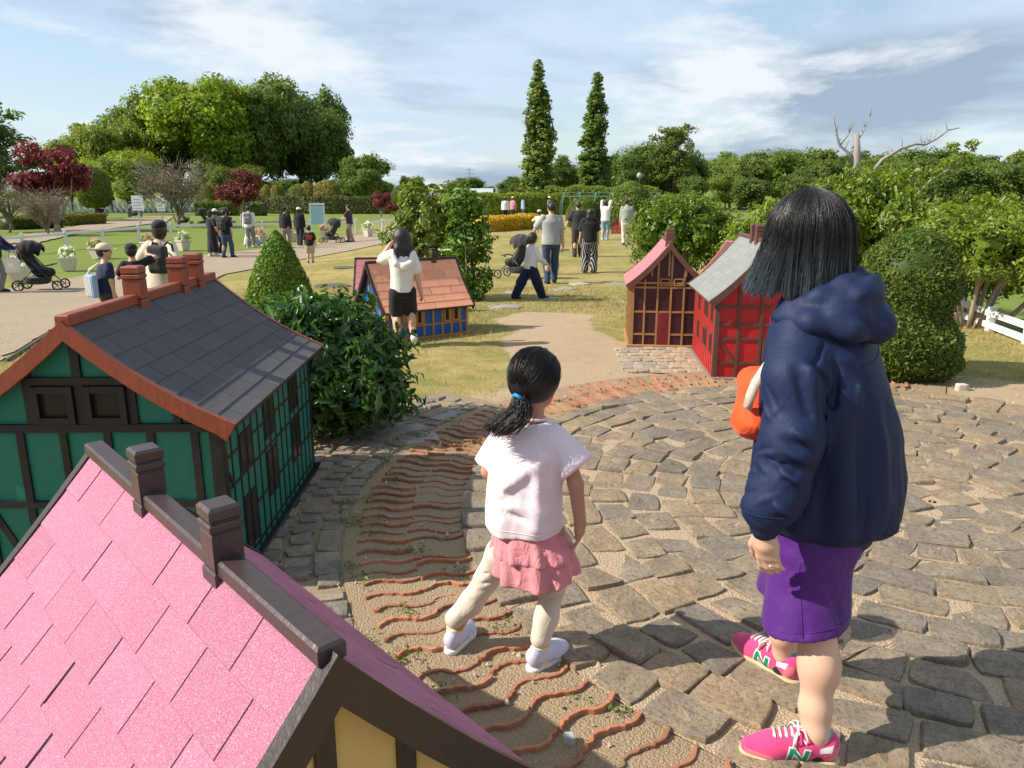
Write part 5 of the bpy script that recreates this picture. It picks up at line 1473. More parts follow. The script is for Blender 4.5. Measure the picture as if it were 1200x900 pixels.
    for x, y, l, w, h in ((-25.6,54,'white notice sheet on a post left of the half-bare tree',.8,1.0),(-23.6,53,'white notice sheet on a post right of the half-bare tree',.55,1.0)):
        s = thing('notice_post', l, 'sign', (x, y, z(x,y))); MB().box((-.05,.03,-.05),(.05,.1,1.4)).build('post', mat('post_pale', (.5,.45,.38), .8), s); MB().box((-w/2,-.02,.95),(w/2,.03,.95+h)).build('panel', mat('paper_white', (.72,.74,.74), .6), s)
        for i in range(4): MB().box((-w*.38,-.024,1.05+.2*i),(w*.38-.1*(i%2),-.0205,1.13+.2*i)).build('print', mat('print_grey', (.35,.42,.5), .6), s)
    # lamp post far off
    s = thing('lamp_post', 'dark lamp post with a round head before the big dark trees', 'lamp post', (-29.5, 104, z(-29.5,104)))
    MB().lathe([(.09,0),(.07,.4),(.05,4.9),(.05,5)], 8).build('pole', mat('lamp_iron', (.05,.05,.055), .5), s); MB().lathe([(.05,4.95),(.2,5.1),(.24,5.25),(.15,5.42),(.02,5.46)], 10).build('lamp_head', mat('lamp_glass', (.30,.31,.31), .4), s)
    s = thing('lamp_post', 'pale globe lamp post by the arbour', 'lamp post', (9.6, 60, z(9.6,60)))
    MB().lathe([(.06,0),(.05,.4),(.04,2.9)], 8).build('pole', MATS['lamp_iron'], s); MB().lathe([(.05,2.9),(.2,3.02),(.22,3.15),(.12,3.32),(.02,3.36)], 10).build('lamp_head', MATS['lamp_glass'], s)
    # arbour of bent pipes
    s = thing('arbour', 'pale green pipe arch arbour behind the walkers', 'arbour', (4.9, 52, z(4.9,52))); am = mat('arbour_green', (.13,.26,.20), .5)
    for i in range(7):
        mb = MB(); x = -1.6+i*1.05; mb.tube([(x,0,0),(x,0,1.2),(x+.12,.25,1.65),(x+.2,.7,1.85),(x+.2,1.3,1.85),(x+.12,1.75,1.65),(x,2.,1.2),(x,2.,0)], .025, 6); mb.build('hoop', am, s, True)
    for yy, zz in ((.25,1.65),(1.0,1.9),(1.75,1.65)): MB().tube([(-1.5,yy,zz),(4.9,yy,zz)], .02, 6).build('rail', am, s)
    # lattice mast and a low pale roof in the distance
    s = thing('pylon', 'thin distant lattice power mast on the horizon', 'pylon', (-32, 600, z(-32,600)-1)); pm = mat('pylon_steel', (.35,.38,.4), .6)
    mb = MB()
    for sx in (-1,1):
        for sy in (-1,1): mb.tube([(sx*2,sy*2,0),(sx*.4,sy*.4,20)], .16, 4)
    for i in range(6):
        w0 = 2-.27*i; w1 = 2-.27*(i+1); mb.tube([(-w0,-w0,i*3.3),(w1,-w1,i*3.3+3.3)], .12, 4); mb.tube([(w0,-w0,i*3.3),(-w1,-w1,i*3.3+3.3)], .12, 4)
    mb.build('tower', pm, s)
    for zz, w in ((12.5,5),(15.5,4.2),(18.5,3.4)): MB().tube([(-w,0,zz),(w,0,zz)], .18, 4).build('crossarm', pm, s)
    s = thing('greenhouse', 'low pale roof far off behind the magnolia', 'building', (-14, 190, z(-14,190))); MB().box((-9,-4,0),(9,4,2.0)).build('wall', mat('pale_wall', (.5,.52,.54), .7), s); MB().prism([(-4.4,2.0),(4.4,2.0),(0,3.4)], -9.5, 9.5, lambda a,b,h: (h,a,b)).build('roof', mat('pale_roof', (.42,.45,.48), .6), s)
build_street()
# ------------------------------------------------------------------ people
def skin_mat(name='skin', c=(.56,.335,.235)):
    if name in MATS: return MATS[name]
    m, nt, out, b = nodes_of(name); t = NT(nt); v = t.coord('Object')
    cc = t.mix(t.noise(v, 9, 4, .6), dk(c, .9), dk(c, 1.08)); cc = t.mix(t.ramp(t.noise(v, 30, 3, .6), [(.5, 0.), (.75, .35)]), cc, (c[0]*1.02, c[1]*.80, c[2]*.72))
    t.l(cc, b.inputs['Base Color']); b.inputs['Roughness'].default_value = .5; b.inputs['Specular IOR Level'].default_value = .35
    b.inputs['Subsurface Weight'].default_value = .12; b.inputs['Subsurface Radius'].default_value = (.012,.005,.003); b.inputs['Subsurface Scale'].default_value = .6
    t.l(t.bump(t.noise(v, 320, 3, .6), .12, .002), b.inputs['Normal'])
    MATS[name] = m; return m
SKIN = skin_mat()

def cloth(name, c, rough=.85, weave=420, wr=.25, fold=9., sheen=.15, var=.07, spec=.2):
    if name in MATS: return MATS[name]
    m, nt, out, b = nodes_of(name); t = NT(nt); v = t.coord('Object')
    cc = t.mix(t.noise(v, 6, 4, .6), dk(c, 1-var), dk(c, 1+var)); t.l(cc, b.inputs['Base Color'])
    b.inputs['Roughness'].default_value = rough; b.inputs['Specular IOR Level'].default_value = spec; b.inputs['Sheen Weight'].default_value = sheen; b.inputs['Sheen Roughness'].default_value = .5
    nb = t.bump(t.noise(t.coord('Object', False, (1,1,.55)), fold, 3, .5, 1.2), wr, .03); t.l(t.bump(t.noise(v, weave, 2, .6), .2, .0015, nb), b.inputs['Normal'])
    MATS[name] = m; return m

def hair_mat(name, root, tip=None, rough=.34):
    if name in MATS: return MATS[name]
    m, nt, out, b = nodes_of(name); t = NT(nt); g = t.n('ShaderNodeNewGeometry')
    a = t.n('ShaderNodeAttribute'); a.attribute_name = 'along'
    base = t.mix(t.ramp(a.outputs['Fac'], [(.66, 0.), (1.0, 1.)]), root, tip or root)
    h = t.n('ShaderNodeHueSaturation'); t.l(base, h.inputs['Color']); t.l(t.math('ADD', t.math('MULTIPLY', g.outputs['Random Per Island'], .9), .55), h.inputs['Value'])
    t.l(h.outputs[0], b.inputs['Base Color']); b.inputs['Roughness'].default_value = rough; b.inputs['Specular IOR Level'].default_value = .55
    v = t.coord('Object', False, (1,1,.06)); t.l(t.bump(t.noise(v, 260, 3, .6), .5, .004), b.inputs['Normal'])
    MATS[name] = m; return m
BLACKHAIR = hair_mat('black_hair', (.010,.008,.007), None, .5)
DKHAIR = hair_mat('dark_brown_hair', (.020,.012,.009), None, .5)
BRHAIR = hair_mat('brown_hair', (.055,.026,.014))

def hand(s, wrist, d, back, size, curl=.5, side=1, k=.006, spread=.14):
    """palm and five fingers: d = hand direction, back = normal of the back of the hand, side = +1 if the thumb lies on back x d"""
    d = np.array(d, float); d /= np.linalg.norm(d); b = np.array(back, float); b -= d*(b@d); b /= np.linalg.norm(b)
    w = np.cross(b, d)*side; L = size
    M = np.stack([w, b, d], 1); wrist = np.array(wrist, float)
    s.ell(wrist+d*L*.26, (L*.205, L*.095, L*.29), k*2, M)
    s.cone(wrist-d*L*.05, wrist+d*L*.22, L*.135, L*.16, k*3)
    for i, (o, ln) in enumerate(((.155,.40),(.055,.455),(-.05,.42),(-.145,.33))):
        r = L*(.050 if i < 3 else .043); p = wrist+d*L*.47+w*L*o*.95-b*L*.01; dirr = d+w*(.12*(1.2-i)*.5)*spread*6
        seg = [ln*.45, ln*.32, ln*.26]; ang = 0.
        pts = [p-d*L*.08, p]
        for j, sg in enumerate(seg):
            ang += curl*(.55, .8, .6)[j]*(1+.12*i); q = dirr*math.cos(ang)-b*math.sin(ang); q /= np.linalg.norm(q); p = p+q*L*sg; pts.append(p)
        s.chain(pts, [r*1.12, r*1.08, r, r*.92, r*.78], k)
    p0 = wrist+d*L*.10+w*L*.12; p1 = p0+d*L*.20+w*L*.13-b*L*.06; p2 = p1+d*L*.17+w*L*.02-b*L*.05; p3 = p2+d*L*.13-w*L*.02-b*L*.04
    s.chain([p0, p1, p2, p3], [L*.085, L*.066, L*.056, L*.044], k*1.5)

def head(s, c, f, up, hh, k=.01):
    """head of height hh centred at c looking along f"""
    f = np.array(f, float); f /= np.linalg.norm(f); u = np.array(up, float); u -= f*(u@f); u /= np.linalg.norm(u); r = np.cross(f, u); c = np.array(c, float)
    M = np.stack([r, f, u], 1)
    s.ell(c+u*hh*.12-f*hh*.04, (hh*.345, hh*.43, hh*.385), k, M)
    s.ell(c-u*hh*.17+f*hh*.10, (hh*.26, hh*.285, hh*.30), hh*.16, M)
    s.ell(c-u*hh*.36+f*hh*.21, (hh*.13, hh*.12, hh*.10), hh*.12, M)
    s.cone(c+f*hh*.37+u*hh*.02, c+f*hh*.455-u*hh*.10, hh*.035, hh*.058, hh*.05)
    s.ell(c+f*hh*.36-u*hh*.235, (hh*.10, hh*.05, hh*.026), hh*.03, M)
    for sg in (-1, 1):
        s.ell(c+r*sg*hh*.35-f*hh*.03-u*hh*.03, (hh*.035, hh*.085, hh*.13), hh*.02, M)
        s.ell(c+r*sg*hh*.13+f*hh*.385+u*hh*.03, (hh*.075, hh*.04, hh*.05), hh*.03, M, 's')
    return M

def person(label, loc, a, H, top=('tee', 'white_tee'), bottom=('trousers', 'jeans'), shoes='shoe_white', hair=('short', BLACKHAIR), cap=None, child=0.,
           feet=((-.10,0,0),(.10,0,0)), hands=None, lean=0., headyaw=0., hip=None, res=.016, headpitch=0., group='visitors', wide=1., skin=SKIN, eyes=True, shoulder_tilt=0., poles=None):
    """feet and hands are in body heights; x right, y ahead"""
    P = lambda q: np.array(q, float)*H
    hz = (.515-.035*child) if hip is None else hip
    hipc = P((0, 0, hz)); hh = H*(.132+.045*child)
    ln = R(lean); tl = (.30-.02*child)*H
    sh = hipc+np.array((0, math.sin(ln), math.cos(ln)))*tl
    neck = sh+np.array((0, math.sin(ln), math.cos(ln)))*H*.045
    hc = neck+np.array((0, math.sin(ln)*.7+.08, 1))*hh*.55
    fy = R(headyaw); f = np.array((math.sin(fy)*math.cos(R(headpitch)), math.cos(fy)*math.cos(R(headpitch)), math.sin(R(headpitch))))
    sw = H*(.108-.008*child)*wide; hw = H*.055*wide
    S = [sh+np.array((-sw, 0, -.01*H+shoulder_tilt)), sh+np.array((sw, 0, -.01*H-shoulder_tilt))]; HP = [hipc+np.array((-hw, 0, -.01*H)), hipc+np.array((hw, 0, -.01*H))]
    A = [P(q)+np.array((0, -.015*H, .045*H)) for q in feet]
    KN = [ik(HP[i], A[i], .245*H*(1-.05*child), .23*H*(1-.05*child), (feet[i][0]*.3, 1, .25)) for i in (0, 1)]
    if hands is None: hands = ((-.145, .02, .46), (.145, .02, .46))
    W = [P(q) for q in hands]
    EL = [ik(S[i], W[i], .165*H, .145*H, poles[i] if poles else ((-.6, .6)[i], -1, -.2)) for i in (0, 1)]
    W = [S[i]+(W[i]-S[i])*min(1, .308*H/max(1e-6, np.linalg.norm(W[i]-S[i]))) for i in (0, 1)]
    t = 1.0+.10*child
    body = SDF(); head(body, hc, f, (0, -math.sin(R(headpitch))*0, 1), hh, .012)
    body.cone(neck-np.array((0,0,.03*H)), hc-np.array((0,0,hh*.25)), .033*H*t, .030*H*t, .015)
    body.ell((sh+hipc)/2+np.array((0,0,.03*H)), (.085*H*wide, .055*H, .17*H), .02); body.ell(hipc, (.088*H*wide, .06*H, .07*H), .03)
    for i in (0, 1):
        body.chain([S[i], EL[i], W[i]], [.030*H*t, .024*H*t, .018*H*t], .012)
        d = W[i]-EL[i]; d = d/np.linalg.norm(d); hand(body, W[i], d, ((-1, 1)[i], .3, 0), .105*H, .45, -1 if i else 1, .004)
        body.chain([HP[i], KN[i], A[i]], [.056*H*t, .040*H*t, .024*H*t], .02)
        body.ell(KN[i]*.45+A[i]*.55+np.array((0, -.012*H, .05*H)), (.033*H*t, .034*H*t, .07*H), .02)
        body.cone(A[i]-np.array((0,0,.02*H)), A[i]+np.array((0,.07*H,-.028*H)), .022*H, .018*H, .01)
    V, F = body.mesh(res, 1)
    o = link('person', mesh_from('person', V, F, True), skin, None, loc, (0, 0, -R(a))); tag(o, label, 'person', group)
    wr = sines(int(abs(loc[0]*37+loc[1]*11)) % 1000, 8, 9/H, 40/H)
    # --- top
    kind, tm = top[0], top[1]
    tp = SDF(); bulk = 1.12 if kind != 'jacket' else 1.3
    hem = hipc[2]-.03*H if kind not in ('dress',) else .26*H
    tp.loft([(hem, hipc[0], hipc[1], .108*H*wide*bulk, .078*H*bulk), (hipc[2]+.10*H, *(hipc*.6+sh*.4)[:2], .102*H*wide*bulk, .074*H*bulk), (sh[2]-.05*H, *sh[:2], .112*H*wide*bulk, .07*H*bulk), (sh[2]+.035*H, *sh[:2], .05*H, .045*H)], 0., .02)
    if kind == 'dress':
        tp = SDF(); tp.loft([(.09*H if len(top) < 3 else top[2]*H, hipc[0], hipc[1], .135*H, .115*H), (hipc[2], hipc[0], hipc[1], .105*H, .08*H), (hipc[2]+.12*H, *(hipc*.6+sh*.4)[:2], .092*H*wide, .07*H), (sh[2]-.05*H, *sh[:2], .108*H*wide, .068*H), (sh[2]+.035*H, *sh[:2], .05*H, .045*H)], 0., .02, lambda th, z: 1+.07*np.sin(9*th+4*z)*np.clip((.5*H-z)/(.4*H), 0, 1))
    tr = .043*H*t*(1.1 if kind == 'jacket' else 1.)
    for i in (0, 1):
        if kind in ('tee', 'dress'): tp.chain([S[i]*.9+sh*.1, S[i]*.35+EL[i]*.65], [tr*1.02, tr*1.12], .02)
        elif kind == 'vest': tp.cone(S[i]*.8+sh*.2, S[i], tr*.9, tr*.9, .015)
        else: tp.chain([S[i]*.9+sh*.1, EL[i], EL[i]*.08+W[i]*.92], [tr, tr*.88, tr*.70], .018)
    tp.warp = lambda Q: wr(Q)*.006*H
    sdf_obj({'tee': 'shirt', 'long': 'shirt', 'jacket': 'jacket', 'vest': 'vest', 'dress': 'dress'}[kind], tp, res, MATS[tm], o)
    # --- bottom
    if bottom:
        kind, bm = bottom[0], bottom[1]; bt = SDF()
        if kind in ('trousers', 'shorts', 'wide'):
            bt.loft([(hipc[2]-.07*H, hipc[0], hipc[1], .10*H*wide, .074*H), (hipc[2]+.03*H, hipc[0], hipc[1], .095*H*wide, .068*H)], 0., .02)
            for i in (0, 1):
                if kind == 'shorts': bt.chain([HP[i]*.95, HP[i]*.2+KN[i]*.8], [.068*H*t, .064*H*t], .02)
                else:
                    w = 1.45 if kind == 'wide' else 1.
                    bt.chain([HP[i], KN[i], KN[i]*.05+A[i]*.95], [.064*H*t, .051*H*t*w, .039*H*t*w*1.05], .02)
        else:
            bt.loft([(.30*H, hipc[0], hipc[1], .13*H, .12*H), (hipc[2]+.03*H, hipc[0], hipc[1], .095*H, .07*H)], 0., .01, lambda th, z: 1+.08*np.sin(10*th))
        bt.warp = lambda Q: wr(Q*1.3)*.005*H
        sdf_obj({'trousers': 'trousers', 'wide': 'trousers', 'shorts': 'shorts', 'skirt': 'skirt'}[kind], bt, res, MATS[bm], o)
    for i in (0, 1):
        s = SDF(); fd = np.array((.12*(-1, 1)[i], 1, 0)); fd /= np.linalg.norm(fd); c = A[i]+np.array((0,0,-.045*H)); z = np.array((0,0,1.))
        s.chain([c+z*.026*H-fd*.018*H, c+z*.024*H+fd*.05*H, c+z*.018*H+fd*.095*H], [.030*H, .029*H, .022*H], .012); s.cone(c+z*.03*H, c+z*.055*H-fd*.003*H, .027*H, .024*H, .01)
        s.plane(c+z*.003, (0,0,-1)); sdf_obj('shoe', s, min(res, .012), MATS[shoes], o)
    # --- hair
    style, hm = hair; u = np.array((0,0,1.)); r = np.cross(f, u); r /= np.linalg.norm(r); M = np.stack([r, f, u], 1); s = SDF()
    s.ell(hc+u*hh*.13-f*hh*.06, (hh*.395, hh*.475, hh*.42), .01, M)
    if style == 'short': s.ell(hc-u*hh*.02-f*hh*.20, (hh*.36, hh*.30, hh*.34), .02, M)
    if style == 'bob': s.ell(hc-u*hh*.10-f*hh*.12, (hh*.43, hh*.36, hh*.50), .02, M)
    if style in ('long', 'pony'): s.ell(hc-u*hh*.05-f*hh*.18, (hh*.37, hh*.30, hh*.38), .02, M)
    if style == 'long':
        for q in (-.2, 0, .2): s.chain([hc-f*hh*.22+r*hh*q, hc-f*hh*.36-u*hh*.55+r*hh*q*1.5, hc-f*hh*.36-u*hh*1.15+r*hh*q*1.7], [hh*.24, hh*.19, hh*.09], .04)
    if style == 'pony': s.chain([hc-f*hh*.45+u*hh*.05, hc-f*hh*.62-u*hh*.2, hc-f*hh*.6-u*hh*.7], [hh*.10, hh*.14, hh*.05], .02)
    s.ell(hc+f*hh*.40-u*hh*.16, (hh*.31, hh*.30, hh*.44), .01, M, 's')
    s.warp = lambda Q: sines(5, 6, 40, 130, (1,1,.2))(Q)*.004
    if style: sdf_obj('hair', s, min(res, .013), hm, o)
    if cap:
        s = SDF(); s.ell(hc+u*hh*.22-f*hh*.05, (hh*.43, hh*.50, hh*.40), .01, M); s.plane(hc+u*hh*.14, -u+f*0); s.box(hc+u*hh*.18+f*hh*.58, (hh*.30, hh*.22, hh*.02), M, .01, .02)
        sdf_obj('cap', s, min(res, .011), MATS[cap], o)
    if eyes:
        for sg in (-1, 1):
            mb = MB(); mb.lathe([(.001, -hh*.035), (hh*.035, -hh*.02), (hh*.042, 0), (hh*.035, hh*.02), (.001, hh*.035)], 8); me = mb.mesh('eye', True)
            q = hc+r*sg*hh*.135+f*hh*.375+u*hh*.03; link('eye', me, mat('eye', (.015,.012,.01), .2, 0, 5, 0), o, q)
    return o

def cmats():
    for n, c in (('white_tee', (.70,.69,.66)), ('cream', (.66,.58,.45)), ('grey_tee', (.36,.37,.36)), ('black_cloth', (.016,.016,.018)), ('charcoal', (.04,.04,.045)), ('navy_cloth', (.012,.018,.05)), ('jeans', (.035,.065,.13)), ('light_jeans', (.22,.33,.42)),
                 ('beige', (.42,.34,.23)), ('khaki', (.26,.22,.16)), ('grey_cloth', (.22,.22,.23)), ('lime_cloth', (.30,.40,.06)), ('off_white', (.64,.61,.54)), ('shoe_white', (.62,.61,.58)), ('shoe_black', (.02,.02,.022)), ('shoe_blue', (.05,.12,.40)), ('shoe_tan', (.3,.2,.12)),
                 ('cap_beige', (.58,.49,.36)), ('cap_black', (.015,.015,.017)), ('dark_brown_cloth', (.06,.045,.04)), ('red_cloth', (.42,.05,.04)), ('pink_cloth', (.62,.22,.30)), ('sage', (.30,.33,.29)), ('cap_white', (.7,.69,.66)), ('sky_cloth', (.25,.38,.55))):
        cloth(n, c)
    # white stripes
    m, nt, out, b = nodes_of('striped_cloth'); t = NT(nt); v = t.coord('Object'); sx = t.n('ShaderNodeSeparateXYZ'); t.l(v, sx.inputs[0])
    an = t.math('ARCTAN2', sx.outputs[1], sx.outputs[0]); w = t.math('SINE', t.math('MULTIPLY', an, 22.))
    t.l(t.mix(t.ramp(w, [(.74, 0.), (.8, 1.)]), (.02,.02,.022), (.55,.54,.5)), b.inputs['Base Color']); b.inputs['Roughness'].default_value = .85; MATS['striped_cloth'] = m
cmats()

def backpack(label, loc, a, s, m, m2=None):
    """worn backpack; loc = middle of the wearer's back, a = the wearer's heading"""
    o = thing('backpack', label, 'backpack', loc, -R(a), 'backpacks', s)
    b = SDF(); b.box((0,-.09,0), (.14,.075,.20), None, .05, .02); b.box((0,-.165,-.06), (.10,.03,.10), None, .025, .02); sdf_obj('pouch', b, .016, MATS[m], o)
    for sx in (-1, 1):
        mb = MB(); mb.tube([(sx*.09,-.06,.19),(sx*.11,.0,.235),(sx*.12,.09,.20),(sx*.12,.12,.05),(sx*.12,.05,-.12),(sx*.11,-.05,-.17)], .016, 6); mb.build('strap', MATS[m2 or m], o, True)
    mb = MB(); mb.tube([(-.03,-.10,.2),(-.02,-.10,.235),(.02,-.10,.235),(.03,-.10,.2)], .008, 6); mb.build('handle', MATS[m2 or m], o, True)
    return o

def stroller(label, loc, a, s=1., fabric='black_cloth', group='strollers'):
    """buggy facing +y"""
    o = thing('stroller', label, 'stroller', loc, -R(a), group, s); fr = mat('stroller_frame', (.03,.03,.032), .4, .1, 10, 0)
    for sx in (-1, 1):
        mb = MB(); mb.tube([(sx*.22,.42,.12),(sx*.23,.1,.45),(sx*.24,-.32,.98),(sx*.22,-.40,1.02)], .013, 7); mb.build('frame_tube', fr, o, True)
        mb = MB(); mb.tube([(sx*.24,-.38,.13),(sx*.235,.0,.52)], .013, 7); mb.build('frame_tube', fr, o, True)
    MB().tube([(-.22,-.40,1.02),(-.15,-.44,1.04),(.15,-.44,1.04),(.22,-.40,1.02)], .018, 7).build('handle', fr, o, True)
    for y, z, rad in ((.42,.12,.115),(-.38,.13,.13)):
        for sx in (-1, 1):
            mb = MB(); n = 18
            mb.tube([(sx*.25, y+rad*.86*math.cos(6.283*k/n), z+rad*.86*math.sin(6.283*k/n)) for k in range(n)], rad*.16, 6, closed=True); w = mb.build('wheel', fr, o, True)
            mb = MB()
            for k in range(5): mb.bar((sx*.25, y, z), (sx*.25, y+rad*.8*math.cos(1.2566*k), z+rad*.8*math.sin(1.2566*k)), .02, .014)
            mb.build('spokes', mat('spoke_grey', (.2,.2,.21), .4), w)
    b = SDF(); b.chain([(0,.24,.40),(0,.02,.40)], [.10,.12], .05); b.chain([(0,-.02,.44),(0,-.24,.80)], [.12,.11], .05)
    for sx in (-1, 1): b.chain([(sx*.14,.22,.42),(sx*.14,-.02,.46),(sx*.14,-.22,.78)], [.06,.08,.07], .05)
    sdf_obj('seat', b, .018, MATS[fabric], o)
    b = SDF(); b.ell((0,-.12,.86), (.235,.32,.26), .02); b.ell((0,-.08,.80), (.205,.31,.245), .02, None, 's'); b.plane((0,.05,.78), (0,.35,-1)); b.warp = lambda Q: .006*np.sin(Q[...,1]*40)
    sdf_obj('canopy', b, .014, MATS[fabric], o)
    b = SDF(); b.loft([(.14,0,-.05,.15,.2),(.20,0,-.05,.19,.27),(.30,0,-.05,.20,.30)], 0., .01); sdf_obj('basket', b, .018, MATS['charcoal'], o)
    MB().tube([(-.2,.22,.56),(-.16,.34,.58),(.16,.34,.58),(.2,.22,.56)], .016, 7).build('bumper_bar', fr, o, True)
    return o

def on(x, y): return (x, y, gzf(x, y))
def build_visitors():
    fs = lambda w=.055, s=.0: ((-w, -s, 0), (w, s, 0))
    # ---- girl beside the blue house
    o = person('girl in white hooded top and black shorts leaning by the blue house', (-1.13, 7.93, 0), -16, 1.23, ('tee', 'white_tee'), ('shorts', 'black_cloth'), 'shoe_white', ('long', BLACKHAIR), None, .55,
               ((-.05,.02,0),(.075,-.05,.055)), ((-.085,.125,.835),(.155,-.02,.44)), -3, -8, None, .0095, 0, 'visitors on the lawn', .84, SKIN, True, 0., ((-.8,.2,-1),(.6,-1,-.2)))
    hd = SDF(); hd.chain([(-.10,-.10,.98),(-.07,-.135,.88),(0,-.15,.845),(.07,-.135,.88),(.10,-.10,.98)], [.022,.03,.036,.03,.022], .03); hd.warp = lambda Q: sines(8, 6, 20, 70)(Q)*.004
    sdf_obj('hood', hd, .009, MATS['white_tee'], o)
    for sx in (-1, 1):
        mb = MB(); q = (-.05,.02,0) if sx < 0 else (.075,-.05,.055); c = np.array(q)*1.23; mb.lathe([(.030,.07),(.031,.10),(.030,.125)], 10, (c[0], c[1]-.018, c[2])); mb.build('sock', MATS['black_cloth'], o, True)
    # ---- walkers on the lawn
    person('man in grey t-shirt and jeans pushing the black stroller on the lawn', on(.86, 17.1), -8, 1.76, ('tee', 'grey_tee'), ('trousers', 'jeans'), 'shoe_black', ('short', BLACKHAIR), None, 0, ((-.05,-.04,0),(.06,.10,0)), ((-.20,.16,.58),(.15,-.02,.46)), 3, -15, None, .014, group='visitors on the lawn', wide=1.08)
    baby = person('baby in pale clothes carried at the shoulder of the man in grey', (.60, 17.3, gzf(.6,17.3)+1.02), 20, .68, ('long', 'cream'), ('trousers', 'cream'), 'shoe_white', ('short', DKHAIR), 'cap_beige', 1., ((-.12,.18,.12),(.12,.18,.12)), ((-.2,.2,.5),(.2,.2,.5)), 0, 0, .34, .014, group='visitors on the lawn')
    person('child in white long-sleeved top and navy trousers walking on the lawn', on(.30, 12.75), 62, 1.10, ('long', 'white_tee'), ('wide', 'navy_cloth'), 'shoe_black', ('bob', DKHAIR), None, .6, ((-.08,-.20,.0),(.08,.18,0)), ((-.08,.22,.57),(.10,.20,.55)), 6, 10, None, .012, group='visitors on the lawn')
    person('toddler in white top and lime trousers holding a pink toy', on(1.05, 19.7), 20, .92, ('tee', 'white_tee'), ('wide', 'lime_cloth'), 'shoe_white', ('short', BLACKHAIR), None, .9, fs(.07,.03), ((-.15,.05,.42),(.22,.12,.62)), 0, 0, None, .014, group='visitors on the lawn')
    t = thing('toy', 'small pink toy in the toddler\'s hand', 'toy', (1.28, 19.78, gzf(1.28,19.78)+.58)); mb = MB(); mb.tube([(-.06,0,0),(.1,0,.03)], .02, 8); mb.build('handle', MATS['pink_cloth'], t, True); mb = MB(); mb.lathe([(.005,-.03),(.05,-.02),(.055,0),(.05,.02),(.005,.03)], 10, (.13,0,.035)); mb.build('bubble_ring', MATS['pink_cloth'], t, True)
    stroller('black folding stroller standing on the lawn beside the man in grey', on(.12, 18.6), -62, .95, 'charcoal')
    person('woman in black top and striped wide trousers standing on the lawn', on(2.0, 20.1), 8, 1.63, ('tee', 'black_cloth'), ('wide', 'striped_cloth'), 'shoe_black', ('long', BLACKHAIR), None, 0, fs(.07), ((-.17,.08,.46),(.14,0,.46)), 0, -10, None, .014, group='visitors on the lawn')
    person('person in dark shirt and brown trousers behind the woman in striped trousers', on(2.1, 25.0), -5, 1.72, ('tee', 'charcoal'), ('trousers', 'dark_brown_cloth'), 'shoe_black', ('short', BLACKHAIR), None, 0, fs(.06,.05), ((-.24,.05,.50),(.14,0,.46)), 0, -20, None, .016, group='visitors on the lawn')
    person('woman in white blouse and pale jeans raising a camera to her face', on(3.97, 33.4), 25, 1.66, ('long', 'white_tee'), ('trousers', 'light_jeans'), 'shoe_white', ('bob', DKHAIR), None, 0, fs(.05,.03), ((-.03,.13,.93),(.05,.13,.93)), 0, 0, None, .016, group='visitors on the lawn')
    person('man in sage vest and off-white trousers standing at the lawn crest', on(4.45, 30.5), 5, 1.75, ('long', 'sage'), ('trousers', 'off_white'), 'shoe_black', ('short', BLACKHAIR), None, 0, ((-.05,.0,0),(.07,.06,0)), ((-.13,.06,.48),(.14,-.02,.46)), 0, 20, None, .016, group='visitors on the lawn')
    # ---- people on the path
    person('adult in navy jacket and grey trousers at the left picture edge', on(-11.75, 17.6), 75, 1.62, ('jacket', 'navy_cloth'), ('trousers', 'grey_cloth'), 'shoe_black', ('short', BLACKHAIR), None, 0, ((-.06,.02,0),(.06,-.10,0)), ((-.10,.24,.60),(.10,.24,.60)), 4, 0, None, .016, group='visitors on the path')
    b = thing('tote_bag', 'pale tote bag hanging from the stroller handle at the left edge', 'bag', (-11.32, 17.55, gzf(-11.3,17.5)+.62)); s = SDF(); s.box((0,0,0), (.14,.09,.17), None, .06, .02); s.warp = lambda Q: sines(3,6,12,50)(Q)*.015; sdf_obj('pouch', s, .02, MATS['off_white'], b)
    for sx in (-.06, .06): MB().tube([(-.1,sx,.15),(-.07,sx,.34),(.07,sx,.34),(.1,sx,.15)], .012, 6).build('handle', MATS['off_white'], b, True)
    stroller('black stroller with hood on the path at the far left', on(-11.2, 18.3), 78, 1.05, 'black_cloth')
    person('boy in beige cap and dark vest seen past the green house', on(-4.62, 8.75), 40, 1.02, ('tee', 'navy_cloth'), ('shorts', 'charcoal'), 'shoe_white', ('short', BLACKHAIR), 'cap_beige', .7, fs(), None, 4, 30, None, .012, group='visitors on the path')
    b = thing('shoulder_bag', 'blue and white striped sling bag on the boy in the beige cap', 'bag', (-4.69, 8.66, gzf(-4.6,8.7)+.56), -R(40)); s = SDF(); s.box((0,-.035,0), (.10,.035,.13), None, .02, .01); sdf_obj('pouch', s, .012, MATS['sky_cloth'], b)
    for i in range(5): MB().box((-.075+.035*i-.006,-.078,-.11),(-.075+.035*i+.006,-.066,.11),.002).build('stripe', MATS['white_tee'], b)
    MB().tube([(-.08,-.04,.10),(.0,-.035,.18),(.10,.03,.25)], .016, 6).build('strap', MATS['off_white'], b, True)
    person('small child in black cap behind the red chimney', on(-4.48, 9.15), -20, 1.0, ('tee', 'black_cloth'), ('shorts', 'charcoal'), 'shoe_white', ('short', BLACKHAIR), 'cap_black', .75, fs(), ((-.1,.12,.6),(.17,.12,.86)), 3, 0, None, .012, group='visitors on the path')
    person('woman in black cap and cream top kneeling behind the green roof', on(-4.43, 9.7), 15, 1.60, ('tee', 'cream'), ('wide', 'charcoal'), 'shoe_white', ('bob', BRHAIR), 'cap_black', 0, ((-.07,-.10,0),(.07,.02,0)), ((-.14,.12,.40),(.16,.10,.38)), 8, -20, .30, .012, group='visitors on the path', headpitch=-8)
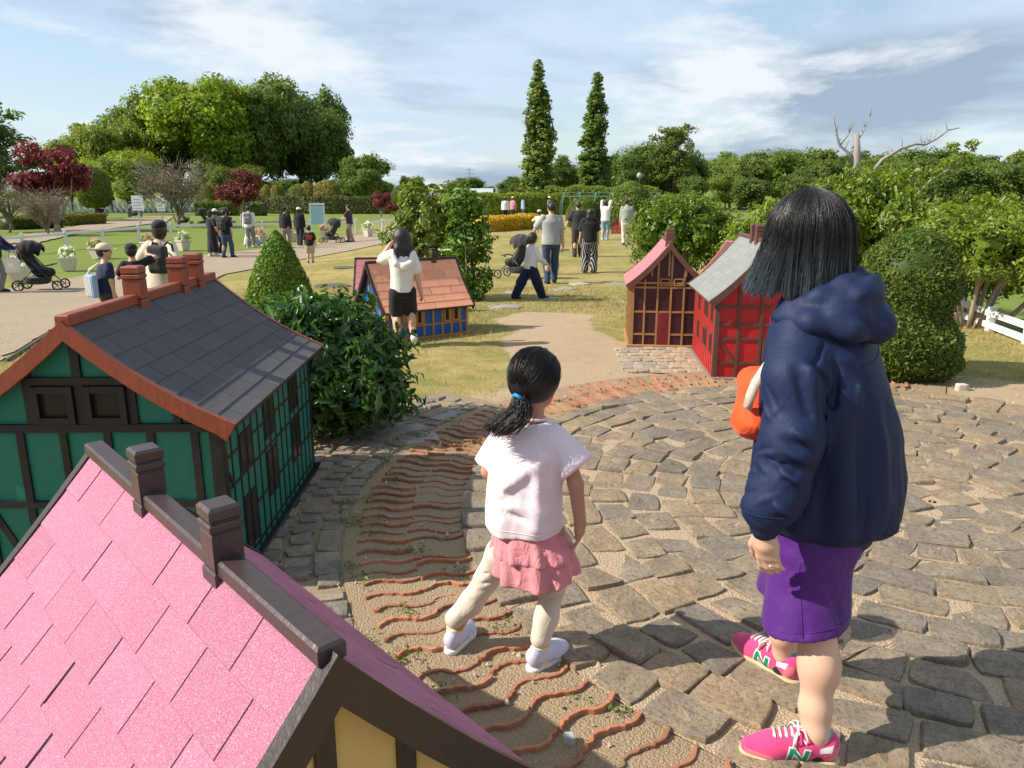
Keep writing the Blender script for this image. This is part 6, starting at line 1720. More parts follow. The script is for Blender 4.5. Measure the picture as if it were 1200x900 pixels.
    backpack('black backpack on the kneeling woman in the cream top', (-4.31, 9.55, gzf(-4.3,9.6)+.80), 8, .86, 'charcoal', 'black_cloth')
    person('woman in long black dress walking on the path', on(-10.75, 28.0), 30, 1.60, ('dress', 'black_cloth', .10), None, 'shoe_white', ('bob', BLACKHAIR), 'cap_black', 0, fs(.04,.05), ((-.12,.06,.5),(.16,.06,.52)), 0, 20, None, .018, group='visitors on the path')
    person('man in black shirt and jeans with a backpack beside the woman in the long dress', on(-10.1, 27.6), 15, 1.66, ('tee', 'black_cloth'), ('trousers', 'jeans'), 'shoe_black', ('short', BLACKHAIR), None, 0, ((-.05,-.06,0),(.06,.10,0)), None, 0, 0, None, .018, group='visitors on the path')
    backpack('dark backpack on the man in jeans on the path', (-10.13, 27.47, gzf(-10.1,27.5)+1.18), 15, 1.05, 'charcoal')
    person('pale-hatted person behind the couple in black', on(-11.1, 29.4), 25, 1.64, ('long', 'charcoal'), ('trousers', 'black_cloth'), 'shoe_black', ('bob', DKHAIR), 'cap_white', 0, fs(), None, 0, 0, None, .02, group='visitors on the path')
    person('person in white top sitting on the grass edge by the path', on(-11.35, 33.4), 95, 1.60, ('long', 'white_tee'), ('trousers', 'light_jeans'), 'shoe_white', ('long', BLACKHAIR), None, 0, ((-.08,.38,0),(.08,.40,0)), ((-.12,.22,.22),(.12,.22,.22)), 12, 0, .06, .018, group='visitors on the path', headpitch=-25)
    person('person in white shirt and grey trousers with a grey backpack on the path', on(-10.85, 32.4), -5, 1.70, ('long', 'white_tee'), ('trousers', 'grey_cloth'), 'shoe_white', ('short', BLACKHAIR), None, 0, ((-.05,-.08,0),(.05,.08,0)), None, 0, 0, None, .018, group='visitors on the path')
    backpack('grey backpack on the walker in the white shirt', (-10.84, 32.27, gzf(-10.8,32.3)+1.2), -5, 1.15, 'grey_cloth', 'charcoal')
    person('man in black vest over white sleeves and khaki trousers on the path', on(-9.25, 32.0), 12, 1.66, ('long', 'black_cloth'), ('trousers', 'khaki'), 'shoe_tan', ('short', BLACKHAIR), 'cap_black', 0, ((-.06,-.06,0),(.05,.08,0)), None, 0, 0, None, .018, group='visitors on the path')
    person('woman in white cap and black clothes beside the man in the vest', on(-9.1, 33.6), 10, 1.60, ('long', 'black_cloth'), ('wide', 'black_cloth'), 'shoe_tan', ('bob', DKHAIR), 'cap_white', 0, ((-.05,.05,0),(.06,-.08,0)), None, 0, 10, None, .018, group='visitors on the path')
    o = person('small boy in black t-shirt with red print and beige shorts on the path', on(-6.36, 24.5), -10, 1.17, ('tee', 'black_cloth'), ('shorts', 'beige'), 'shoe_blue', ('short', BLACKHAIR), None, .6, fs(.06,.02), ((-.17,.02,.42),(.17,.02,.42)), 0, 0, None, .014, group='visitors on the path')
    MB().box((-.10,-.116,.78),(.10,-.098,.86),.004).build('print', MATS['red_cloth'], o); MB().box((-.075,-.118,.73),(.075,-.098,.77),.004).build('print', MATS['red_cloth'], o)
    person('man in charcoal shirt and khaki trousers pushing a pram on the path', on(-7.3, 35.3), -80, 1.66, ('tee', 'charcoal'), ('trousers', 'khaki'), 'shoe_black', ('short', BLACKHAIR), None, 0, ((-.05,-.08,0),(.05,.08,0)), ((-.12,.22,.60),(.12,.22,.60)), 3, 0, None, .018, group='visitors on the path')
    stroller('dark pram pushed by the man in the charcoal shirt', on(-8.1, 35.2), -80, 1.0, 'charcoal')
    for x, y, a, s, f, l in ((-44,84,60,1.5,'black_cloth','large black parked stroller on the far left lawn'),(-41.2,86,60,1.4,'black_cloth','black parked stroller behind the large one on the far lawn'),(-35,73,70,1.1,'grey_cloth','grey parked stroller on the far left lawn'),(-20.5,52.5,70,1.05,'charcoal','charcoal parked stroller right of the half-bare tree'),(-22.3,53.5,70,1.05,'grey_cloth','grey parked stroller below the half-bare tree'),(-19.6,54,80,1.05,'dark_brown_cloth','brown parked stroller nearest the smaller maple')):
        stroller(l, on(x, y), a, s, f, 'parked strollers')
    far = [(-.45,52,'navy_cloth','white_tee','person in white far behind the yellow hedge, leftmost'),(.05,53,'charcoal','pink_cloth','person in pink far behind the yellow hedge'),(.75,54,'jeans','sky_cloth','person in pale blue far behind the yellow hedge'),(2.6,55,'black_cloth','grey_cloth','person in grey far behind the man in grey'),(4.2,53,'black_cloth','charcoal','person in charcoal at the far arbour, left'),(5.1,53.5,'charcoal','dark_brown_cloth','person in brown at the far arbour, right'),(-5.6,48,'black_cloth','black_cloth','person in black half hidden by the magnolia bush')]
    for i, (x, y, b_, t_, l) in enumerate(far):
        person(l, on(x, y), i*40, 1.62, ('tee' if i % 2 else 'long', t_), ('trousers', b_), 'shoe_black', ('short' if i % 3 else 'bob', BLACKHAIR), 'cap_white' if i in (1, 3) else None, 0, fs(.05,.04), None, 0, 0, None, .024, group='far visitors', eyes=False)
    c = thing('wagon', 'small red wagon at the far arbour', 'wagon', on(4.6, 52)); MB().box((-.4,-.25,.15),(.4,.25,.5),.03).build('tub', MATS['red_cloth'], c); 
    for sx in (-.3,.3):
        for sy in (-.27,.27): MB().tube([(sx,sy-.02,.12),(sx,sy+.02,.12)], .12, 12).build('wheel', MATS['black_cloth'], c)
build_visitors()
# ------------------------------------------------------------------ the two people in the foreground
def nv(a): a = np.array(a, float); return a/np.linalg.norm(a)

class Figure:
    def __init__(s, base, label):
        s.base = np.array(base, float); s.label = label; s.o = None
    def body(s, sdf, res, m):
        V, F = sdf.mesh(res, 2); s.o = link('person', mesh_from('person', V-s.base, F, True), m, None, tuple(s.base)); tag(s.o, s.label, 'person', 'people in the foreground')
    def part(s, name, sdf, res, m, parent=None, smooth=2, label=None):
        V, F = sdf.mesh(res, smooth); o = link(name, mesh_from(name, V-s.base, F, True), m, parent or s.o)
        if label: o['label'] = label
        return o
    def raw(s, name, V, F, m, parent=None, along=None, smooth=True):
        me = mesh_from(name, np.asarray(V)-s.base, F, smooth)
        if along is not None:
            a = me.attributes.new('along', 'FLOAT', 'POINT'); a.data.foreach_set('value', np.asarray(along, np.float32))
        return link(name, me, m, parent or s.o)
    def mb(s, name, mb, m, parent=None, smooth=True):
        return s.raw(name, np.array([tuple(v) for v in mb.v]), mb.f, m, parent, None, smooth)

def project(sdf, P, d, n=40):
    """march points along d until they meet the surface"""
    P = np.array(P, np.float32); d = np.array(d, np.float32)
    for _ in range(n): P = P+d*(np.clip(sdf.eval(P), -.02, .02)*.8)[..., None]
    return P

def shoe(fig, heel, toe, side, L, m, sole_m, lining_m, accents, laces_m, logo=None, W=1.0, up_tilt=0., z0=0.):
    """trainer: heel and toe on the ground (sole ends), side = outward normal of the side we see"""
    h = np.array([heel[0], heel[1], z0]); t = np.array([toe[0], toe[1], z0]); d = nv(t-h); u = np.array([0, 0, 1.]); sd = np.array([side[0], side[1], 0.]); sd = nv(sd-d*(sd@d))
    Lg = np.linalg.norm(t-h); k = Lg/.27*W
    def at(a, b, c): return h+d*a*Lg+sd*b*k+u*(c*k+up_tilt*max(0, .45-a)*Lg)
    so = SDF(); so.chain([at(.11,0,.02), at(.40,0,.018), at(.72,0,.016), at(.90,0,.022)], [.037*k, .034*k, .045*k, .030*k], .03)
    so.plane(h+u*.002, -u); 
    if up_tilt: so = SDF(); so.chain([at(.11,0,.016), at(.42,0,.016), at(.72,0,.014), at(.90,0,.018)], [.036*k, .034*k, .044*k, .028*k], .03); so.plane(at(.3,0,.03), u-d*(-up_tilt)*-1)
    else: so.plane(h+u*.030*k, u)
    up = SDF()
    up.chain([at(.13,0,.055), at(.38,0,.055), at(.70,0,.040), at(.88,0,.036)], [.034*k, .033*k, .040*k, .030*k], .03)
    up.chain([at(.11,0,.085), at(.24,0,.082)], [.028*k, .031*k], .03); up.chain([at(.34,0,.085), at(.60,0,.055)], [.027*k, .030*k], .03)
    for a, b, c in ((.30,0,.060),): up.cone(at(a-.055,0,.072), at(a-.055,0,.17), .025*k, .031*k, .008, 's')
    up.plane(at(.3,0,.024), -u if not up_tilt else -(u+d*up_tilt))
    U = fig.part('shoe', up, .0042, m)
    fig.part('sole', so, .0045, sole_m, U)
    # lining ring at the ankle
    mb = MB(); pts = []
    for i in range(20):
        a = 6.283*i/20; q = at(.215+.125*math.cos(a), .029*math.sin(a), .098+.022*(math.cos(a) < 0)*abs(math.cos(a))+.006*math.cos(a)); pts.append(tuple(q))
    mb.tube(pts, .0048*k, 6, closed=True); fig.mb('collar', mb, lining_m, U)
    def patch(quad, m_, off, nm, nu=6, nw=6):
        """quad: four (a, c) corners on the side, pressed onto the upper"""
        P = []; 
        for i in range(nu+1):
            for j in range(nw+1):
                s_, t_ = i/nu, j/nw; q0 = np.array(quad[0])*(1-s_)+np.array(quad[1])*s_; q1 = np.array(quad[3])*(1-s_)+np.array(quad[2])*s_; q = q0*(1-t_)+q1*t_
                P.append(at(q[0], .075, q[1]))
        P = project(up, P, -sd)+sd*off
        F = [(i*(nw+1)+j, (i+1)*(nw+1)+j, (i+1)*(nw+1)+j+1, i*(nw+1)+j+1) for i in range(nu) for j in range(nw)]
        fig.raw(nm, P, F, m_, U)
    if logo:
        g, w = logo
        def N(e, off, m_, nm):
            x0, x1, y0, y1, b = .35, .545, .029, .072, .046     # letter box on the side; slanted like the trainer's N
            sl = -.03
            def pt(x, y): return (x+sl*(y-y0)/(y1-y0), y)
            for bar in ([pt(x0-e, y0-e*.28), pt(x0+b+e, y0-e*.28), pt(x0+b+e, y1+e*.28), pt(x0-e, y1+e*.28)], [pt(x1-b-e, y0-e*.28), pt(x1+e, y0-e*.28), pt(x1+e, y1+e*.28), pt(x1-b-e, y1+e*.28)]):
                patch(bar, m_, off, nm)
            patch([pt(x0-e, y0-e*.28), pt(x0+b*.9+e, y0-e*.28), pt(x1+e, y1+e*.28), pt(x1-b*.9-e, y1+e*.28)], m_, off+.0003, nm)
        N(.014, .0012, w, 'emblem_edge'); N(0, .0024, g, 'emblem')
    for quad, m_ in accents: patch(quad, m_, .0009, 'panel')
    # laces: bars over the instep and a loose bow
    if laces_m:
        mb = MB()
        for i in range(5):
            a = .42+.06*i; top = project(up, [at(a, b, .14) for b in np.linspace(-.022, .022, 7)], -u)+u*.0022
            mb.tube([tuple(q) for q in top], .0030*k, 5)
            x = project(up, [at(a+.03*s_*.5, (-.02+.04*s_), .14) for s_ in np.linspace(0, 1, 5)], -u)+u*.004; mb.tube([tuple(q) for q in x], .0028*k, 5)
        c = at(.40, 0, .107)
        for sgn, ln, dr in ((1,.055,.35),(-1,.05,.2),(1,.05,-.25),(-1,.045,-.4)):
            e = sd*sgn*ln*.8+d*dr*ln; mb.tube([tuple(c), tuple(c+e*.5+u*.014), tuple(c+e+u*.0), tuple(c+e*.95-u*.016), tuple(c+e*.5-u*.006+d*.008), tuple(c)], .0030*k, 5)
        for sgn in (1, -1): mb.tube([tuple(c), tuple(c+sd*sgn*.03+u*.002+d*.02), tuple(c+sd*sgn*.045-u*.028+d*.025)], .0028*k, 5)
        fig.mb('laces', mb, laces_m, U)
    return U

def creases(segs):
    """field of soft creases (positive depth) and ridges (negative): (a, b, depth, width)"""
    S = [(np.array(a, np.float32), np.array(b, np.float32), dp, w) for a, b, dp, w in segs]
    def f(P):
        o = np.zeros(P.shape[:-1], np.float32)
        for a, b, dp, w in S:
            ba = b-a; t = np.clip(((P-a)@ba)/float(ba@ba), 0, 1); d2 = ((P-a-t[..., None]*ba)**2).sum(-1)
            o += dp*np.exp(-d2/(w*w))*(.35+.65*np.sin(3.1416*np.clip(t, .04, .96)))
        return o
    return f

def strands(n, fn, m=14, seed=0):
    r = np.random.default_rng(seed); return np.stack([fn(r, m) for _ in range(n)])

# ---------------- the woman
def woman():
    fig = Figure((.87, 2.1, 0), 'woman with blue-tipped black bob in navy hooded jacket and purple shorts')
    ft = nv((-.80,.60,0)); rt = np.array((.60,.80,0)); up = np.array((0,0,1.)); yaw = math.atan2(.8, .6)
    hf = nv((-.93,.37,-.12))
    hc = np.array((.775,2.085,1.472)); hh = .222
    Ls, Rs = np.array((.725,1.955,1.245)), np.array((.925,2.215,1.245))
    Le, Lw = np.array((.705,1.885,.955)), np.array((.665,1.868,.735))
    Re, Rw = np.array((.92,2.36,1.0)), np.array((.85,2.29,.97))
    La, Ra = np.array((.866,1.880,.085)), np.array((.911,2.274,.085)); Lk, Rk = np.array((.858,1.952,.415)), np.array((.865,2.225,.43)); Lh, Rh = np.array((.875,2.025,.80)), np.array((.925,2.135,.80))
    b = SDF(); M = head(b, hc, hf, up, hh, .008)
    b.cone((.815,2.085,1.27), hc-up*.05-hf*.02, .060, .055, .02)
    b.loft([(.70,.90,2.085,.13,.10),(.95,.885,2.085,.12,.09),(1.15,.86,2.08,.12,.085),(1.22,.84,2.08,.09,.06),(1.28,.82,2.08,.05,.05)], yaw, .03)
    for h_, k_, a_ in ((Lh,Lk,La),(Rh,Rk,Ra)):
        b.chain([h_, k_*.5+h_*.5, k_+up*.03], [.060,.052,.047], .03); b.chain([k_+up*.03, k_-up*.02], [.051,.047], .03)
        cf = k_*.62+a_*.38-ft*.016*.6; b.chain([k_-up*.02, cf, a_*.75+k_*.25, a_+up*.02, a_-up*.03], [.047,.048,.039,.031,.033], .035)
        b.ell(cf-ft*.010+up*.015, (.039,.042,.085), .04)
    for s_, e_, w_ in ((Ls,Le,Lw),(Rs,Re,Rw)): b.chain([s_*.8+e_*.2, e_, w_], [.036,.034,.027], .02)
    hand(b, Lw-up*.005, (.20,.02,-1), (-.62,-.78,0), .172, .36, -1, .0045, .10)
    hand(b, Rw, nv((-.5,-.6,-.5)), (-.6,.6,.3), .168, .9, 1, .005)
    fig.body(b, .0052, skin_mat('skin_fair', (.62,.40,.29)))
    ring = MB(); c = Lw-up*.005+np.array((.20,.02,-1))/1.02*.172*.62; 
    # ring on the third finger: found on the hand surface
    q = project(b, [c+np.array((-.62,-.78,0))*.04+np.cross((-.62,-.78,0), (.2,.02,-1))*.005], (.62,.78,0))[0]
    ring.tube([tuple(q+np.array((.62,.78,0))*.009+np.cross((-.62,-.78,0),(0,0,-1))*.0105*math.cos(a)-np.array((.62,.78,0))*.0105*math.sin(a)+up*.001) for a in np.linspace(0, 6.283, 15)[:-1]], .0014, 5, closed=True)
    fig.mb('ring', ring, mat('silver', (.7,.68,.65), .25, .05, 10, 0, metal=1.))
    # jacket
    navy = cloth('navy_jacket', (.009,.018,.060), .62, 700, .10, 30., .0, .05, .25)
    j = SDF()
    j.loft([(.655,.905,2.08,.160,.148),(.672,.908,2.075,.188,.176),(.70,.912,2.07,.206,.196),(.80,.910,2.07,.206,.200),(.95,.895,2.075,.196,.182),(1.08,.875,2.075,.190,.160),(1.18,.857,2.075,.182,.138),(1.235,.845,2.08,.160,.118),(1.275,.832,2.08,.120,.098),(1.315,.818,2.085,.078,.078)], yaw, .03, lambda th, z: 1+.030*np.clip((1.2-z)/.4, 0, 1)*np.sin(7*th+.8)+.018*np.clip((1.1-z)/.4, 0, 1)*np.sin(13*th+9*z), 2.3)
    j.chain([Ls+np.array((.03,.035,-.012)), Ls*.6+Le*.4+np.array((.006,-.002,0)), Le+np.array((.010,.0,.015)), Le*.5+Lw*.5+np.array((.006,0,0)), Lw+up*.06], [.064,.073,.071,.068,.064], .04)
    j.cone(Lw+up*.062, Lw+up*.022, .060, .041, .010)
    j.chain([Rs-np.array((.02,.025,0)), Re, Rw+nv(Re-Rw)*.03], [.066,.070,.050], .035)
    # creases at armpit, elbow, cuff and down the back
    cr = creases([((.80,1.93,1.16),(.775,1.88,.88),.022,.017),((.745,1.865,1.19),(.82,1.885,1.07),.014,.013),((.635,1.815,1.01),(.755,1.80,.965),.016,.012),((.64,1.80,.955),(.765,1.81,.905),.016,.012),((.665,1.79,.91),(.735,1.79,.84),.013,.011),((.62,1.80,.81),(.70,1.785,.755),.012,.010),((.61,1.83,.785),(.66,1.79,.745),.010,.009),
                  ((.80,1.885,.95),(.82,1.875,.70),.018,.016),((.895,1.88,1.08),(.925,1.865,.70),.020,.017),((1.0,1.90,1.10),(1.045,1.90,.74),.020,.017),((.885,1.90,1.22),(.915,1.885,1.06),.014,.013),((.97,1.93,1.20),(.985,1.905,1.0),.013,.012),((.69,1.86,1.22),(.735,1.835,1.06),.012,.013),((.84,1.89,1.17),(.965,1.90,1.09),.010,.011),((1.06,1.95,.95),(1.09,1.96,.72),.016,.014),
                  ((.85,1.88,1.02),(.875,1.86,.72),-.018,.022),((.955,1.885,1.05),(.985,1.88,.73),-.018,.024),((.67,1.80,1.04),(.735,1.79,1.0),-.014,.016),((.645,1.80,.925),(.74,1.785,.88),-.013,.013),((.65,1.79,.84),(.70,1.78,.80),-.011,.012),((.735,1.845,1.20),(.765,1.85,1.02),-.012,.016)])
    rr = np.random.default_rng(77); fine = []
    ax = [Ls, Le+np.array((.010,0,.015)), Lw+up*.06]
    for q in range(46):                       # drag lines winding round the sleeve, thickest at the elbow
        t0 = np.clip(rr.normal(.55, .25), .05, .97); t1 = t0+rr.uniform(.04, .11); p0 = rr.uniform(-2.4, 2.4); p1 = p0+rr.choice((-1, 1))*rr.uniform(.4, 1.1)
        def onarm(t, ph):
            t = min(t, 1.); a_, b_ = (ax[0], ax[1]) if t < .5 else (ax[1], ax[2]); c_ = a_+(b_-a_)*((t*2) % 1 if t < 1 else 1)
            return c_+(np.array((-.5,-.86,0))*math.cos(ph)+np.array((.86,-.5,0))*math.sin(ph))*.074
        sg = 1 if rr.random() < .6 else -1; fine.append((onarm(t0, p0), onarm(t1, p1), sg*rr.uniform(.004, .010), rr.uniform(.0055, .0085)))
    def onback(ph, z_): return np.array((.90,2.075,z_))+(rt*math.sin(ph)-ft*math.cos(ph))*.195
    for q in range(34):                       # long soft folds rising from the gathered hem
        ph = rr.uniform(-1.9, 1.2); z0 = rr.uniform(.67, .75) if q < 22 else rr.uniform(.85, 1.1); z1 = z0+rr.uniform(.05, .20); sg = 1 if rr.random() < .6 else -1
        fine.append((onback(ph, z0), onback(ph+rr.normal(0, .14), z1), sg*rr.uniform(.004, .010), rr.uniform(.007, .012)))
    crf = creases(fine)
    n1 = sines(71, 6, 7, 15, (1.3,1.3,.38)); n2 = sines(72, 6, 16, 32, (1.1,1.1,.7)); n3 = sines(73, 8, 45, 120)
    rdg = lambda v, g: np.maximum(0, 1-np.abs(v)*g)**1.6
    j.warp = lambda Q: cr(Q)*1.1+crf(Q)-rdg(n1(Q), 1.25)*.012+.004
    j.cone((.815,2.085,1.28), (.795,2.085,1.42), .058, .072, .01, 's')
    jo = fig.part('jacket', j, .0044, navy, None, 1)
    hm = SDF(); hm.loft([(.618,.90,2.08,.158,.142),(.64,.90,2.08,.160,.146),(.675,.90,2.078,.166,.152)], yaw, .01, lambda th, z: 1+.010*np.sin(60*th)); fig.part('hem_band', hm, .005, cloth('rib_black', (.012,.014,.02), .9), jo)
    cu = SDF(); cu.cone(Lw+up*.036, Lw+up*.006, .040, .039, .005); cu.warp = lambda Q: .0012*np.sin(Q[...,0]*420); fig.part('cuff', cu, .004, navy, jo)
    def seam_ring(nm, sdf, c_, e1, e2, rad, n_, m_, par, off=.0006, w_=.0016):
        t_ = np.linspace(0, 6.2832, n_)[:-1, None]; d_ = e1*np.cos(t_)+e2*np.sin(t_); P_ = project(sdf, c_+d_*rad, -d_, 14)+d_*off
        mb_ = MB(); mb_.tube([tuple(q_) for q_ in P_], w_, 5, closed=True); fig.mb(nm, mb_, m_, par)
    axd = nv(Le-Ls); s1 = nv(np.cross(axd, up)); s2 = np.cross(axd, s1)
    seam_ring('seam', j, Lw+up*.058, np.array((1.,0,0)), np.array((0,1.,0)), .12, 40, navy, jo)
    yoke = [np.array((.86,2.08,1.175+.012*math.sin(t_*2)))+(rt*math.sin(t_)-ft*math.cos(t_))*.30 for t_ in np.linspace(-.75, 1.2, 40)]
    yoke = np.array(yoke); yd = yoke-np.array((.86,2.08,0))*[1,1,0]; yd[:,2] = 0; yd /= np.linalg.norm(yd, axis=1, keepdims=True); yoke = project(j, yoke, -yd, 16)+yd*.0006
    mb_ = MB(); mb_.tube([tuple(q_) for q_ in yoke], .0016, 5); fig.mb('seam', mb_, navy, jo)
    # hood lying on the back, collar standing round the neck
    ho = SDF(); bk = -ft
    c0 = np.array((.82,2.085,0))
    def hp(a, d, z): return c0+(rt*math.sin(a)+bk*math.cos(a))*d+up*z
    ho.chain([hp(-2.3,.098,1.265), hp(-1.75,.108,1.295), hp(-1.15,.112,1.325), hp(-.6,.112,1.352), hp(0,.112,1.362), hp(.6,.112,1.352), hp(1.15,.112,1.325), hp(1.75,.108,1.295), hp(2.3,.098,1.265)], [.018,.024,.028,.033,.036,.033,.028,.024,.018], .02)
    ho.chain([hp(-1.9,.128,1.268), hp(-1.3,.150,1.268), hp(-.7,.165,1.262), hp(-.1,.172,1.258), hp(.5,.165,1.262), hp(1.1,.150,1.268), hp(1.7,.128,1.268)], [.016,.026,.036,.041,.037,.028,.016], .028)
    Mh = np.stack([rt, bk, up], 1)
    ho.ell(hp(-.1,.135,1.325), (.105,.045,.06), .03, Mh); ho.ell(hp(-.75,.13,1.30), (.06,.04,.045), .025, Mh); ho.ell(hp(.7,.13,1.30), (.06,.04,.045), .025, Mh)
    ho.cone((.81,2.085,1.25), (.785,2.09,1.47), .068, .085, .012, 's')
    def crs(a): return [(hp(u_, d_, z_), hp(v_, e_, y_), dp, w) for u_, d_, z_, v_, e_, y_, dp, w in a]
    hcr = creases(crs([(-1.3,.17,1.325,-.7,.20,1.325,.016,.012),(-.75,.20,1.325,0.,.21,1.325,.020,.013),(-.05,.21,1.325,.6,.20,1.335,.020,.013),(.55,.2,1.335,1.2,.17,1.335,.016,.012),(-.2,.20,1.40,.1,.22,1.25,.010,.010),(-.7,.19,1.30,-.4,.21,1.23,.010,.011),(.35,.19,1.40,.5,.2,1.30,.010,.010),(-.6,.16,1.385,.6,.16,1.40,.012,.012)]))
    w3 = sines(75, 8, 12, 34); ho.warp = lambda Q: hcr(Q)*1.3-rdg(w3(Q), 1.5)*.006+.001
    fig.part('hood', ho, .005, navy, jo)
    # shorts
    s = SDF()
    s.loft([(.60,.895,2.085,.172,.140),(.72,.90,2.085,.165,.138),(.82,.90,2.085,.150,.125)], yaw, .03)
    s.loft([(.372,.838,1.972,.118,.120),(.50,.855,2.005,.115,.115),(.68,.87,2.03,.10,.11)], yaw, .035); s.loft([(.405,.862,2.138,.108,.108),(.52,.875,2.135,.104,.104),(.68,.89,2.14,.10,.11)], yaw, .035)
    s.plane((.83,1.985,.388), nv((.16,-.10,-1)))
    w4 = sines(81, 10, 14, 60, (1,1,.6)); s.warp = lambda Q: (np.abs(w4(Q))-.4)*.008
    for a, c in (((.78,1.875,.60),(.80,1.872,.42)),((.84,1.885,.62),(.90,1.89,.46)),((.95,1.955,.60),(.95,1.96,.42))): s.cone(a, c, .008, .006, .02, 's')
    pur = cloth('purple_nylon', (.068,.010,.155), .55, 600, .25, 14., .1, .1, .3)
    so = fig.part('shorts', s, .0052, pur)
    t_ = np.linspace(0, 6.2832, 50)[:-1, None]; d_ = np.array((1.,0,0))*np.cos(t_)+np.array((0,1.,0))*np.sin(t_); hq = project(s, np.array((.842,1.985,.415))+d_*.17-np.array((0,0,1.))*(d_[:,:1]*-.025+d_[:,1:2]*.016), -d_, 16)+d_*.0005
    mb = MB(); mb.tube([tuple(q) for q in hq if q[1] < 2.02], .0013, 4); fig.mb('hem_stitch', mb, pur, so)
    seam = project(s, [(.775+.015*t, 1.80, .60-.21*t) for t in np.linspace(0, 1, 14)], (.12,1,0))+np.array((-.1,-.8,0))*.0012
    mb = MB(); mb.tube([tuple(q) for q in seam], .0016, 4); fig.mb('seam', mb, pur, so)
    # socks and trainers
    for a_ in (La, Ra):
        k_ = SDF(); k_.cone(a_+up*.012, a_-up*.04, .0355, .037, .01); k_.plane(a_+up*.022, up); fig.part('sock', k_, .005, cloth('sock_black', (.014,.014,.018)))
    pk = cloth('pink_suede', (.66,.055,.185), .9, 300, .1, 20., .3, .12); rose = cloth('rose_suede', (.66,.15,.19), .95, 300, .1, 20., .3, .1); teal = cloth('teal_lining', (.01,.42,.36), .8); em = mat('emblem_green', (.006,.22,.12), .5, .05, 8, 0); wh = mat('emblem_white', (.78,.76,.72), .6, .05, 8, 0); sol = mat('sole_gum', (.56,.40,.22), .8, .12, 14, .2, 60); lc = cloth('laces', (.72,.66,.58), .9)
    acc = [([(.60,.024),(.93,.024),(.97,.045),(.72,.046)], rose), ([(.02,.030),(.12,.028),(.13,.080),(.02,.085)], rose), ([(.10,.068),(.22,.062),(.22,.078),(.08,.090)], wh), ([(.22,.026),(.36,.026),(.34,.036),(.22,.034)], em)]
    shoe(fig, (.930,1.868), (.662,1.911), (-.15,-1), .27, pk, sol, teal, acc, lc, (em, wh), .97)
    shoe(fig, (.945,2.215), (.800,2.470), (-.87,-.49), .29, pk, sol, teal, acc, lc, (em, wh), .92)
    # hair: bob with ash-blue tips
    def bob(r, m):
        th = r.uniform(0, 6.283); s_ = np.linspace(0, 1, m)
        out = r.uniform(.90, 1.05)
        front = math.cos(th)                       # 1 towards the face
        L = (.985 if front > -.2 else .955)+.012*r.normal()+.010*math.sin(th*17)+.008*math.sin(th*29+1)-.035*abs(r.normal())*(r.random() < .25)
        ang = s_*L*2.55
        # from the crown parting over the skull, then hanging
        rx, ry, rz = .096*out, .112*out, .121*out
        lat = np.minimum(ang, 1.62)
        hang = np.maximum(ang-1.62, 0)*.160
        rad = np.sin(lat)
        x = math.sin(th)*rx*rad; y = math.cos(th)*ry*rad-.010; zz = np.cos(lat)*rz+.003
        zz = zz-hang
        flare = 1+hang*(.50 if front > -.3 else .15)+.07*np.sin(np.minimum(hang*9, 1.5))*(1 if front > .2 else .1)
        turn = 1-.10*np.clip((hang-.115)/.05, 0, 1)**2*(1 if front < .3 else .2); x = x*flare*turn; y = y*flare*turn+hang*.22*max(front, 0)
        bend = .0035*np.sin(s_*8+th*7)*s_; x = x+bend*r.normal()+.006*np.sin(th*23+s_*5)*s_**2; y = y+bend*r.normal()+.006*np.sin(th*19+s_*4)*s_**2
        P = np.stack([x, y, zz], 1)
        return P
    r = np.random.default_rng(5)
    Mw = np.stack([nv(np.cross(hf, up)), nv(hf*[1,1,0]), up], 1); ctr = hc+up*.004-nv(hf*[1,1,0])*.004
    paths = []
    while len(paths) < 6200:
        P = bob(r, 16); th = math.atan2(P[8,0], P[8,1])
        if abs(th) < .50 and r.random() < .93: continue         # leave the face free
        paths.append(P)
    paths = np.array(paths)
    # gather into locks
    lockc = r.integers(0, 150, len(paths)); th = np.arctan2(paths[:,8,0], paths[:,8,1]); order = np.argsort(th); 
    for g in range(0, len(order), 26):
        idx = order[g:g+26]; t_ = np.linspace(0, 1, 16)[None,:,None]**2*.45; mean = paths[idx[r.integers(0, len(idx), 2)]].mean(0); mean = paths[idx].mean(0)*.5+mean*.5
        keepz = paths[idx][:,:,2:3].copy(); paths[idx] = paths[idx]*(1-t_)+mean[None]*t_; paths[idx,:,2] = keepz[:,:,0]
    fly = paths[r.integers(0, len(paths), 320)].copy(); t_ = np.linspace(0, 1, 16)[None,:,None]
    fly = fly*(1+.05*r.random((320,1,1))*t_)+r.normal(0, .010, (320,1,3))*t_**1.5; paths = np.concatenate([paths, fly])     # loose hairs
    W = paths@Mw.T+ctr
    V, F, al = tubes_mesh(W, .00085, .00045, 3)
    hairm = hair_mat('ombre_hair', (.009,.008,.009), (.055,.080,.104), .36)
    sc = SDF(); Mm = Mw
    sc.ell(hc+up*.022-nv(hf)*.012, (.094,.110,.104), .01, Mm); sc.ell(hc-up*.055-nv(hf*[1,1,0])*.035, (.090,.078,.12), .03, Mm); sc.ell(hc+nv(hf)*.10-up*.03, (.075,.075,.11), .01, Mm, 's')
    cap = fig.part('hair', sc, .006, hair_mat('ombre_under', (.007,.006,.006), None, .6))
    fig.raw('strands', V, F, hairm, cap, al)
    # shoulder bag held before the chest
    bag = thing('shoulder_bag', 'orange shoulder bag with pale strap held against the woman\'s chest', 'bag', (.722, 2.165, .925))
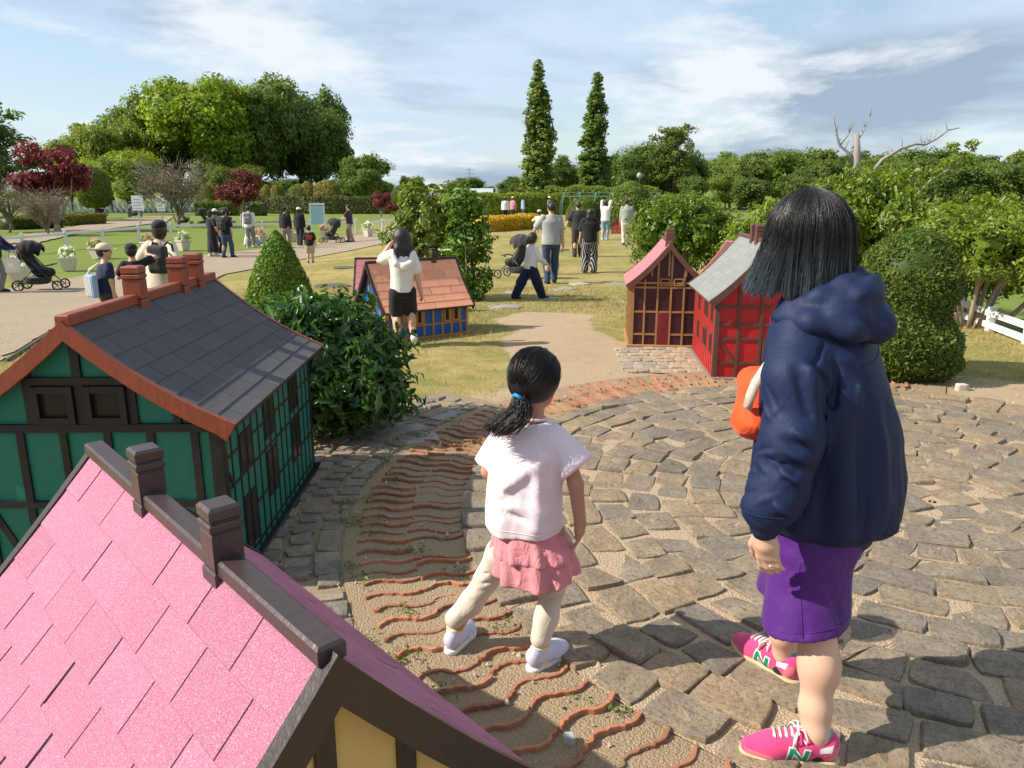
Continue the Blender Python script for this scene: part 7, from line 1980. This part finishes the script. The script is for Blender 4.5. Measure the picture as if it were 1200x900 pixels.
    q = SDF(); q.box((.0,.0,.075), (.058,.085,.092), None, .05, .02); q.ell((-.02,-.02,.03), (.062,.085,.055), .03); w5 = sines(91, 9, 24, 80, (1,1,.45)); q.warp = lambda Q: -np.maximum(0, 1-np.abs(w5(Q))*1.6)**1.6*.011+.004
    V, F = q.mesh(.006, 1); link('pouch', mesh_from('pouch', V, F, True), cloth('orange_nylon', (.72,.075,.012), .6, 500, .3, 25.), bag)
    def ribbon(nm, pts, w, mm, nrm):
        mb = MB(); 
        pts = [Vector(p) for p in pts]
        for a, c in zip(pts[:-1], pts[1:]): pass
        v = []; f = []
        for i, p in enumerate(pts):
            d = (pts[min(i+1, len(pts)-1)]-pts[max(i-1, 0)]).normalized(); n_ = Vector(nrm[i] if hasattr(nrm[0], '__len__') else nrm); n_ = (n_-d*n_.dot(d)).normalized(); c_ = d.cross(n_)
            v += [p+c_*w/2+n_*.0016, p-c_*w/2+n_*.0016, p-c_*w/2-n_*.0016, p+c_*w/2-n_*.0016]
        for i in range(len(pts)-1):
            for k in range(4): f.append((i*4+k, i*4+(k+1)%4, i*4+4+(k+1)%4, i*4+4+k))
        f += [(3,2,1,0), tuple(len(v)-4+k for k in range(4))]
        mb.add(v, f); mb.build(nm, mm, bag, True)
    sb = cloth('strap_beige', (.56,.50,.42), .9, 500, .1)
    o0 = np.array((.722,2.165,.925))
    ribbon('strap', [np.array(p)-o0 for p in ((.664,2.085,1.00),(.660,2.060,1.04),(.662,2.030,1.085),(.672,1.998,1.13),(.688,1.968,1.175),(.705,1.942,1.215))], .030, sb, (-.75,-.65,.2))
    return fig
woman()

# ---------------- the girl
def girl():
    fig = Figure((.0, 2.4, 0), 'small girl with ponytail in white t-shirt, pink frilled skirt and cream leggings')
    up = np.array((0,0,1.)); f = nv((.35,.94,0)); rt = np.array((.94,-.35,0)); yaw = math.atan2(-.35,.94)
    hf = nv((.62,.78,-.10)); hc = np.array((.076,2.385,1.008)); hh = .192
    Ls, Rs = np.array((-.030,2.415,.838)), np.array((.158,2.340,.835)); Le, Lw = np.array((-.078,2.425,.685)), np.array((-.045,2.505,.585)); Re, Rw = np.array((.205,2.318,.680)), np.array((.222,2.312,.548))
    Lh, Rh = np.array((.005,2.385,.50)), np.array((.128,2.355,.50)); Lk, Rk = np.array((-.085,2.425,.290)), np.array((.140,2.385,.285)); La, Ra = np.array((-.203,2.438,.090)), np.array((.098,2.336,.078))
    b = SDF(); head(b, hc, hf, up, hh, .006)
    b.cone((.068,2.385,.86), hc-up*.045-hf*.02, .038, .036, .012)
    b.loft([(.47,.066,2.37,.095,.075),(.60,.05,2.375,.085,.065),(.75,.058,2.38,.085,.055),(.82,.064,2.38,.06,.04),(.86,.066,2.38,.03,.03)], yaw, .02)
    for s_, e_, w_ in ((Ls,Le,Lw),(Rs,Re,Rw)): b.chain([s_*.8+e_*.2, e_, w_], [.026,.025,.020], .012)
    hand(b, Rw, (-.06,.02,-1), (.95,-.30,0), .118, .45, 1, .003, .08); hand(b, Lw, nv((.3,.6,-.7)), (-.9,.3,0), .115, .5, -1, .003)
    for h_, k_, a_ in ((Lh,Lk,La),(Rh,Rk,Ra)): b.chain([h_, k_, k_*.55+a_*.45, a_, a_-up*.035], [.050,.034,.032,.024,.026], .02)
    fig.body(b, .0045, skin_mat('skin_girl', (.50,.275,.18)))
    tee = cloth('pale_tee', (.82,.69,.735), .9, 600, .22, 11., .1, .03)
    s = SDF()
    s.cone((.130,2.350,.826), (.222,2.312,.722), .048, .066, .022); s.plane((.212,2.316,.740), nv((.62,-.26,-.74)), .012); s.cone((-.012,2.408,.828), (-.078,2.432,.695), .046, .054, .022); s.plane((-.07,2.43,.712), nv((-.3,.1,-.95)))
    s.loft([(.490,.036,2.378,.130,.102),(.56,.034,2.378,.128,.100),(.66,.040,2.378,.122,.092),(.76,.052,2.38,.120,.085),(.825,.062,2.38,.108,.072),(.860,.066,2.38,.072,.055),(.885,.068,2.382,.046,.045)], yaw, .02, lambda th, z: 1+.035*np.clip((.75-z)/.25, 0, 1)*np.sin(6*th+1.), 2.3)
    s.plane((.04,2.378,.505), nv((.08,0,-1)))
    s.cone((.068,2.383,.87), (.072,2.383,.97), .040, .052, .006, 's')
    # drape: long diagonal folds across the back
    for a, c, r_ in (((-.06,2.30,.66),(.10,2.285,.80),.010),((-.07,2.305,.635),(.12,2.275,.595),.009),((-.03,2.29,.60),(.09,2.275,.565),.007),((.135,2.275,.80),(.125,2.265,.60),.009),((-.085,2.34,.60),(-.04,2.30,.57),.007),((.16,2.27,.70),(.15,2.27,.56),.007)): s.cone(a, c, r_, r_*.6, .018, 's')
    for a, c, r_ in (((-.02,2.298,.68),(.09,2.288,.77),.014),((.0,2.295,.615),(.10,2.285,.60),.012),((.085,2.285,.74),(.08,2.275,.55),.014)): s.cone(a, c, r_*.6, r_, .03)
    w1 = sines(41, 10, 16, 70, (1,1,.6)); w1b = sines(42, 8, 12, 40, (1,.8,.7)); s.warp = lambda Q: (np.abs(w1b(Q))-.4)*.0075+w1(Q)*.0014
    so = fig.part('shirt', s, .0044, tee, None, 4)
    # sleeve seam and hem stitch lines
    mb = MB(); a = np.linspace(0, 6.283, 29)[:-1]
    hemc = np.array((.036,2.378,.528)); t_ = np.linspace(0, 6.2832, 60)[:-1, None]; d_ = rt*np.cos(t_)+f*np.sin(t_); P_ = project(s, hemc+d_*.19, -d_, 16)+d_*.0004
    mb = MB(); mb.tube([tuple(q_) for q_ in P_], .0011, 4, closed=True); fig.mb('hem_stitch', mb, tee, so)
    nk = MB(); nk.tube([tuple(np.array((.070,2.383,.884))+rt*.040*math.cos(t_)+f*.040*math.sin(t_)+up*(-.004*math.sin(t_))) for t_ in np.linspace(0, 6.2832, 30)[:-1]], .0055, 7, closed=True); fig.mb('neck_rib', nk, tee, so)
    # frilled skirt in two tiers
    pinkm = cloth('pink_gauze', (.66,.25,.275), .95, 260, .45, 22., .25, .08)
    def ple(n, ph, amp, z0, z1): return lambda th, z: 1+amp*np.clip((z1-z)/(z1-z0), 0, 1)*(np.sin(n*th+ph)*.6+np.sin((n*1.7)*th+ph*2)*.4)
    k = SDF(); k.loft([(.335,.086,2.368,.158,.128),(.40,.080,2.37,.146,.118),(.47,.070,2.372,.125,.105)], yaw, .01, ple(9,1.,.13,.335,.47)); k.loft([(.30,.086,2.368,.11,.09),(.335,.086,2.368,.12,.10)], yaw, .01, None, 2, 's')
    k.plane((.09,2.368,.338), nv((.20,.05,-1))); w2 = sines(43, 10, 24, 95); k.warp = lambda Q: w2(Q)*.005
    ko = fig.part('skirt', k, .0045, pinkm)
    k = SDF(); k.loft([(.418,.074,2.368,.146,.122),(.46,.066,2.372,.134,.112),(.525,.056,2.375,.108,.088)], yaw, .01, ple(11,2.,.10,.418,.525)); k.warp = lambda Q: w2(Q+.3)*.0045
    fig.part('frill', k, .0045, pinkm, ko)
    # leggings, socks, shoes
    cream = cloth('cream_leggings', (.61,.545,.45), .9, 500, .2, 18., .15, .05); l = SDF()
    for h_, k_, a_ in ((Lh,Lk,La),(Rh,Rk,Ra)):
        l.chain([h_-up*.02, h_*.5+k_*.5, k_, k_*.5+a_*.5, a_+up*.035], [.050,.050,.043,.040,.036], .02)
    wl = sines(47, 8, 30, 80, (.4,.4,1.4)); l.warp = lambda Q: wl(Q)*.0014
    for k_ in (Lk, Rk):
        for dz in (-.03, .0, .035): l.cone(k_+np.array((-.03,-.045,dz)), k_+np.array((.04,-.045,dz+.02)), .0025, .002, .010, 's')
    fig.part('leggings', l, .0044, cream)
    ysock = cloth('yellow_sock', (.78,.62,.28), .9)
    for a_ in (La, Ra):
        q = SDF(); q.cone(a_+up*.005, a_-up*.045, .030, .032, .008); q.plane(a_+up*.012, up); fig.part('sock', q, .004, ysock)
    lav = cloth('lavender_shoe', (.56,.55,.68), .7, 300, .1, 20., .1, .06); wsole = mat('sole_white', (.72,.70,.70), .6, .06, 14, .1); gr = cloth('shoe_grey', (.42,.43,.52), .7)
    acc = [([(.02,.028),(.16,.028),(.16,.060),(.03,.060)], gr), ([(.5,.030),(.62,.030),(.60,.052),(.48,.054)], mat('shoe_spark', (.75,.75,.85), .35, .1, 60, .3, 200))]
    shoe(fig, (.060,2.298), (.195,2.432), (.70,-.70), .19, lav, wsole, lav, acc, None, None, 1.12)
    shoe(fig, (-.222,2.392), (-.150,2.560), (.9,-.35), .19, lav, wsole, lav, acc, None, None, 1.12, 0., .006)
    # hair drawn back to a low ponytail
    hm = hair_mat('girl_hair', (.011,.008,.007), (.018,.011,.009), .30)
    Mw = np.stack([nv(np.cross(hf, up)), nv(hf), nv(np.cross(np.cross(hf, up), hf))], 1)
    c0 = hc+up*.022-nv(hf)*.008; rad = np.array((.079,.092,.087)); tie = np.array((.022,2.308,.972)); tl = (tie-c0)@Mw; tdir = tl/rad; tdir /= np.linalg.norm(tdir)
    q = SDF(); q.ell(c0, rad*.985, .005, Mw); q.ell(c0-nv(hf)*.012-up*.028, rad*np.array((.93,.86,.80)), .02, Mw); q.ell(hc+nv(hf)*.10-up*.035, (.062,.07,.085), .01, Mw, 's'); q.ell(hc-up*.115-hf*.0, (.09,.08,.05), .02, Mw, 's')
    cap = fig.part('hair', q, .0048, hair_mat('girl_under', (.008,.006,.005), None, .5))
    r = np.random.default_rng(9); paths = []
    while len(paths) < 1500:
        d = r.normal(size=3); d /= np.linalg.norm(d)
        if d[1] > .62 and d[2] < .5: continue
        if d[2] < -.55: continue
        s_ = np.linspace(0, 1, 12)[:,None]; w = d*(1-s_)+tdir*s_; w /= np.linalg.norm(w, axis=1, keepdims=True)
        w = w+r.normal(0, .02, 3)*np.sin(s_*3.14); lift = 1.005+abs(r.normal(0, .012))*np.sin(s_*3.14)
        paths.append((w*rad*lift)@Mw.T+c0)
    V, F, al = tubes_mesh(np.array(paths), .0008, .0006, 3); fig.raw('strands', V, F, hm, cap, al)
    paths = []
    for i in range(1500):
        o = r.normal(size=3)*[.008,.008,.006]; e = r.normal(size=3); L = r.uniform(.72, 1.06); s_ = np.linspace(0, L, 14)[:,None]; bul = np.sin(np.clip(s_*2.4, 0, 3.14))
        cen = tie+np.concatenate([-.030*s_-.030*s_**3+.012*np.sin(s_*6.), -.024*np.sin(s_*3.), -.112*s_], 1)
        P = cen+o+bul*e*[.019,.016,.006]+s_**2*e*[.008,.006,.004]+.003*np.sin(s_*9+(i%12))*s_
        paths.append(P)
    V, F, al = tubes_mesh(np.array(paths), .0009, .0005, 3); pony = fig.raw('ponytail', V, F, hm, None, al)
    mb = MB(); ax = nv(np.array((-.5,-.45,-.55))); e1 = nv(np.cross(ax, up)); e2 = np.cross(ax, e1)
    mb.tube([tuple(tie+ax*.004+e1*.0165*math.cos(t)+e2*.0165*math.sin(t)) for t in np.linspace(0, 6.283, 17)[:-1]], .0062, 8, closed=True); fig.mb('hair_tie', mb, cloth('blue_tie', (.0,.28,.62), .7))
    return fig
girl()
